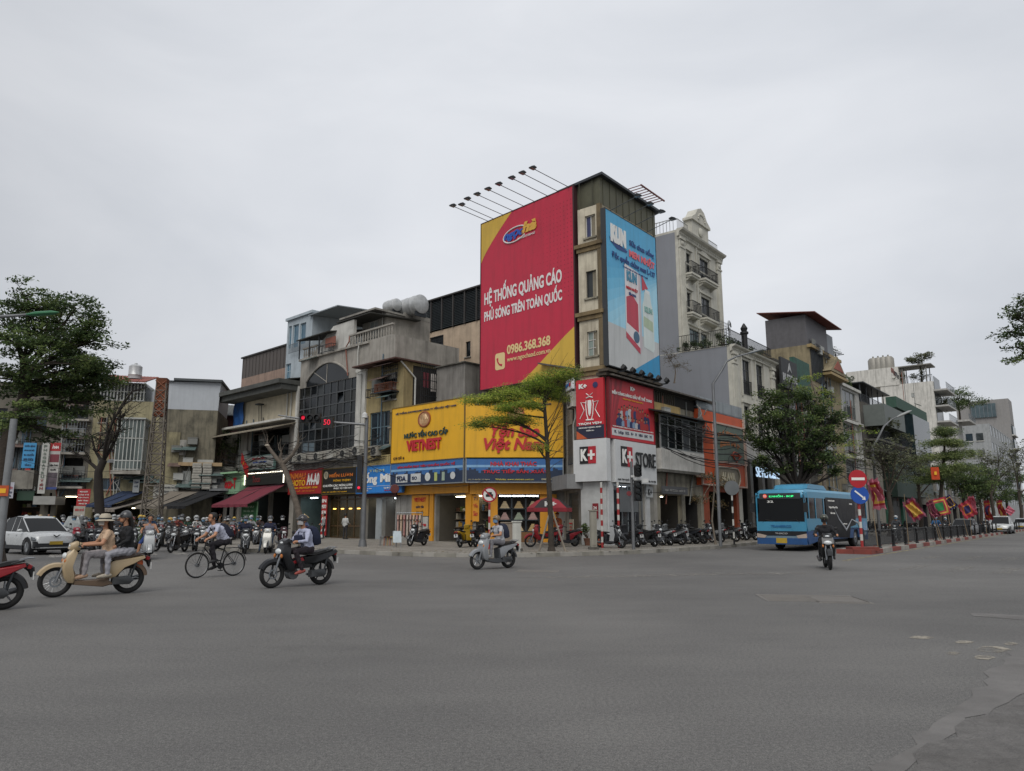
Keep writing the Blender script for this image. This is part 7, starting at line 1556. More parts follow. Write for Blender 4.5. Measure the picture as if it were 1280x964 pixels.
bodies = []
def person(label,loc,rz,pose,shirt,pants,shoes='2a2a2c',long_=False,shorts=False,bare=False,hat=None,hatc='2a2c2e',mask=None,hairlong=False,pack=None,group=None,fine=False,sc=1.0,vest=None,glasses=False,nm='person',cat='person'):
 P = {k: v for k,v in POSES[pose].items()}
 def pr(v): return v if isinstance(v[0],tuple) else (v,(v[0],-v[1],v[2]))
 t = thing(nm,label,cat,loc,rz,group); t.scale = (sc,)*3
 V = Vector; cap = []                                     # a, b, ra, rb, material
 hip,neck,head = V(P['hip']),V(P['neck']),V(P['head'])
 ax = (neck-hip); ch = hip.lerp(neck,.62); M_SK,M_SH,M_PA,M_SO = 0,1,2,3
 sleeve = M_SH if long_ else M_SK
 for y in (-.07,0,.07): cap.append((hip+V((0,y,0)),hip.lerp(neck,.35)+V((0,y*.8,0)),.13,.115,M_SH)); cap.append((hip.lerp(neck,.3)+V((0,y,0)),ch+V((0,y*1.2,.02)),.115,.125,M_SH))
 for y in (-.09,.09): cap.append((hip+V((0,y,-.02)),hip+V((.02,y,-.03)),.125,.12,M_PA))
 cap.append((ch+V((0,0,.08)),neck-V((0,0,.06)),.12,.08,M_SH)); cap.append((neck-V((0,0,.08)),head-V((.02,0,.08)),.055,.052,M_SK))
 cap.append((head+V((-.02,0,.03)),head+V((.005,0,.035)),.098,.093,M_SK)); cap.append((head+V((.0,0,0)),head+V((.045,0,-.06)),.08,.055,M_SK)); cap.append((head+V((.085,0,.01)),head+V((.115,0,-.02)),.014,.018,M_SK))
 for s_ in (1,-1): cap.append((head+V((-.01,s_*.092,.01)),head+V((-.015,s_*.1,-.02)),.02,.014,M_SK))
 for i,s_ in enumerate((1,-1)):
  sh = neck + V((-.01,s_*.185,-.075)); el = V(pr(P['elbow'])[i]); ha = V(pr(P['hand'])[i]); kn = V(pr(P['knee'])[i]); an = V(pr(P['ankle'])[i]); to = V(pr(P['toe'])[i])
  cap.append((neck-V((0,0,.07)),sh,.07,.062,M_SK if bare else M_SH)); md = sh.lerp(el,.55)
  cap.append((sh,md,.066,.056,M_SK if bare else M_SH)); cap.append((md,el,.052,.043,sleeve)); wr = el.lerp(ha,.86); cap.append((el,wr,.044,.031,sleeve))
  d = (ha-el).normalized(); cap.append((wr,ha+d*.015,.033,.036,M_SK)); side = V((0,-s_,0)); dn = V((0,0,-1))
  if fine:
   for q in range(4):
    b0 = ha + d*.03 + side*(.028-.019*q)*-1 + V((0,0,.008)); m1 = b0 + d*(.035-.004*abs(q-1)) + dn*.012; m2 = m1 + dn*.03 - d*.004; m3 = m2 - d*.022 + dn*.006
    cap += [(b0,m1,.0115,.0105,M_SK),(m1,m2,.0105,.0095,M_SK),(m2,m3,.0095,.0085,M_SK)]
   b0 = ha + side*.03; cap += [(b0,b0+d*.02+dn*.03+side*.008,.013,.011,M_SK),(b0+d*.02+dn*.03+side*.008,b0+d*.035+dn*.045-side*.012,.011,.009,M_SK)]
  else: cap.append((ha+d*.02,ha+d*.06+dn*.03,.033,.026,M_SK)); cap.append((ha+side*.03,ha+side*.035+d*.03+dn*.03,.014,.012,M_SK))
  hj = hip+V((0,s_*.09,-.02)); low = M_SK if shorts else M_PA
  k1 = hj.lerp(kn,.6); cap.append((hj,k1,.1,.085,M_PA)); cap.append((k1,kn,.083,.066,M_PA)); cap.append((kn,kn.lerp(an,.45),.063,.058,low)); cap.append((kn.lerp(an,.45),an+(kn-an).normalized()*.04,.057,.048 if not shorts else .038,low))
  cap.append((an+(kn-an).normalized()*.05,an,.038,.04,M_SO)); he = an+(an-to).normalized()*.05+V((0,0,-.02)); cap.append((he,an.lerp(to,.5)+V((0,0,-.01)),.04,.042,M_SO)); cap.append((an.lerp(to,.4),to,.042,.03,M_SO))
 b = MB()
 for a,c,ra,rb,m in cap:
  d = c-a; L_ = d.length; d = d/L_ if L_ > 1e-6 else V((0,0,1)); pts = []; rs = []
  for q in (-1,-.85,-.5,0): pts.append(a+d*ra*q); rs.append(ra*math.sqrt(max(0.0004,1-q*q)))
  for q in (0,.5,.85,1): pts.append(c+d*rb*q); rs.append(rb*math.sqrt(max(0.0004,1-q*q)))
  b.path(pts,rs,10)
 o = b.build('body',[SKIN,mat(shirt,.85,var=.16,scale=7,bump=.7,key='sh'+shirt),mat(pants,.85,var=.12,scale=7,bump=.3,key='pa'+pants),mat(shoes,.6,key='so'+shoes)],t)
 rm = o.modifiers.new('r','REMESH'); rm.mode = 'VOXEL'; rm.voxel_size = .0085 if fine else .019
 s2 = o.modifiers.new('s','SMOOTH'); s2.iterations = 2 if fine else 3; s2.factor = .5
 bodies.append((o,cap)); hc = head+V((-.01,0,.03))
 if hat == 'helmet' or hat == 'full' or hat == 'cap':
  hm = mat(hatc,.25,var=.05,spec=.6,key='hm'+hatc); b = MB(); n = 14
  rz_ = .125; pf = [(.001,rz_)] + [(rz_*math.sin(R(a)),rz_*math.cos(R(a))) for a in range(15,106,15)]
  if hat == 'cap': pf = [(.001,.108)] + [(.108*math.sin(R(a)),.108*math.cos(R(a))) for a in range(15,91,15)]
  b.lathe(pf[::-1],n,hc+V((-.01,0,.0)),'z'); hb = b.build('helmet' if hat != 'cap' else 'cap',hm,t,True)
  b = MB(); b.add([(hc.x+.1*math.cos(R(a)),.115*math.sin(R(a)),hc.z+.045) for a in range(-60,61,20)] + [(hc.x+.03+.155*math.cos(R(a)),.1*math.sin(R(a)),hc.z+.025) for a in range(60,-61,-20)],[tuple(range(14))]); b.build('visor',hm,hb)
  if hat != 'cap': MB().path([(hc.x,.1,hc.z-.02),(head.x+.03,.07,head.z-.1),(head.x+.05,0,head.z-.13),(head.x+.03,-.07,head.z-.1),(hc.x,-.1,hc.z-.02)],.006,4).build('chin_strap',BLACK,hb)
 if hat == 'cone': MB().lathe([(.27,-.02),(.268,-.012),(.001,.2),(.001,.185),(.262,-.022)],24,hc+V((0,0,.05)),'z').build('conical_hat',mat('b9a578',.8,var=.15,scale=30),t,True)
 if hat == 'brim':
  b = MB(); b.lathe([(.2,-.03),(.13,.0),(.125,.01),(.12,.07),(.08,.12),(.001,.13)],22,hc+V((0,0,.0)),'z'); hb = b.build('helmet',mat(hatc,.6,key='bh'+hatc),t,True); MB().lathe([(.128,.005),(.124,.035)],22,hc,'z').build('hat_band',BLACK,hb)
 if hat in (None,'brim','helmet','cap'):
  b = MB(); Mx = None
  if hat is None:
   b.lathe([(.001,.122),(.06,.112),(.1,.08),(.116,.03),(.112,-.03),(.1,-.055)][::-1],14,hc+V((-.018,0,.0)),'z')
   b.v = [(x if not (x > hc.x+.045 and z < hc.z+.055) else hc.x+.045,y,z) for x,y,z in b.v]
  if hairlong: b.path([(hc.x-.06,0,hc.z+.02),(hc.x-.11,0,hc.z-.1),(hc.x-.15,0,hc.z-.3)],[.09,.085,.04],10,flat=.7)
  if b.v: b.build('hair',HAIR,t,True)
 if mask:
  b = MB(); vs = [(head.x+.0+(.083 if z > -.07 else .07)*math.cos(R(a)) + .035*math.cos(R(a)),.092*math.sin(R(a)),head.z+z) for z in (.005,-.045,-.09) for a in range(-80,81,20)]
  b.add(vs,[(i*9+j,i*9+j+1,(i+1)*9+j+1,(i+1)*9+j) for i in range(2) for j in range(8)]); b.build('face_mask',mat(mask,.9,key='mk'+mask),t,True)
 else:
  b = MB(); b.sphere(head+V((.098,.032,.03)),.008,.014,.007,6,4).sphere(head+V((.098,-.032,.03)),.008,.014,.007,6,4); b.build('eyes',BLACK,t); MB().box(head.x+.1,head.x+.106,-.024,.024,head.z-.054,head.z-.047).build('mouth',mat('6d3530',.6),t)
 if pack:
  c = hip.lerp(neck,.62)+V((-.2,0,0)); sl = ax.normalized()
  ou = [(-.02,-.24),(.09,-.22),(.09,.2),(0,.25),(-.1,.2),(-.15,0),(-.13,-.2)]
  puff([(c.x+u*1.0+sl.x*v,c.z+v*sl.z) for u,v in ou],.15,sh=.8).build('backpack',cloth(pack),t,True)
  b = MB()
  for s_ in (-1,1): b.path([(c.x+.08,s_*.1,c.z-.15),(hip.lerp(neck,.5).x+.12,s_*.13,hip.lerp(neck,.5).z),(neck.x+.07,s_*.12,neck.z-.1),(neck.x-.05,s_*.12,neck.z-.03),(c.x+.05,s_*.1,c.z+.15)],.02,5,flat=.5)
  b.build('strap',cloth(pack),t,True)
 if vest: pass
 return t
def finish_bodies():
 dg = bpy.context.evaluated_depsgraph_get(); new = []
 for o,cap in bodies: new.append(bpy.data.meshes.new_from_object(o.evaluated_get(dg)))
 for (o,cap),me in zip(bodies,new):
  n = len(me.polygons); ce = np.empty(n*3,np.float32); me.polygons.foreach_get('center',ce); ce = ce.reshape(-1,3); best = np.full(n,1e9); idx = np.zeros(n,np.int32)
  for a,c,ra,rb,m in cap:
   a = np.array(a); d = np.array(c)-a; L2 = max(1e-9,d @ d); tt = np.clip(((ce-a) @ d)/L2,0,1); dist = np.linalg.norm(ce-(a+tt[:,None]*d),axis=1)-(ra+(rb-ra)*tt); k = dist < best; best[k] = dist[k]; idx[k] = m
  # cloth creases
  nv = len(me.vertices); co = np.empty(nv*3,np.float32); me.vertices.foreach_get('co',co); co = co.reshape(-1,3); no = np.empty(nv*3,np.float32); me.vertices.foreach_get('normal',no); no = no.reshape(-1,3)
  lv = np.zeros(nv,bool); li = np.empty(len(me.loops),np.int32); me.loops.foreach_get('vertex_index',li); ls = np.empty(n,np.int32); me.polygons.foreach_get('loop_total',ls); lv[li[np.repeat((idx == 1) | (idx == 2),ls)]] = True
  w = .0028*(np.sin(co[:,2]*47+np.sin(co[:,0]*23)*2+co[:,1]*19) + np.sin(co[:,0]*61+co[:,2]*33)); co[lv] += no[lv]*w[lv,None]; me.vertices.foreach_set('co',co.ravel())
  old = o.data; mats_ = list(old.materials); me.materials.clear()
  for m in mats_: me.materials.append(m)
  me.polygons.foreach_set('material_index',idx); me.polygons.foreach_set('use_smooth',[True]*n); me.update()
  o.modifiers.clear(); o.data = me; me.name = 'body'; bpy.data.meshes.remove(old)
 bodies.clear()
def head_of(f,k):      # ground centre and heading from front and rear wheel contact pixels
 a = gnd(*f); b = gnd(*k); d = a-b; return (a+b)/2,math.atan2(d.y,d.x),d.length
# ---- the riders in the open road
c,rz,L_ = head_of((66.8,747),(158.7,741.7)); CR1 = mat('a69374',.3,.1,var=.05,spec=.6,key='beige')
sc1 = scooter('motor_scooter','beige retro scooter with large spoked wheels crossing at the left with two riders',c,rz,CR1,'5b4a3a','s',.315,1.36,rimc=mat('9c9fa1',.3,.8),seatc='3a2c24',wire=True)
person('rider in cream blouse and wide grey trousers with a striped sun helmet and white mask',c,rz,'scooter','b59a80','8a8688','a0826a',hat='brim',hatc='a39a88',mask='a9a49c',hairlong=True,fine=True)
person('pillion rider in black hooded jacket and grey helmet on the beige scooter',c,rz,'pillion','16171a','8f8f96','9a9284',long_=True,hat='helmet',hatc='3a3b3d',hairlong=True,fine=True)
bg_ = thing('plastic_bag','small orange plastic bag hanging behind the pillion rider','bag',c+Vector((math.cos(rz)*-.85,math.sin(rz)*-.85,.62)),rz); MB().sphere((0,0,0),.1,.07,.12,10,8).tube((0,0,.1),(.05,0,.24),.012).build('bag',mat('b5501c',.5),bg_,True)
c,rz,L_ = head_of((339.8,735.4),(399.3,731))
scooter('motorcycle','black step-through motorcycle with red flashes ridden by a masked student',c,rz,'1b1c1f','2a2a2c','u',.31,1.28,rimc=mat('3a3b3d',.4,.5),cat='motorcycle')
person('masked rider in white shirt, dark vest and dark peaked helmet on the black motorcycle',c,rz,'moto','9fa3b8','241c22','8a4038',long_=True,hat='helmet',hatc='2b2a2c',mask='9c9c9c',pack='1b2238',fine=True)
for s_ in (-1,1): puff([(-.1,.6),(.2,.52),(.22,.58),(-.05,.68)],.01,y0=s_*.14).build('red_flash',mat('8a1c24',.4),[q for q in COL.objects if q.get('category') == 'motorcycle'][0])
vb = thing('chest_bag','dark blue chest bag worn by the rider of the black motorcycle','bag',c,rz); puff([(-.06,1.0),(.04,.98),(.06,1.18),(-.02,1.2)],.14).build('pouch',mat('20263f',.8),vb,True)
c,rz,L_ = head_of((597.3,712.2),(634.7,710.2))
scooter('motor_scooter','silver-grey scooter heading left alone in the middle of the crossing',c,rz,'85888b','3b3d40','s',.29,1.22)
person('rider in pale shirt with blue mask and patterned helmet on the grey scooter',c,rz,'scooter','a5a6aa','77767a','8c8c8c',hat='helmet',hatc='6b5a42',mask='5f7f9c',pack='23283a')
p = gnd(1035,711); rzf = math.atan2(-p.y,-p.x) + R(6)
scooter('motorcycle','black motorcycle riding straight towards the camera in front of the bus',p,rzf,'232527','1a1b1d','u',.3,1.25,cat='motorcycle',rimc=mat('3a3b3d',.4,.5))
person('rider all in dark clothes and dark helmet with black mask ahead of the bus',p,rzf,'moto','1b1c20','1a1a1e','2a2a2a',long_=True,hat='helmet',hatc='3c4036',mask='141416',sc=1.02)
pf_ = gnd(2.4,762.4); dv = Vector((-.8,-.6,0)); c = pf_ + dv*.65
scooter('motor_scooter','red scooter cut off by the left edge, only its rear wheel in view',c,math.atan2(dv.y,dv.x),'86141d','1a1b1d','s',.3,1.3)
# bicycle
c,rz,L_ = head_of((244.7,723),(291.9,720)); bi = thing('bicycle','black bicycle with rear rack ridden by a boy in a white shirt','bicycle',c,rz)
FB = mat('1c1d1f',.35,.4); wheel(bi,'front_wheel',.53,.34,.022,mat('6a6c6e',.4,.7),wire=True,disc=False); wheel(bi,'rear_wheel',-.53,.34,.022,mat('6a6c6e',.4,.7),wire=True,disc=False)
b = MB();
for a,q in (((.36,.78),(-.1,.3)),((.34,.86),(-.22,.72)),((-.1,.3),(-.25,.86)),((.36,.78),(.33,.9))): b.tube((a[0],0,a[1]),(q[0],0,q[1]),.018,None,8)
for s_ in (-1,1): b.tube((-.1,.04*s_,.3),(-.53,.06*s_,.34),.01).tube((-.22,.03*s_,.72),(-.53,.06*s_,.34),.009).tube((.37,.04*s_,.74),(.53,.06*s_,.34),.013)
b.build('frame',FB,bi,True)
b = MB().path([(.33,0,.9),(.36,0,.98)],.014,6).path([(.36,-.27,1.02),(.4,-.12,.99),(.38,0,.98),(.4,.12,.99),(.36,.27,1.02)],.012,6).path([(.36,-.27,1.02),(.42,-.27,1.02)],.016,6).path([(.36,.27,1.02),(.42,.27,1.02)],.016,6).build('handlebar',FB,bi,True)
puff([(-.14,.9),(-.2,.94),(-.38,.95),(-.4,.9),(-.28,.87)],.08).build('saddle',BLACK,bi,True)
b = MB().box(-.75,-.3,-.07,.07,.76,.78)
for s_ in (-1,1): b.tube((-.7,.07*s_,.76),(-.53,.06*s_,.36),.006)
b.build('rack',FB,bi); b = MB().lathe([(.09,.05),(.09,.056),(.01,.056)],16,(-.1,0,.3),'y').tube((-.1,.07,.3),(0,.07,.44),.01).tube((-.1,-.07,.3),(-.2,-.07,.16),.01).box(-.06,.06,.07,.16,.43,.46).box(-.26,-.14,-.16,-.07,.15,.17).build('cranks',FB,bi)
for x in (.53,-.53):
 b = MB(); vs = []
 for a in np.linspace(20 if x < 0 else 40,170,12):
  for dy in (-.025,.025): vs.append((x+.37*math.cos(R(a)),dy,.34+.37*math.sin(R(a))))
 b.add(vs,[(2*i,2*i+1,2*i+3,2*i+2) for i in range(11)]); b.build('mudguard',FB,bi)
person('bareheaded boy in white school shirt with dark backpack riding the bicycle',c,rz,'cycle','a8abbb','1d1a20','1e1e20',pack='1d2030',fine=True)
finish_bodies()
# ------------------------------------------------------------------ bus
hb = Vector((-.629,-.777,0)); bc = Vector((13.15,36.75,0)) - hb*5.5; BL,BWD = 11.0,2.45
bus = thing('city_bus','light blue city bus with black advertising side coming out of the right street','bus',bc,math.atan2(hb.y,hb.x))
BB = mat('3d86a6',.3,.1,var=.06,stain=.12,spec=.6,key='busb'); BD = mat('224b7c',.35,.1,var=.08,stain=.4,key='busd'); BG = mat('0b0d0f',.12,spec=.22,key='busglass')
wx = (2.9,-2.9); h_ = BL/2
def side_poly(z0,z1,r=.56):
 p = [(-h_,z1),(-h_+.05,z0)]
 for x in sorted(wx):
  if z0 < .6: p += [(x+r*math.cos(R(a)),max(z0,.5+r*math.sin(R(a)))) for a in (180,160,140,120,100,80,60,40,20,0)]
 return p + [(h_-.12,z0),(h_,z0+.25),(h_,z1)]
MB().prism(side_poly(.32,.95),-BWD/2,BWD/2).build('lower_body',BD,bus); MB().prism(side_poly(.953,1.55),-BWD/2,BWD/2).build('body',BB,bus)
secs = []
for x,w_,zt in ((-h_,.97,2.95),(-h_+.3,1,3.02),(0,1,3.02),(h_-.4,1,3.0),(h_-.1,.98,2.94),(h_,.93,2.8)):
 w2 = BWD/2*w_; secs.append([(x,-w2,2.55),(x,-w2,zt-.16),(x,-w2+.12,zt-.03),(x,0,zt),(x,w2-.12,zt-.03),(x,w2,zt-.16),(x,w2,2.55)])
MB().loft(secs).build('roof',BB,bus,True)
MB().box(-h_+.02,h_-.3,-BWD/2+.02,BWD/2-.02,1.55,2.56).build('window_band',BG,bus)
b = MB()
for x in (h_-.42,h_-1.5,h_-2.8,h_-4.2,h_-5.6,h_-7.0,h_-8.4,h_-9.7,-h_+.02):
 for s_ in (-1,1): b.box(x-.04 if x < h_-.3 else x,x+.05,s_*BWD/2-.012,s_*BWD/2+.004,1.55,2.56)
b.build('pillars',BB,bus)
for s_,nm in ((1,'ad_panel'),):
 y = BWD/2+.006; a = MB().add([(h_-3.1,y,2.62),(h_-3.1,y,1.0),(h_-3.6,y,.6),(-1.6,y,.5),(-1.9,y,1.1),(-3.0,y,1.2),(-3.1,y,2.62)],[(0,1,2,3,4,5,6)]).build('ad_panel',mat('0c0d10',.4,var=.1,spec=.15),bus)
 a2 = MB().path([(1.0,y+.01,2.1),(.2,y+.01,1.5),(-1.0,y+.01,.95),(-2.2,y+.01,1.5),(-3.4,y+.01,1.3),(-4.1,y+.01,.7),(-4.8,y+.01,.62),(-5.3,y+.01,1.2)],[.01,.05,.07,.03,.06,.07,.05,.03],5,flat=.3,up=(0,1,0)); a2.build('printed_swirl',mat('9a9ea3',.4),bus)
 MB().lathe([(.42,y),(.42,y+.004),(.3,y+.004)],20,(-4.9,0,1.0),'y').build('printed_disc',mat('6f93b5',.4),bus)
 for t_,x,z,w_,hh in (('Saigon-Hanoi Gia',1.9,2.05,1.5,.13),('SỮA CHUA',1.7,1.78,.8,.1),('MADE IN VIETNAM',2.0,2.42,1.1,.07),('Hà Nội',-1.9,2.28,.5,.1),('TUYỂN DỤNG',-.4,1.22,.8,.09)):
  o_ = text(t_,0,0,w_,hh,0,WT,bus,.01,name='printed_lettering'); o_.rotation_euler = (0,0,math.pi); o_.location = (x,y+.01,z)
# front
x = h_
MB().loft([[(x-.3,-1.2,1.38),(x-.3,1.2,1.38),(x-.3,1.2,2.85),(x-.3,-1.2,2.85)],[(x+.02,-1.16,1.4),(x+.02,1.16,1.4),(x-.04,1.12,2.82),(x-.04,-1.12,2.82)]]).build('windscreen',BG,bus)
fw_ = MB(); fw_.box(x-.02,x+.05,-1.2,1.2,.95,1.4).box(x-.1,x+.03,-1.2,-1.14,1.4,2.8).box(x-.1,x+.03,1.14,1.2,1.4,2.8); fw_.build('front_panel',BB,bus)
MB().box(x-.02,x+.07,-1.18,1.18,.74,.95).build('grille',mat('14161a',.3),bus); MB().box(x-.02,x+.09,-1.19,1.19,.62,.72).build('grille_trim',mat('6f8390',.3,.4),bus)
MB().box(x-.02,x+.1,-1.2,1.2,.32,.62).build('bumper',BD,bus)
for s_ in (-1,1):
 MB().prism([(s_*.72,.74),(s_*1.19,.84),(s_*1.2,.64),(s_*.8,.62)],x+.0,x+.11,'x').build('headlight',mat('a5968a',.15),bus)
 b = MB(); b.path([(x-.05,s_*1.1,2.7),(x+.3,s_*1.25,2.6),(x+.32,s_*1.3,2.3)],.02,5).box(x+.24,x+.32,s_*1.3-.1,s_*1.3+.1,1.85,2.3); b.build('mirror',BLACK,bus)
 MB().path([(x+.06,s_*.35,1.42),(x+.05,s_*.75,1.5),(x+.04,s_*.9,1.35)],.015,4).build('wiper',BLACK,bus)
b = MB().box(x-.02,x+.03,-1.0,1.0,2.5,2.78).build('destination_box',mat('2c3032',.4),bus)
def ftext(t,y0,z,w_,hh,m,xx): o_ = text(t,0,0,w_,hh,0,m,bus,.02); o_.rotation_euler = (0,0,R(90)); o_.location = (xx,y0,z); return o_
ftext('E.NHỔN - BCĐ',-.5,2.58,1.2,.13,lamp('35c878',1.0),x+.05); MB().lathe([(.1,0),(.001,.01)],14,(x+.04,-.72,2.64),'x').build('route_disc',lamp('b8402e',.8),bus); ftext('32',-.79,2.59,.14,.1,WT,x+.06)
ftext('TRANSERCO',-.5,1.12,1.0,.12,mat('1d5f90',.5),x+.06); ftext('THACO',-.3,.8,.6,.08,mat('9a9c9c',.4),x+.08); ftext('32',-.62,2.32,.3,.1,WT,x+.03)
MB().box(x+.1,x+.11,-.26,.26,.38,.62).build('number_plate',mat('a58a2a',.5),bus)
puff([(x-1.2,3.0),(x-1.4,3.22),(x-2.2,3.3),(x-4.6,3.27),(x-5.2,3.0)],.85).build('roof_unit',BB,bus,True)
for i,wxx in enumerate(wx):
 for s_ in (-1,1):
  y = s_*(BWD/2-.2); w_ = MB().lathe([(.3,-.14),(.46,-.15),(.5,-.1),(.5,.1),(.46,.15),(.3,.14)],22,(wxx,y,.5),'y').build('wheel',RUBBER,bus,True); MB().lathe([(.29,s_*.145),(.24,s_*.1),(.1,s_*.12),(.08,s_*.17),(.01,s_*.17)],18,(wxx,y,.5),'y').build('rim',mat('7d8083',.4,.7),w_,True)
MB().box(h_-.05-1.3,h_-.5,BWD/2+.001,BWD/2+.012,.98,1.0).box(-h_+.2,h_-.3,-.9,.9,.3,.9).build('underbody',BLACK,bus)
# ------------------------------------------------------------------ cars
def car(name,label,loc,rz,paint_,L_=4.2,W_=1.78,H=1.58,suv=True,cat='car',group=None,plate='a58a2a',roofc=None):
 t = thing(name,label,cat,loc,rz,group); h = L_/2; wb = L_*.31; r = .34 if suv else .31; wx = (wb,-wb*1.02); ra = r+.07
 P = mat(paint_,.25,.1,var=.04,spec=.6,key='car'+paint_); zb = .27; DK = mat('1b1d20',.6)
 def bot(x):
  z = zb+.02
  for c in wx:
   if abs(x-c) < ra: z = max(z,r+math.sqrt(ra*ra-(x-c)**2)*.98)
  return z
 def interp(tb,x):
  for (a,c),(d,e) in zip(tb[:-1],tb[1:]):
   if x <= d: return c+(e-c)*(x-a)/(d-a)
  return tb[-1][1]
 dk = [(-h,.98),(-h*.9,1.02),(-h*.5,1.0),(h*.35,.99),(h*.5,1.0),(h*.85,.9),(h*.97,.78),(h,.6)] if suv else [(-h,.85),(-h*.85,.98),(-h*.5,.95),(h*.35,.93),(h*.5,.94),(h*.85,.8),(h,.58)]
 wd = [(-h,.8),(-h*.92,.93),(-h*.7,1),(h*.6,1),(h*.85,.95),(h*.96,.84),(h,.7)]
 xs = sorted(set([round(-h+2*h*i/46,3) for i in range(47)] + [round(c+s_*ra,3) for c in wx for s_ in (-1,-.999,.999,1)]))
 secs = []
 for x in xs:
  w_ = W_/2*interp(wd,x); b0 = bot(x); d = interp(dk,x); md = max(b0+.02,min(.62,d-.1)); z2 = max(md+.02,d-.09)
  half = [(w_*.95,b0),(w_*1.0,md),(w_*.97,z2),(w_*.88,max(z2+.01,d-.01)),(w_*.4,d+.02)]
  secs.append([(x,y,z) for y,z in half] + [(x,-y,z) for y,z in half[::-1]])
 MB().loft(secs).build('body',P,t,True)
 cl = [(c+s_,z) for c in () for s_,z in ()]
 b = MB(); b.box(-h*.93,h*.93,-W_/2*.8,W_/2*.8,.2,.5); b.build('underbody',BLACK,t)
 if suv: MB().box(-h*.45,h*.45,-W_/2*1.005,W_/2*1.005,.24,.4).build('sill_cladding',DK,t)
 gx = [(-h*.97,-h*.72),(h*.42,h*.08)]; gb = [(-h*.93,1.0),(-h*.82,1.26),(-h*.66,H-.1),(-h*.3,H-.01),(-h*.04,H-.03),(h*.08,H-.1),(h*.58,.99)] if suv else [(-h*.75,.96),(-h*.45,H-.06),(-h*.15,H),(h*.05,H-.03),(h*.15,H-.1),(h*.5,.94)]
 def gh_(k,sx,dz): return [[(x,y,z) for y,z in ((w0,zl),(w1,zt),(-w1,zt),(-w0,zl))] for x,zt,zl,w0,w1 in k]
 st = []
 for x,z in gb: zl = interp(dk,x)-.06; f = (z-zl)/(H-zl); st.append((x,max(z,zl+.01),zl,W_/2*.9,W_/2*(.9-.17*f)))
 MB().loft(gh_(st,0,0)).build('windows',mat('0b0d0f',.1,spec=.12,key='carglass'),t)
 rf = MB(); rs = []
 for x,z in [q for q in gb if q[1] > H-.2]: f = (z-.95)/(H-.95); w_ = W_/2*(.905-.17*f); rs.append([(x,w_,z-.05),(x,w_*.93,z+.012),(x,0,z+.03),(x,-w_*.93,z+.012),(x,-w_,z-.05)])
 rf.loft(rs); rf.build('roof',P if not roofc else mat(roofc,.3),t,True)
 b = MB()
 for s_ in (-1,1):
  for i in (0,4): a,c = (gb[0],gb[-5]) if i == 0 else (gb[-2],gb[-1]); zl = [interp(dk,a[0]),interp(dk,c[0])]; b.path([(a[0],s_*W_/2*(.88 if i == 0 else .76),a[1]),(c[0],s_*W_/2*(.75 if i == 0 else .88),c[1])],.026,5)
  for xx in (-h*.3,h*.02-.1): b.path([(xx,s_*W_/2*.9,.98),(xx,s_*W_/2*.735,H-.06)],.016,5)
 b.build('pillars',P,t); MB().prism([(h*.9,.3),(h*.985,.36),(h*.97,.58),(h*.88,.56)],W_/2*.6,W_/2*.95).prism([(h*.9,.3),(h*.985,.36),(h*.97,.58),(h*.88,.56)],-W_/2*.95,-W_/2*.6).build('corner_intake',DK,t)
 for s_ in (-1,1): MB().sphere((h*.36,s_*(W_/2+.08),1.04),.09,.11,.07,10,6).build('side_mirror',P,t,True); MB().prism([(h*.93,.62),(h*.86,.76),(h*.7,.8),(h*.8,.66)] if not suv else [(h*.955,.64),(h*.9,.74),(h*.8,.78),(h*.86,.6)],s_*W_/2*.62,s_*W_/2*.985).build('headlight',mat('5b6064',.1),t); MB().box(h*.28-.5,h*.28-.36,s_*W_/2*1.0,s_*W_/2*1.015,.82,.85).box(h*.28-1.4,h*.28-1.26,s_*W_/2*1.0,s_*W_/2*1.015,.84,.87).build('door_handle',P,t)
 MB().prism([(h*.9,.28),(h*1.005,.34),(h*1.0,.5),(h*.9,.52)],-W_/2*.8,W_/2*.8).build('lower_grille',DK,t); MB().box(h*1.0-.03,h*1.0+.03,-.26,.26,.44,.58).build('number_plate',mat(plate,.5),t)
 MB().prism([(-.16,.86),(0,.74),(.16,.86),(.1,.86),(0,.79),(-.1,.86)],h*.985,h*1.0,'x').build('badge',mat('2c2f31',.4),t)
 for c in wx:
  for s_ in (-1,1):
   y = s_*(W_/2-.14); w_ = MB().lathe([(.21,-.1),(r-.03,-.11),(r,-.07),(r,.07),(r-.03,.11),(.21,.1)],20,(c,y,r),'y').build('wheel',RUBBER,t,True); b = MB(); b.lathe([(.2,s_*.06),(.19,s_*.1),(.22,s_*.105)],20,(c,y,r),'y')
   for k in range(5): a = k*2*math.pi/5; b.path([(c,y+s_*.1,r),(c+.2*math.cos(a),y+s_*.095,r+.2*math.sin(a))],.028,4)
   b.build('rim',mat('85888a',.35,.7),w_)
   MB().lathe([(ra+.035,s_*.0),(ra+.035,s_*.165-.14+.14),(ra-.01,s_*.165)],26,(c,s_*(W_/2*.985-.16),r),'y',cap=False).build('arch_trim',DK,t) if suv else None
 return t
car('parked_car','white compact crossover with yellow number plate waiting at the left',(-21.6,34.3,0),math.atan2(-.6,.8),'b4b7b8',4.2,1.78,1.66,group='cars')
ca = MN + MDIR*26 + MQ*4.2; rzr = math.atan2(-RD.y,-RD.x)
def carpx(px,D,*a,**k): p = at(px,647,D); return car('car',a[0],(p.x,p.y,0),rzr,a[1],*a[2:],group='cars',**k)
carpx(1205,66,'dark grey saloon car with dusty bonnet behind the black bollards','5f6163',4.6,1.8,1.5,False)
carpx(1251,76,'white van-like car behind the bollards near the right edge','b9bcbc',4.6,1.8,1.75); carpx(1277,96,'pale car behind the white one at the right edge','9fa3a5',4.6,1.8,1.5,False)
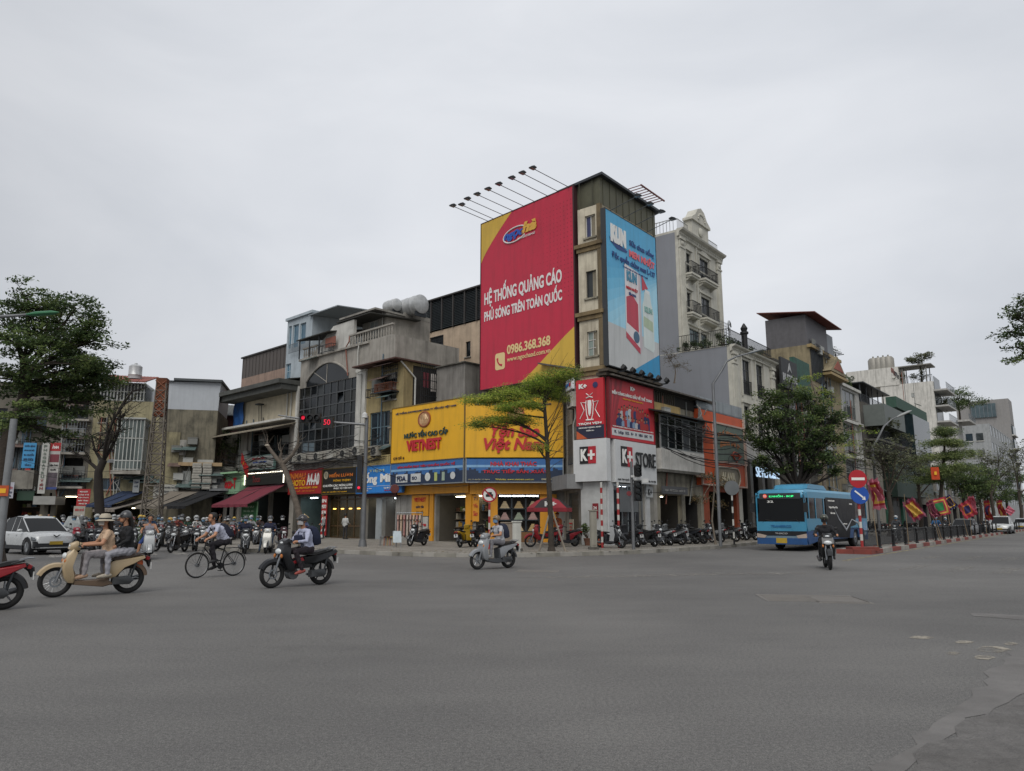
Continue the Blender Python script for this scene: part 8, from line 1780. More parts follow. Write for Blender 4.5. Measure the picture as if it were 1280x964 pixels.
p = at(14,647,41); car('car','dark car roof just behind the white crossover at the left',(p.x,p.y,0),math.atan2(-.6,.8),'24272a',4.5,1.8,1.5,False,group='cars')
# ------------------------------------------------------------------ street furniture
POLE = mat('6f7173',.5,.5,var=.15,stain=.3); RWr = mat('962a2a',.5,var=.1); RWw = mat('b9b8b2',.5,var=.1)
def banded(t,x,y,z0,z1,r=.05,n=10,name='pole'):
 o_ = []
 for k in range(n): a = z0+(z1-z0)*k/n; b = MB().tube((x,y,a),(x,y,a+(z1-z0)/n),r,None,10,).build(name+'_band',RWr if k % 2 == 0 else RWw,t,True)
p = MN + MQ*.35 + MDIR*.5; t = thing('road_sign','red no-entry disc above a blue arrow disc at the median nose','road sign',(p.x,p.y,.14),0); zc = at(1082,598,33.5).z-.14
MB().box(-.6,.6,-.35,.35,0,.16).build('base',RW[0],t); banded(t,0,0,.16,zc+.3,.065,12)
def disc(t,x,y,z,r,m,nm='disc',rim=None):
 o_ = MB().lathe([(r,-.02),(r,.02)],32,(x,y,z),'y').build(nm,m,t)
 if rim: MB().lathe([(r,-.03),(r,-.021),(r*.8,-.021),(r*.8,-.03),(r,-.03)],32,(x,y,z),'y',cap=False).build('rim',rim,o_)
 return o_
REDS = mat('a31a26',.4,var=.04); BLUS = mat('17499a',.4,var=.04)
d = disc(t,0,-.1,zc,.41,REDS); MB().box(-.3,.3,-.135,-.121,zc-.06,zc+.06).build('bar',WT,d)
d = disc(t,.03,-.09,zc-.72,.41,BLUS); M_ = Matrix.Rotation(R(40),3,'Y'); b = MB().obox((0,-.12,zc-.7),.5,.01,.07,M_); b.add([(.27,-.125,zc-.95),(.1,-.125,zc-.93),(.25,-.125,zc-.78)],[(0,1,2)]); b.build('arrow',WT,d)
p = gnd(611,691.5); t = thing('road_sign','round white no-car sign with red rim and slash on a banded pole','road sign',(p.x,p.y+.6,.15)); zc = at(610,618.5,p.y+.6).z-.15; banded(t,0,0,0,zc+.2,.05,9); d = disc(t,0,-.08,zc,.36,WT,rim=REDS)
MB().obox((0,-.115,zc),.6,.008,.06,Matrix.Rotation(R(45),3,'Y')).build('slash',REDS,d); MB().box(-.17,.17,-.112,-.104,zc-.1,zc+.02).box(-.11,.11,-.112,-.104,zc+.025,zc+.12).build('car_symbol',BLACK,d)
# traffic signal with long arm
p = gnd(449,688); D = p.y+.8; t = thing('traffic_signal','tall grey signal mast with a long arm holding red light and a red 50 countdown','traffic light',(p.x,D,.15)); g_ = lambda px,py: at(px,py,D)-Vector((p.x,D,.15))
zt = g_(455,520).z; MB().path([(0,0,0),(0,0,.35)],[.22,.17],12).path([(0,0,.3),(0,0,zt)],[.13,.09],12).build('mast',POLE,t,True)
a0 = g_(455,531); a1 = g_(348,514); az = a0.z; MB().path([(0,0,az),(a1.x*.55,0,az+.18),(a1.x,0,az+.5)],[.07,.05,.035],8).build('arm',POLE,t,True)
xx = g_(411,524).x; RL = lamp('d8203c',.6); h = MB().box(xx-.33,xx+.27,-.25,-.05,az-.2,az+.34).build('countdown_box',BLACK,t); text('50',xx-.19,az-.04,.34,.28,-.27,RL,h,.0)
h = MB().box(g_(377,517).x-.05,g_(402,517).x,-.25,-.03,az+.1,az+.55).build('signal_head',BLACK,t)
for k,px_ in enumerate((381,389.5,398)):
 xk = g_(px_,517).x; MB().lathe([(.1,-.03),(.001,-.04)],18,(xk,-.25,az+.33),'y').build('lens',RL if k == 0 else mat('1c2222',.2),h); MB().lathe([(.14,0),(.14,-.16),(.13,-.16),(.13,0)],16,(xk,-.25,az+.33),'y',cap=False).build('hood',BLACK,h)
for (z,lit) in ((2.6,0),(3.2,0)): pass
h = MB().box(-.4,-.14,-.12,.12,2.7,4.6).build('side_signal',BLACK,t); disc(t,-.27,-.14,2.95,.07,RL,'pedestrian_lamp')
MB().lathe([(.001,.32),(.14,.2),(.16,0),(.001,-.02)][::-1],12,(-.1,-.1,az+.35),'z').build('camera_dome',mat('b9bab8',.3),t,True)
def mast(px,py,ytop,lab,heads,name='traffic_signal',cam_=False):
 p = gnd(px,py,.15); t = thing(name,lab,'traffic light',(p.x,p.y,.15)); zt = at(px,ytop,p.y).z-.15; MB().tube((0,0,0),(0,0,zt),.08,.06,10).build('mast',POLE,t,True)
 for dx,z,hh,red in heads:
  h = MB().box(dx-.17,dx+.17,-.25,-.05,z,z+hh).build('signal_head',BLACK,t)
  for k in range(3): MB().lathe([(.12,-.02),(.001,-.03)],14,(dx,-.25,z+hh*(.2+.3*k)),'y').build('lens',mat('22282a',.2),h); MB().lathe([(.14,0),(.14,-.16),(.13,-.16),(.13,0)],12,(dx,-.25,z+hh*(.2+.3*k)),'y',cap=False).build('hood',BLACK,h)
 if cam_: MB().box(.1,.75,-.2,-.02,zt-1.0,zt-.8).box(-.05,.4,-.18,-.05,zt-.75,zt-.65).build('camera',mat('b9bab8',.4),t)
 return t
t = mast(792,687,577,'signal mast with stacked black heads and a white camera before K+ STORE',((.25,2.2,.95,0),(.27,3.35,.5,0)),cam_=True); disc(t,-.16,-.1,2.55,.11,mat('6b2428',.4),'side_lamp')
for px_,lab in ((753,'left one of two tall red and white banded posts before K+ STORE'),(774,'right one of two tall red and white banded posts before K+ STORE')):
 p = gnd(px_,685,.15); t = thing('banded_post',lab,'post',(p.x,p.y,.15),0,'tall banded posts'); banded(t,0,0,0,at(px_,603,p.y).z-.15,.06,12)
p = gnd(918,681,.15); t = thing('road_sign','back of a round grey sign on a banded post by the orange shop','road sign',(p.x,p.y,.15)); zc = at(918,610,p.y).z-.15; disc(t,0,-.05,zc,.4,mat('5f6263',.5));
for k in range(9): MB().tube((0,0,zc*k/9),(0,0,zc*(k+1)/9),.05,None,8).build('pole_band',RWw if k % 2 else BLACK,t)
def lamp_post(px,py,pts,lab,head,hc,z0=.15,D=None,r=.09):
 p = gnd(px,py,z0) if D is None else T(px or pts[0][0],D,z0); t = thing('street_lamp',lab,'street lamp',(p.x,p.y,z0)); D = p.y
 q = [Vector((0,0,0))] + [at(a,c,D)-Vector((p.x,p.y,z0)) for a,c in pts]; q[1] = Vector((0,0,q[1].z)); n = len(q)-1
 MB().path(q,taper(r,r*.4,n),9).build('post',POLE,t,True); e = q[-1]; d = (q[-1]-q[-2]).normalized(); s_ = head
 MB().path([e-d*s_*.2,e+d*s_*.15,e+d*s_*.75,e+d*s_],[.06*s_,.15*s_,.14*s_,.03*s_],10,flat=.6).build('lamp_head',hc,t,True); return t
lamp_post(901,683,((901,480),(902,463),(908,452),(920,446),(938,441)),'tall slim street lamp curving over to the right before the orange shop',.7,mat('8a8d8e',.4,.4))
lamp_post(-110,0,((-92,430),(-70,408),(-40,400),(0,396),(40,393)),'street lamp with a green head reaching in from the left edge',.75,mat('2a6b45',.4,var=.05),D=20)
lamp_post(0,0,((1098,560),(1099,545),(1105,533),(1115,524),(1124,520)),'far street lamp curving right beside the green building',1.2,mat('9a9c9a',.4,.4),D=62,r=.12)
p = T(3,25,0); t = thing('utility_pole','plain grey pole with a small orange plate at the left edge','pole',p); MB().tube((0,0,0),(0,0,4.9),.13,.11,10).build('pole',mat('75787a',.6,var=.2,stain=.2),t,True); MB().box(-.2,.2,-.16,-.14,2.3,2.65).build('plate',mat('a8481e',.5),t); MB().box(-.12,.12,-.17,-.161,2.4,2.55).build('plate_mark',YT,t)
# K+ parasol, cabinets, stump, bin, plants
p = gnd(690,684,.15)+Vector((0,2.2,0)); t = thing('parasol','red and black K+ parasol behind the corner tree','parasol',p); b = MB(); n = 8; vs = [(0,0,2.55)]
for k in range(n): a = k*2*math.pi/n; vs += [(1.2*math.cos(a)*.55,1.2*math.sin(a)*.55,2.35),(1.2*math.cos(a),1.2*math.sin(a),1.95),(1.2*math.cos(a),1.2*math.sin(a),1.75)]
for k in range(n):
 k2 = (k+1) % n; m_ = k % 2; b.add([vs[0],vs[1+3*k],vs[1+3*k2]],[(0,1,2)],m_); b.add([vs[1+3*k],vs[2+3*k],vs[2+3*k2],vs[1+3*k2]],[(0,1,2,3)],m_); b.add([vs[2+3*k],vs[3+3*k],vs[3+3*k2],vs[2+3*k2]],[(0,1,2,3)],0)
b.build('canopy',[mat('8a2630',.7),mat('2a2527',.7)],t); MB().tube((0,0,0),(0,0,2.5),.03).build('pole',STEEL,t); text('K+',-.3,2.02,.6,.26,-1.03,WT,t,.05)
def cab(px,py,w_,h_,d_,lab,c,name='cabinet',cat='cabinet',legs=False):
 p = gnd(px,py,.15); t = thing(name,lab,cat,(p.x,p.y,.15)); MB().box(-w_/2-.08,w_/2+.08,-d_/2-.06,d_/2+.06,0,.12).build('plinth',DCONC,t); MB().box(-w_/2,w_/2,-d_/2,d_/2,.12,h_).build('box',plaster(c,.25,.3,key='cab'+c),t); MB().box(-w_/2-.04,w_/2+.04,-d_/2-.04,d_/2+.04,h_,h_+.05).box(-w_/2+.05,w_/2-.05,-d_/2-.02,-d_/2,.2,h_-.08).build('lid_and_door',plaster(c,.2,.3,key='cab2'+c),t); return t
cab(646,689,.38,1.25,.4,'narrow white utility cabinet left of the corner tree','b5b5ae'); cab(634,681,.65,1.15,.5,'beige scuffed box cabinet behind the grey scooter rider','978a7c'); cab(742,687,.3,1.75,.35,'tall concrete utility stump before the K+ corner pillar','8c897e','concrete_stump','stump')
bush('potted_plant','potted shrub beside the concrete stump at the K+ corner',gnd(735,682,.15),.3,.3,.4,300,.12,G_DARK,200,pot=.22); t = thing('litter_bin','small orange bin beside the concrete stump','bin',gnd(750,683,.15)); MB().lathe([(.16,0),(.2,.5),(.22,.52),(.2,.53),(.001,.5)],14).build('bin',mat('a84a26',.6),t,True)
for k,(px_,c) in enumerate(((484,'9a5a3a'),(488,'a98a4a'),(479,'6b6e70'))):
 p = gnd(px_,682,.15); t = thing('stool',('brown','yellow','grey')[k]+' stool standing before the blue-signed shop','stool',p,0,'stools before the shops'); MB().box(-.17,.17,-.17,.17,.42,.46).build('seat',mat(c,.6),t)
 for sx in (-.14,.14):
  for sy in (-.14,.14): MB().tube((sx*1.15,sy*1.15,0),(sx,sy,.42),.015).build('leg',mat(c,.6),t)
p = gnd(496,684,.15); t = thing('display_board','white tilted A-frame board before the blue-signed shop','board',p,R(15)); t.scale = (.75,)*3; MB().add([(-.28,-.2,.3),(.28,-.2,.3),(.28,.05,1.05),(-.28,.05,1.05),(-.28,-.17,.3),(.28,-.17,.3),(.28,.08,1.05),(-.28,.08,1.05)],[(0,1,2,3),(7,6,5,4),(0,4,5,1),(2,6,7,3)]).build('board',mat('a5b0b5',.4),t); MB().tube((-.25,-.2,0),(-.25,.05,1.05),.02).build('leg',STEEL,t); MB().tube((.25,-.2,0),(.25,.05,1.05),.02).build('leg',STEEL,t); MB().tube((0,.35,0),(0,.06,1.0),.02).build('leg',STEEL,t)
p = gnd(508,682,.15)+Vector((0,1,0)); t = thing('clothes_rack','rack of pale pink and beige clothes at the shop door','clothes rack',p); b = MB().tube((-.7,0,0),(-.7,0,1.7),.02).tube((.7,0,0),(.7,0,1.7),.02).tube((-.7,0,1.7),(.7,0,1.7),.02); b.build('frame',STEEL,t)
for k in range(8): b = MB(); x = -.6+k*.17; b.prism([(-.25,1.6),(.25,1.6),(.3,1.35),(.2,1.3),(.24,.5-.06*(k % 3)),(-.24,.5),(-.2,1.3),(-.3,1.35)],x-.04,x+.04,'x'); b.build('garment',cloth(('a5857c','b09a84','9a6f6a','a89c90')[k % 4]),t)
t = thing('lantern','round dark red hanging ornament over the rack','lantern',p+Vector((-.9,.3,3.0))); MB().lathe([(.001,-.05),(.23,-.04),(.25,0),(.23,.04),(.001,.05)],18,(0,0,0),'y').build('ornament',mat('5a2a26',.7,var=.4,scale=12),t,True)
# ------------------------------------------------------------------ median: bollards, fence, flags
nb = 30; bm = [('body',MB().lathe([(.1,0),(.1,.04),(.065,.08),(.055,.75),(.075,.78),(.075,.84),(.04,.92),(.001,.93)],12).mesh('body',mat('17181a',.4),True)),('collar',MB().lathe([(.068,.62),(.068,.66)],12).mesh('collar',mat('3b3d3f',.4)))]
for k in range(nb):
 p = MN + MDIR*(3.6+3.0*k) + MQ*.3; t = thing('bollard','black iron bollard on the median' if k else 'nearest black iron bollard, first behind the banded sign pole','bollard',(p.x,p.y,.14),0,'black bollards along the median kerb')
 if 0 < k < 12: t['label'] = '%s black iron bollard from the banded sign pole' % ('','second','third','fourth','fifth','sixth','seventh','eighth','ninth','tenth','eleventh','twelfth')[k]
 elif k >= 12: t['label'] = 'distant black bollard beyond the twelfth along the median kerb'
 for nm,me in bm: inst(nm,me,t)
fq = MN + MQ*.85 + MDIR*3; fn = thing('median_fence','low dark fence of thin upright bars along the far side of the median','fence',(fq.x,fq.y,.14),math.atan2(MDIR.y,MDIR.x)); FM = mat('2a2c2e',.6,var=.2); br = MB().box(-.01,.01,-.01,.01,.1,.8).mesh('bar',FM)
for k in range(290): inst('bar',br,fn,(k*.16,0,0))
b = MB()
for k in range(300): b.box(46.4+k*.2-.012,46.4+k*.2+.012,-.012,.012,.1,.8)
b.build('bar',FM,fn,kind='stuff'); MB().box(0,106,-.02,.02,.8,.85).build('top_rail',FM,fn); MB().box(0,106,-.02,.02,.08,.12).build('bottom_rail',FM,fn)
for k in range(36): b = MB().box(k*3-.03,k*3+.03,-.03,.03,0,.9).build('post',FM,fn)
def flag(px,s_,cols,lab,z0,tilt,size,fold=0.0,lean=0.0):
 p = MN + MDIR*s_ + MQ*.3; t = thing('festival_flag',lab,'flag',(p.x,p.y,.14),R(-5),'festival flags along the median'); H = z0+size; MB().tube((0,0,0),(lean,0,H+.3),.022,.015,6).build('pole',mat('7d6b52',.7),t)
 rings = [1.0,.84,.68,.5,0]; cs = [mat(c,.8,var=.12,scale=6,key='fl'+c) for c in cols]; M2 = Matrix.Rotation(R(tilt),2)
 b = MB(); n = 12; vs = [];
 for i in range(n+1):
  for j in range(n+1):
   u,v = i/n*2-1,j/n*2-1; q = M2 @ Vector((u*size/2*(1-fold),v*size/2)); e = max(abs(u),abs(v));
   if e > .99: q *= 1+(.16 if fold else .07)*((i*7+j*5) % 3)/2
   q.x *= 1-.22*v*fold; q.x += .1*size*math.sin(v*3+px)*fold
   vs.append((lean+size*.6*(1-fold)+q.x,.1*size*math.sin(u*7+v*3+px)*(.4+1.6*fold),z0+size/2+q.y))
 b.v = vs
 for i in range(n):
  for j in range(n):
   e = max(abs((i+.5)/n*2-1),abs((j+.5)/n*2-1)); k = 0 if e > .84 else (1 if e > .66 else (2 if e > .5 else 3)); b.f.append([i*(n+1)+j,(i+1)*(n+1)+j,(i+1)*(n+1)+j+1,i*(n+1)+j+1]); b.m.append(min(k,len(cs)-1))
 b.build('cloth',cs,t,True)
R1,R2,Y1,G1,P1_,N1 = '8f2836','ab6070','b39040','1d6a3c','2a2450','703548'
flag(1102,3.2,(R2,R1,Y1,R2),'drooping red and pink festival flag just right of the arrow sign',1.9,8,1.35,.6,-.2); flag(1140,10.2,(N1,R1,Y1,Y1),'yellow-centred flag with purple fringe, second from the left',1.35,30,1.1,.35,0)
flag(1181,20.7,(R1,Y1,R1,G1),'square flag with a green centre and red and yellow borders',1.6,12,1.1,0,-.6); flag(1174,20.0,(N1,R2,N1,N1),'purple-red flag hanging behind the green-centred one',1.5,20,1.0,.5,-.6); flag(1193,25,(P1_,Y1,P1_,'3a2a2a'),'dark flag with ragged yellow edge between the green and purple ones',2.1,30,.85,.3,-.3)
flag(1213,32.4,(R1,R1,'a8602a',P1_),'red-bordered flag with a dark purple centre tilted to the left',1.5,25,1.15,.2,-.4); flag(1221,34.5,(R2,R1,R2,R2),'pinkish red flag behind the purple-centred one',1.9,5,1.2,.6,0); flag(1237,44,(R1,'a8602a',R1,P1_),'narrow hanging red flag past the purple-centred one',1.3,5,1.6,.72,0); flag(1254,55,(R1,Y1,R1,R1),'narrow red and gold flag above the white car',1.4,10,1.7,.7,0); flag(1263,62,(R2,R1,R2,R2),'pointed pink-red flag, rightmost of the row',1.8,45,.8,.1,0)
p = at(1169,592,60); t = thing('hanging_flag','orange-red flag with a yellow mark hanging in the pale layered tree','flag',p); b = MB(); vs = [(i*.11-.33,.04*math.sin(i),j*.2-.5+.02*(i % 2)) for i in range(7) for j in range(6)]; b.add(vs,[(i*6+j,(i+1)*6+j,(i+1)*6+j+1,i*6+j+1) for i in range(6) for j in range(5)]); b.build('cloth',cloth('b0401e'),t,True); MB().prism([(-.12,-.12),(.1,-.1),(.08,.18),(-.1,.14)],-.07,-.06).build('mark',YT,t)
cr = random.Random(4)
for nm,F_,lab in (('left',Frame(PL(290),PL(500)),'bundle of sagging black cables along the left shop fronts over the signs'),('right',Frame(PRt(5),PRt(52)),'bundle of sagging black cables along the right street fronts')):
 t = thing('overhead_cables',lab,'cables',(0,0,0)); b = MB()
 for k in range(16):
  z0,o_ = cr.uniform(5.2,7.6),cr.uniform(-1.6,-.5); n = 4; L_ = F_.W/n; pts = []
  for i in range(n):
   sg_ = cr.uniform(.2,.7)
   for q in range(6): u = q/6; pts.append(F_.w((i+u)*L_,o_,z0-sg_*4*u*(1-u)))
  b.path(pts,cr.uniform(.012,.034),4)
 for k in range(14): a = F_.w(cr.uniform(1,F_.W-1),-.6,cr.uniform(5,8)); b.path(bend(a,a+Vector((cr.uniform(-2,2),cr.uniform(-.5,.5),cr.uniform(-2,2))),cr,.25,5),.014,4)
 b.build('cable',BLACK,t)
# ------------------------------------------------------------------ crowd of riders and parked two-wheelers (copies of a few built kinds)
def set_mat(o,i,m): o.material_slots[i].link = 'OBJECT'; o.material_slots[i].material = m
def bike_copy(src,label,loc,rz,colour=None,group=None,lean=0.0):
 c = copy_tree(src); c.location = loc; c.rotation_euler = (lean,0,rz); tag(c,label,group=group)
 if colour:
  m = mat(colour,.3,.15,var=.06,scale=3,spec=.6,key='pnt'+colour)
  for ch in c.children:
   if ch.name.split('.')[0] in ('front_fender','leg_shield','side_cowl','head_cowl'): set_mat(ch,0,m)
 return c
def man_copy(src,label,loc,rz,shirt=None,pants=None,hat=None,group='riders waiting in the left street'):
 c = copy_tree(src); c.location = loc; c.rotation_euler = (0,0,rz); c.scale = (rnd.uniform(.95,1.05),)*3; tag(c,label,group=group)
 for ch in c.children:
  n = ch.name.split('.')[0]
  if n == 'body':
   if shirt: set_mat(ch,1,mat(shirt,.85,var=.12,scale=7,bump=.3,key='sh'+shirt))
   if pants: set_mat(ch,2,mat(pants,.85,var=.12,scale=7,bump=.3,key='pa'+pants))
  if n == 'helmet' and hat: set_mat(ch,0,mat(hat,.25,var=.05,spec=.6,key='hm'+hat))
 return c
GW = 'two-wheelers waiting in the left street'; GPK = 'two-wheelers parked on the pavement'
def face(p,yaw): return math.atan2(-p[1],-p[0]) + R(yaw)
# first of each kind stand in the crowd themselves
sp = [ # px, ybase, yaw, kind, colour, shirt, pants, hat, who, what
 (184,699,4,'v','a9acac','8c8a92','27407a',None,'bareheaded man in a grey vest top and blue shorts','small white moped'),
 (335,691.5,-10,'v','b4b3ac','1b2038','3d4a5a','3a3d42','rider in navy jacket with white mask foot down','cream-white retro scooter'),
 (305,692,4,'s','2e3032','1a1f33','1e1e22','4a4c4e','rider in dark blue jacket facing the camera','black scooter with a white V-shaped front'),
 (222,690.5,-28,'u','33312f','17181a','45433c','2e3032','rider in black jacket over a pale shirt','dark step-through with mud on its front'),
 (207,689,-45,'s','2a2c2c','3f342c','4a483c','b08a2a','rider in brown jacket and yellow helmet seen from the side','dark green and black scooter'),
 (243,689,6,'u','1c1e20','1f5a45','2a2c30','9a9c9a','masked rider in green ride-hailing jacket','black step-through beside the green jacket'),
 (262,685,0,'s','26282a','b08418','22242a','8f9192','rider in bright yellow jacket','black scooter under the yellow jacket'),
 (380,684,25,'u','6b1a22','5f6a8a','3a3a3c',None,'vendor in conical straw hat behind the student','dark red step-through beside the conical hat'),
 (118,693,12,'s','22242a','b05a1e','1d1d20','a9a9a4','rider in orange jacket with blue face cover','dark scooter of the orange-jacketed rider'),
 (105,692,28,'s','1d1e22','141518','141518','1d1e20','rider dressed all in black with a grey mask','black scooter of the rider in black'),
 (90,687,20,'s','8a2432','a88a8a','2b2b30','2a2a2c','rider in red and white patterned shirt','red scooter of the patterned shirt'),
 (163,690,10,'u','2a2a2e','8f9092','2a2a2c','7a2c22','rider in pale shirt and rust-red cap helmet','dark step-through of the rust-red helmet'),
 (172,686,-5,'s','3a4a2a','9aa02a','22242a','b0902a','rider in lime jacket and yellow helmet','olive scooter of the lime jacket'),
 (140,688,15,'u','1d1f22','34383c','1d1e22','8f9190','rider in dark grey jacket and pale helmet','black step-through between the cream hat and the pylon'),
 (196,684,8,'s','2a2c30','4a3a34','2a2a2a','1d1e20','rider in dull brown coat further back','grey-black scooter further back by the pylon'),
 (232,683,-8,'u','24262a','2c3a4a','2a2a2a','a9abab','rider in slate jacket and white helmet further back','dark step-through behind the green jacket'),
 (252,682.5,0,'s','7d8082','8d8f90','2a2a2a','9fa1a2','rider in light grey jacket behind the yellow one','silver scooter behind the yellow jacket'),
 (284,684,12,'u','1c1d20','3a2c2a','222226','232527','rider in dark maroon jacket left of the maroon awning pole','black step-through under the maroon awning'),
 (320,684,-6,'s','26282c','2a2c30','1d1e22','2d2f31','rider in charcoal jacket between the two front scooters','black scooter between the two front ones'),
 (352,685,10,'u','3a1a20','4a2a30','222226','2a2a2e','rider in wine-red jacket right of the cream scooter','wine-red step-through right of the cream scooter'),
 (30,684,20,'s','1d1e22','2a2c30','1d1e22','a9abab','rider in dark jacket and white helmet behind the white car','dark scooter behind the white car'),
 (48,683,20,'u','24262a','6b6e72','1d1e22','8a7a5a','rider in grey shirt and tan helmet behind the white car','dark step-through behind the white car'),
 (64,682.5,15,'s','1d1e22','1f5a45','1d1e22','1f5a45','rider in green jacket and green helmet behind the white car','second dark scooter behind the white car'),
 (76,684,15,'u','34363a','a0a2a2','1d1e22','232527','rider in white shirt and black helmet right of the white car','grey step-through right of the white car'),
 (127,682.5,5,'s','1d1e22','5a5c60','1d1e22','9fa1a2','rider in mid-grey jacket far back left of the pylon','dark scooter far back left of the pylon'),
 (153,682,5,'u','1d1e22','22304a','1d1e22','b0902a','rider in blue jacket and yellow helmet far back','dark step-through far back by the grey awning'),
 (183,681.5,5,'s','1d1e22','8a3a2a','1d1e22','232527','rider in brick-red jacket far back behind the pylon','dark scooter far back behind the pylon'),
 (216,681,5,'u','1d1e22','46484c','1d1e22','9fa1a2','rider in grey anorak far back under the grey awning','dark step-through under the grey awning'),
]
BK = {}; MK = {}
for i,(px,yb,yaw,kd,col_,sh_,pa_,ht,who,what) in enumerate(sp):
 p = gnd(px,yb); rz = face(p,yaw); tall = .31 if kd == 'u' else .27; lab = what + ' in the left street'
 if kd not in BK:
  BK[kd] = scooter('motor_scooter' if kd != 'u' else 'motorcycle',lab,p,rz,col_,'232428','u' if kd == 'u' else ('v' if kd == 'v' else 's'),tall,1.24,group=GW,cat='motor scooter' if kd != 'u' else 'motorcycle',small=True)
  if kd == 's':
   q = MB().path([(.5,-.14,.78),(.55,0,.55),(.5,.14,.78)],[.022,.028,.022],6); q.build('front_trim',mat('a9acae',.3),BK[kd],True)
 else: bike_copy(BK[kd],lab,p,rz,col_,GW)
 kk = 'bare' if ht is None and i == 0 else ('cone' if ht is None else 'helm%d' % (i % 2))
 if kk not in MK:
  pose = 'waiting' if kk in ('bare','helm1') else 'scooter'
  MK[kk] = person(who,p,rz,pose,sh_,pa_,long_=kk != 'bare',bare=kk == 'bare',shorts=kk == 'bare',hat={'bare': None,'cone': 'cone'}.get(kk,'helmet'),hatc=ht or '3a3a3a',mask=None if kk in ('bare','cone') else ('b0b2b2' if kk == 'helm1' else '5a7a94'),group='riders waiting in the left street')
 else: man_copy(MK[kk],who,p,rz,sh_,pa_,ht)
# far riders on the right street
finish_bodies()
for k,(px,D,sh_,ht,lab) in enumerate(((1119,52,'3a3d42','b0b2b2','rider with white helmet beside the drooping flag beyond the fence'),(1169,58,'1d4f7a','a9abab','rider in blue shirt and white helmet under the green-centred flag'),(1181,62,'2a2c30','9fa1a2','rider in dark jacket right of the blue-shirted one'),(1231,70,'22242a','b0b2b2','rider in black between the two parked far cars'))):
 p = at(px,647,D); p.z = 0; rz = math.atan2(-RD.y,-RD.x); man_copy(MK['helm0'],lab,p,rz,sh_,'1d1e22',ht,'riders on the far right street'); bike_copy(BK['s'],'dark scooter under the %s' % lab,p,rz,'24262a','two-wheelers on the far right street')
 KN = COL.objects[-1]
p = gnd(712,683,.15)
# pedestrians at the shop fronts
s1_ = person('person in grey jacket standing inside the lit copy shop',at(405,647,52)*1,R(200),'stand','7d8080','2a2a2c',long_=True); s1_.location.z = .15
s2_ = person('person in orange vest standing behind the corner tree props',gnd(697,682,.15),R(120),'stand','a8562a','3a3a3c',hat='cap',hatc='8a4a2a'); finish_bodies()
for k,(px,D,sh_,pa_) in enumerate(((150,57,'3a2c28','22242a'),(98,58,'8a3a2a','2a2a2a'),(60,57,'2a3444','1d1e22'),(275,60,'5a4a3a','22242a'),(432,51,'a5a6a4','2a2a30'))):
 p = at(px,647,D); p.z = .15; c = copy_tree(s1_); c.location = p; c.rotation_euler[2] = R(-100+40*k); tag(c,'pedestrian standing before the %s' % ('blue awning near the pylon','red square sign','red and white banners','black awning','warm-lit doors beside the signal mast')[k]); set_mat([q for q in c.children if q.name.startswith('body')][0],1,mat(sh_,.85,key='sh'+sh_))
# parked on the pavement
def park(kd,px,yb,yaw,col_,lab): p = gnd(px,yb,.15); return bike_copy(BK[kd],lab,p,face(p,yaw),col_,GPK,R(-5))
park('s',521,682.5,-35,'1c1d20','black scooter parked before the orange poster'); park('s',582,684,155,'a5831e','yellow scooter parked with its tail to the road before the bird-nest shop')
park('u',600,683.5,160,'1c1d20','black step-through parked beside the yellow scooter'); park('u',678,684,-75,'8a1c24','dark red step-through parked left of the corner tree'); park('s',706,683.5,-55,'7a1a22','red scooter parked right of the corner tree')
labs = ['black scooter parked before the K+ glass door','black step-through with white tail parked by the signal mast','grey-black scooter parked right of the signal mast','black scooter with pale plate under the grey strip sign','white-fronted scooter parked before the dim cafe','silver-trimmed scooter parked before the dim cafe','black step-through parked below the pale balcony','charcoal scooter parked below the pale balcony','black scooter parked left of the orange shop pillar','big dark motorcycle parked before the orange shop','black scooter parked behind the thin sapling','dark step-through parked right of the lamp post','black scooter parked at the banded sign post','dark scooter parked under the glowing lettering','black step-through parked left of the bus']
for k,px in enumerate((762,786,806,815,826,838,847,856,866,878,890,908,923,935,944)):
 t_ = .3+k*.1; q = on_line(C0 + V2(.777,-.629)*(1.9+.25*(k % 3)),RD,px); c = bike_copy(BK['su'[k % 2]],labs[k],(q.x,q.y,.15),R(128+(180 if k % 3 == 0 else 0)+rnd.uniform(-14,14)),('1c1d20','24262a','2a2c2e','1c1d20','9fa1a2','6f7274')[k % 6],GPK,R(-5))
for k,(px,D) in enumerate(((1090,60),(1096,63),(1103,66),(1128,70),(1135,72))):
 q = on_line(C0 + V2(.777,-.629)*2.4,RD,px); bike_copy(BK['us'[k % 2]],'scooter parked far along the right pavement, %s from the left' % ('first','second','third','fourth','fifth')[k],(q.x,q.y,.15),R(128),'26282a',GPK)
# street stall clutter
for k,(px,D,c,lab) in enumerate(((108,50,'2a5f86','blue water jug held low in the crowd'),(136,53,'2a5a48','green plastic crate stack in the crowd behind the cream hat'))):
 p = at(px,647,D); t = thing('water_jug' if k == 0 else 'crate_stack',lab,'jug' if k == 0 else 'crates',(p.x,p.y,0)); (MB().lathe([(.2,0),(.22,.1),(.22,.4),(.08,.55),(.08,.65),(.001,.65)],14) if k == 0 else MB().box(-.3,.3,-.2,.2,0,.3).box(-.31,.31,-.21,.21,.32,.62).box(-.3,.3,-.2,.2,.64,.94)).build('body',mat(c,.4),t)
t = thing('cargo_bundle','tall pale bundle of plastic sheeting on a cart behind the black-clad rider','bundle',T(96,47)); puff([(-.55,.35),(.5,.3),(.55,1.2),(.35,1.65),(-.3,1.7),(-.6,1.1)],.5,sh=.7).build('bundle',mat('8f9494',.35,var=.3,scale=6),t,True); MB().box(-.8,.8,-.5,.5,.15,.3).build('cart',DSTEEL,t)
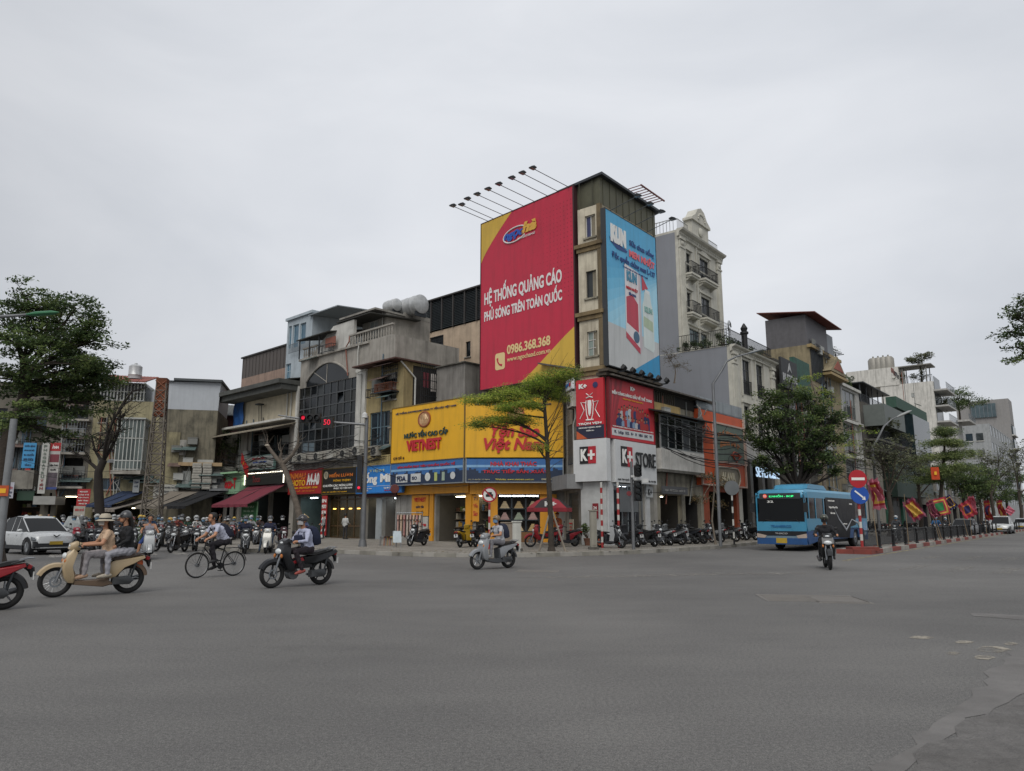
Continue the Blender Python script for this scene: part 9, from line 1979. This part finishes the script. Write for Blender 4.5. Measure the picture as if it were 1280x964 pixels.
# a second, looser rank of riders behind
cols = ('2a2c30','5a4a3a','6b6e72','1f3a5a','8a8d90','3a2c2a','7a3a34','2a4a3a','a5a6a4','46484c')
for k in range(26):
 px = 42+k*11.3; p = gnd(px,679.5-(k % 3)*1.6); rz = face(p,rnd.uniform(-25,35)); nm_ = ('left of the bare tree','by the bare tree','by the pylon foot','before the grey awning','before the maroon awning')[min(4,int((px-42)/60))]
 man_copy(MK['helm%d' % (k % 2)],'rear-rank rider %s, in %s jacket' % (nm_,('charcoal','brown','grey','navy','pale grey','dark brown','brick-red','dark green','whitish','slate')[k % 10]),p,rz,cols[k % 10],'22242a',('8f9192','232527','b0902a','3a3d42','a9abab')[k % 5])
 bike_copy(BK['us'[k % 2]],'rear-rank bike %s, under the %s jacket' % (nm_,('charcoal','brown','grey','navy','pale grey','dark brown','brick-red','dark green','whitish','slate')[k % 10]),p,rz,('1d1e22','34363a','6b1a22','26282a')[k % 4],GW)
# clutter screwed to the fronts: rain hoods, pipes, meter boxes, vents (parts of each house)
HM = [mat('6f7274',.6,.3,var=.3,stain=.4),mat('5a4a44',.8,var=.3),mat('4a5a58',.7,var=.3)]; PB = [mat(c,.6,var=.1) for c in ('9a9c98','6d6e6a','7d4a3a','4d6270')]; cr = random.Random(11)
for B_,z0,z1,n in ((yh,4.4,10,16),(gh,4,11,14),(sh5,4.6,9,18),(sw,4,8,9),(low,3.6,6,9),(cb,5,10,9),(g,13,15,3),(o,6,13,6),(of,3.4,9,7),(dk,4,13,12),(yt_,4,18,16),(gl,4,14,5),(n1,4,13,22),(fl,4,9,16),(wb,10,24,10),(pb,9,14,3)):
 for k in range(n):
  x = cr.uniform(.6,B_.W-1.8); z = cr.uniform(z0,z1); q = cr.random()
  if q < .3:
   w_ = cr.uniform(1,2.4); MB().add([(x,-.004,z+.35),(x+w_,-.004,z+.35),(x+w_,-.8,z),(x,-.8,z),(x,-.004,z+.31),(x+w_,-.004,z+.31),(x+w_,-.8,z-.04),(x,-.8,z-.04)],[(3,2,1,0),(4,5,6,7),(0,4,7,3),(2,6,5,1),(3,7,6,2)]).build('rain_hood',cr.choice(HM),B_.root)
  elif q < .6: MB().path([(x,-.08,z1),(x,-.1,z),(x+cr.uniform(-.8,.8),-.1,z-.4),(x+cr.uniform(-.2,.2),-.1,z0-1)],.045,6).build('drainpipe',cr.choice(PB),B_.root,True)
  elif q < .8: MB().box(x,x+.8,-.35,-.01,z,z+.55).box(x-.02,x+.82,-.38,-.01,z+.55,z+.59).build('vent_box',PB[k % 2],B_.root)
  else:
   w_ = cr.uniform(1,1.8); MB().box(x,x+w_,-.06,-.005,z,z+.75).build('hanging_panel',cr.choice(PB),B_.root); B_.railing(x-.1,x+w_+.1,z-.5,z+.1,-.45,DSTEEL,step=.18,returns=.4)
lf = MB(); lr = random.Random(3)
for k in range(420):
 i = lr.randrange(4,len(KP)-4); p = KP[i].lerp(KP[i+1],lr.random()) + Vector((lr.gauss(0,.3),lr.uniform(-.7,6)*lr.random(),0)); z = .006 if p.y < KP[i].lerp(KP[i+1],.5).y-.15 else .158; a = lr.uniform(0,6.3); s_ = lr.uniform(.02,.07)
 lf.add([(p.x+s_*math.cos(a+t),p.y+s_*math.sin(a+t),z+.01*(t > 2)) for t in (0,1.2,3.1,4.4)],[(0,1,2,3)],k % 3)
lf.build('fallen_leaves',[mat('6a5a34',.9),mat('4b4a2c',.9),mat('9a978c',.8)],kind='stuff')
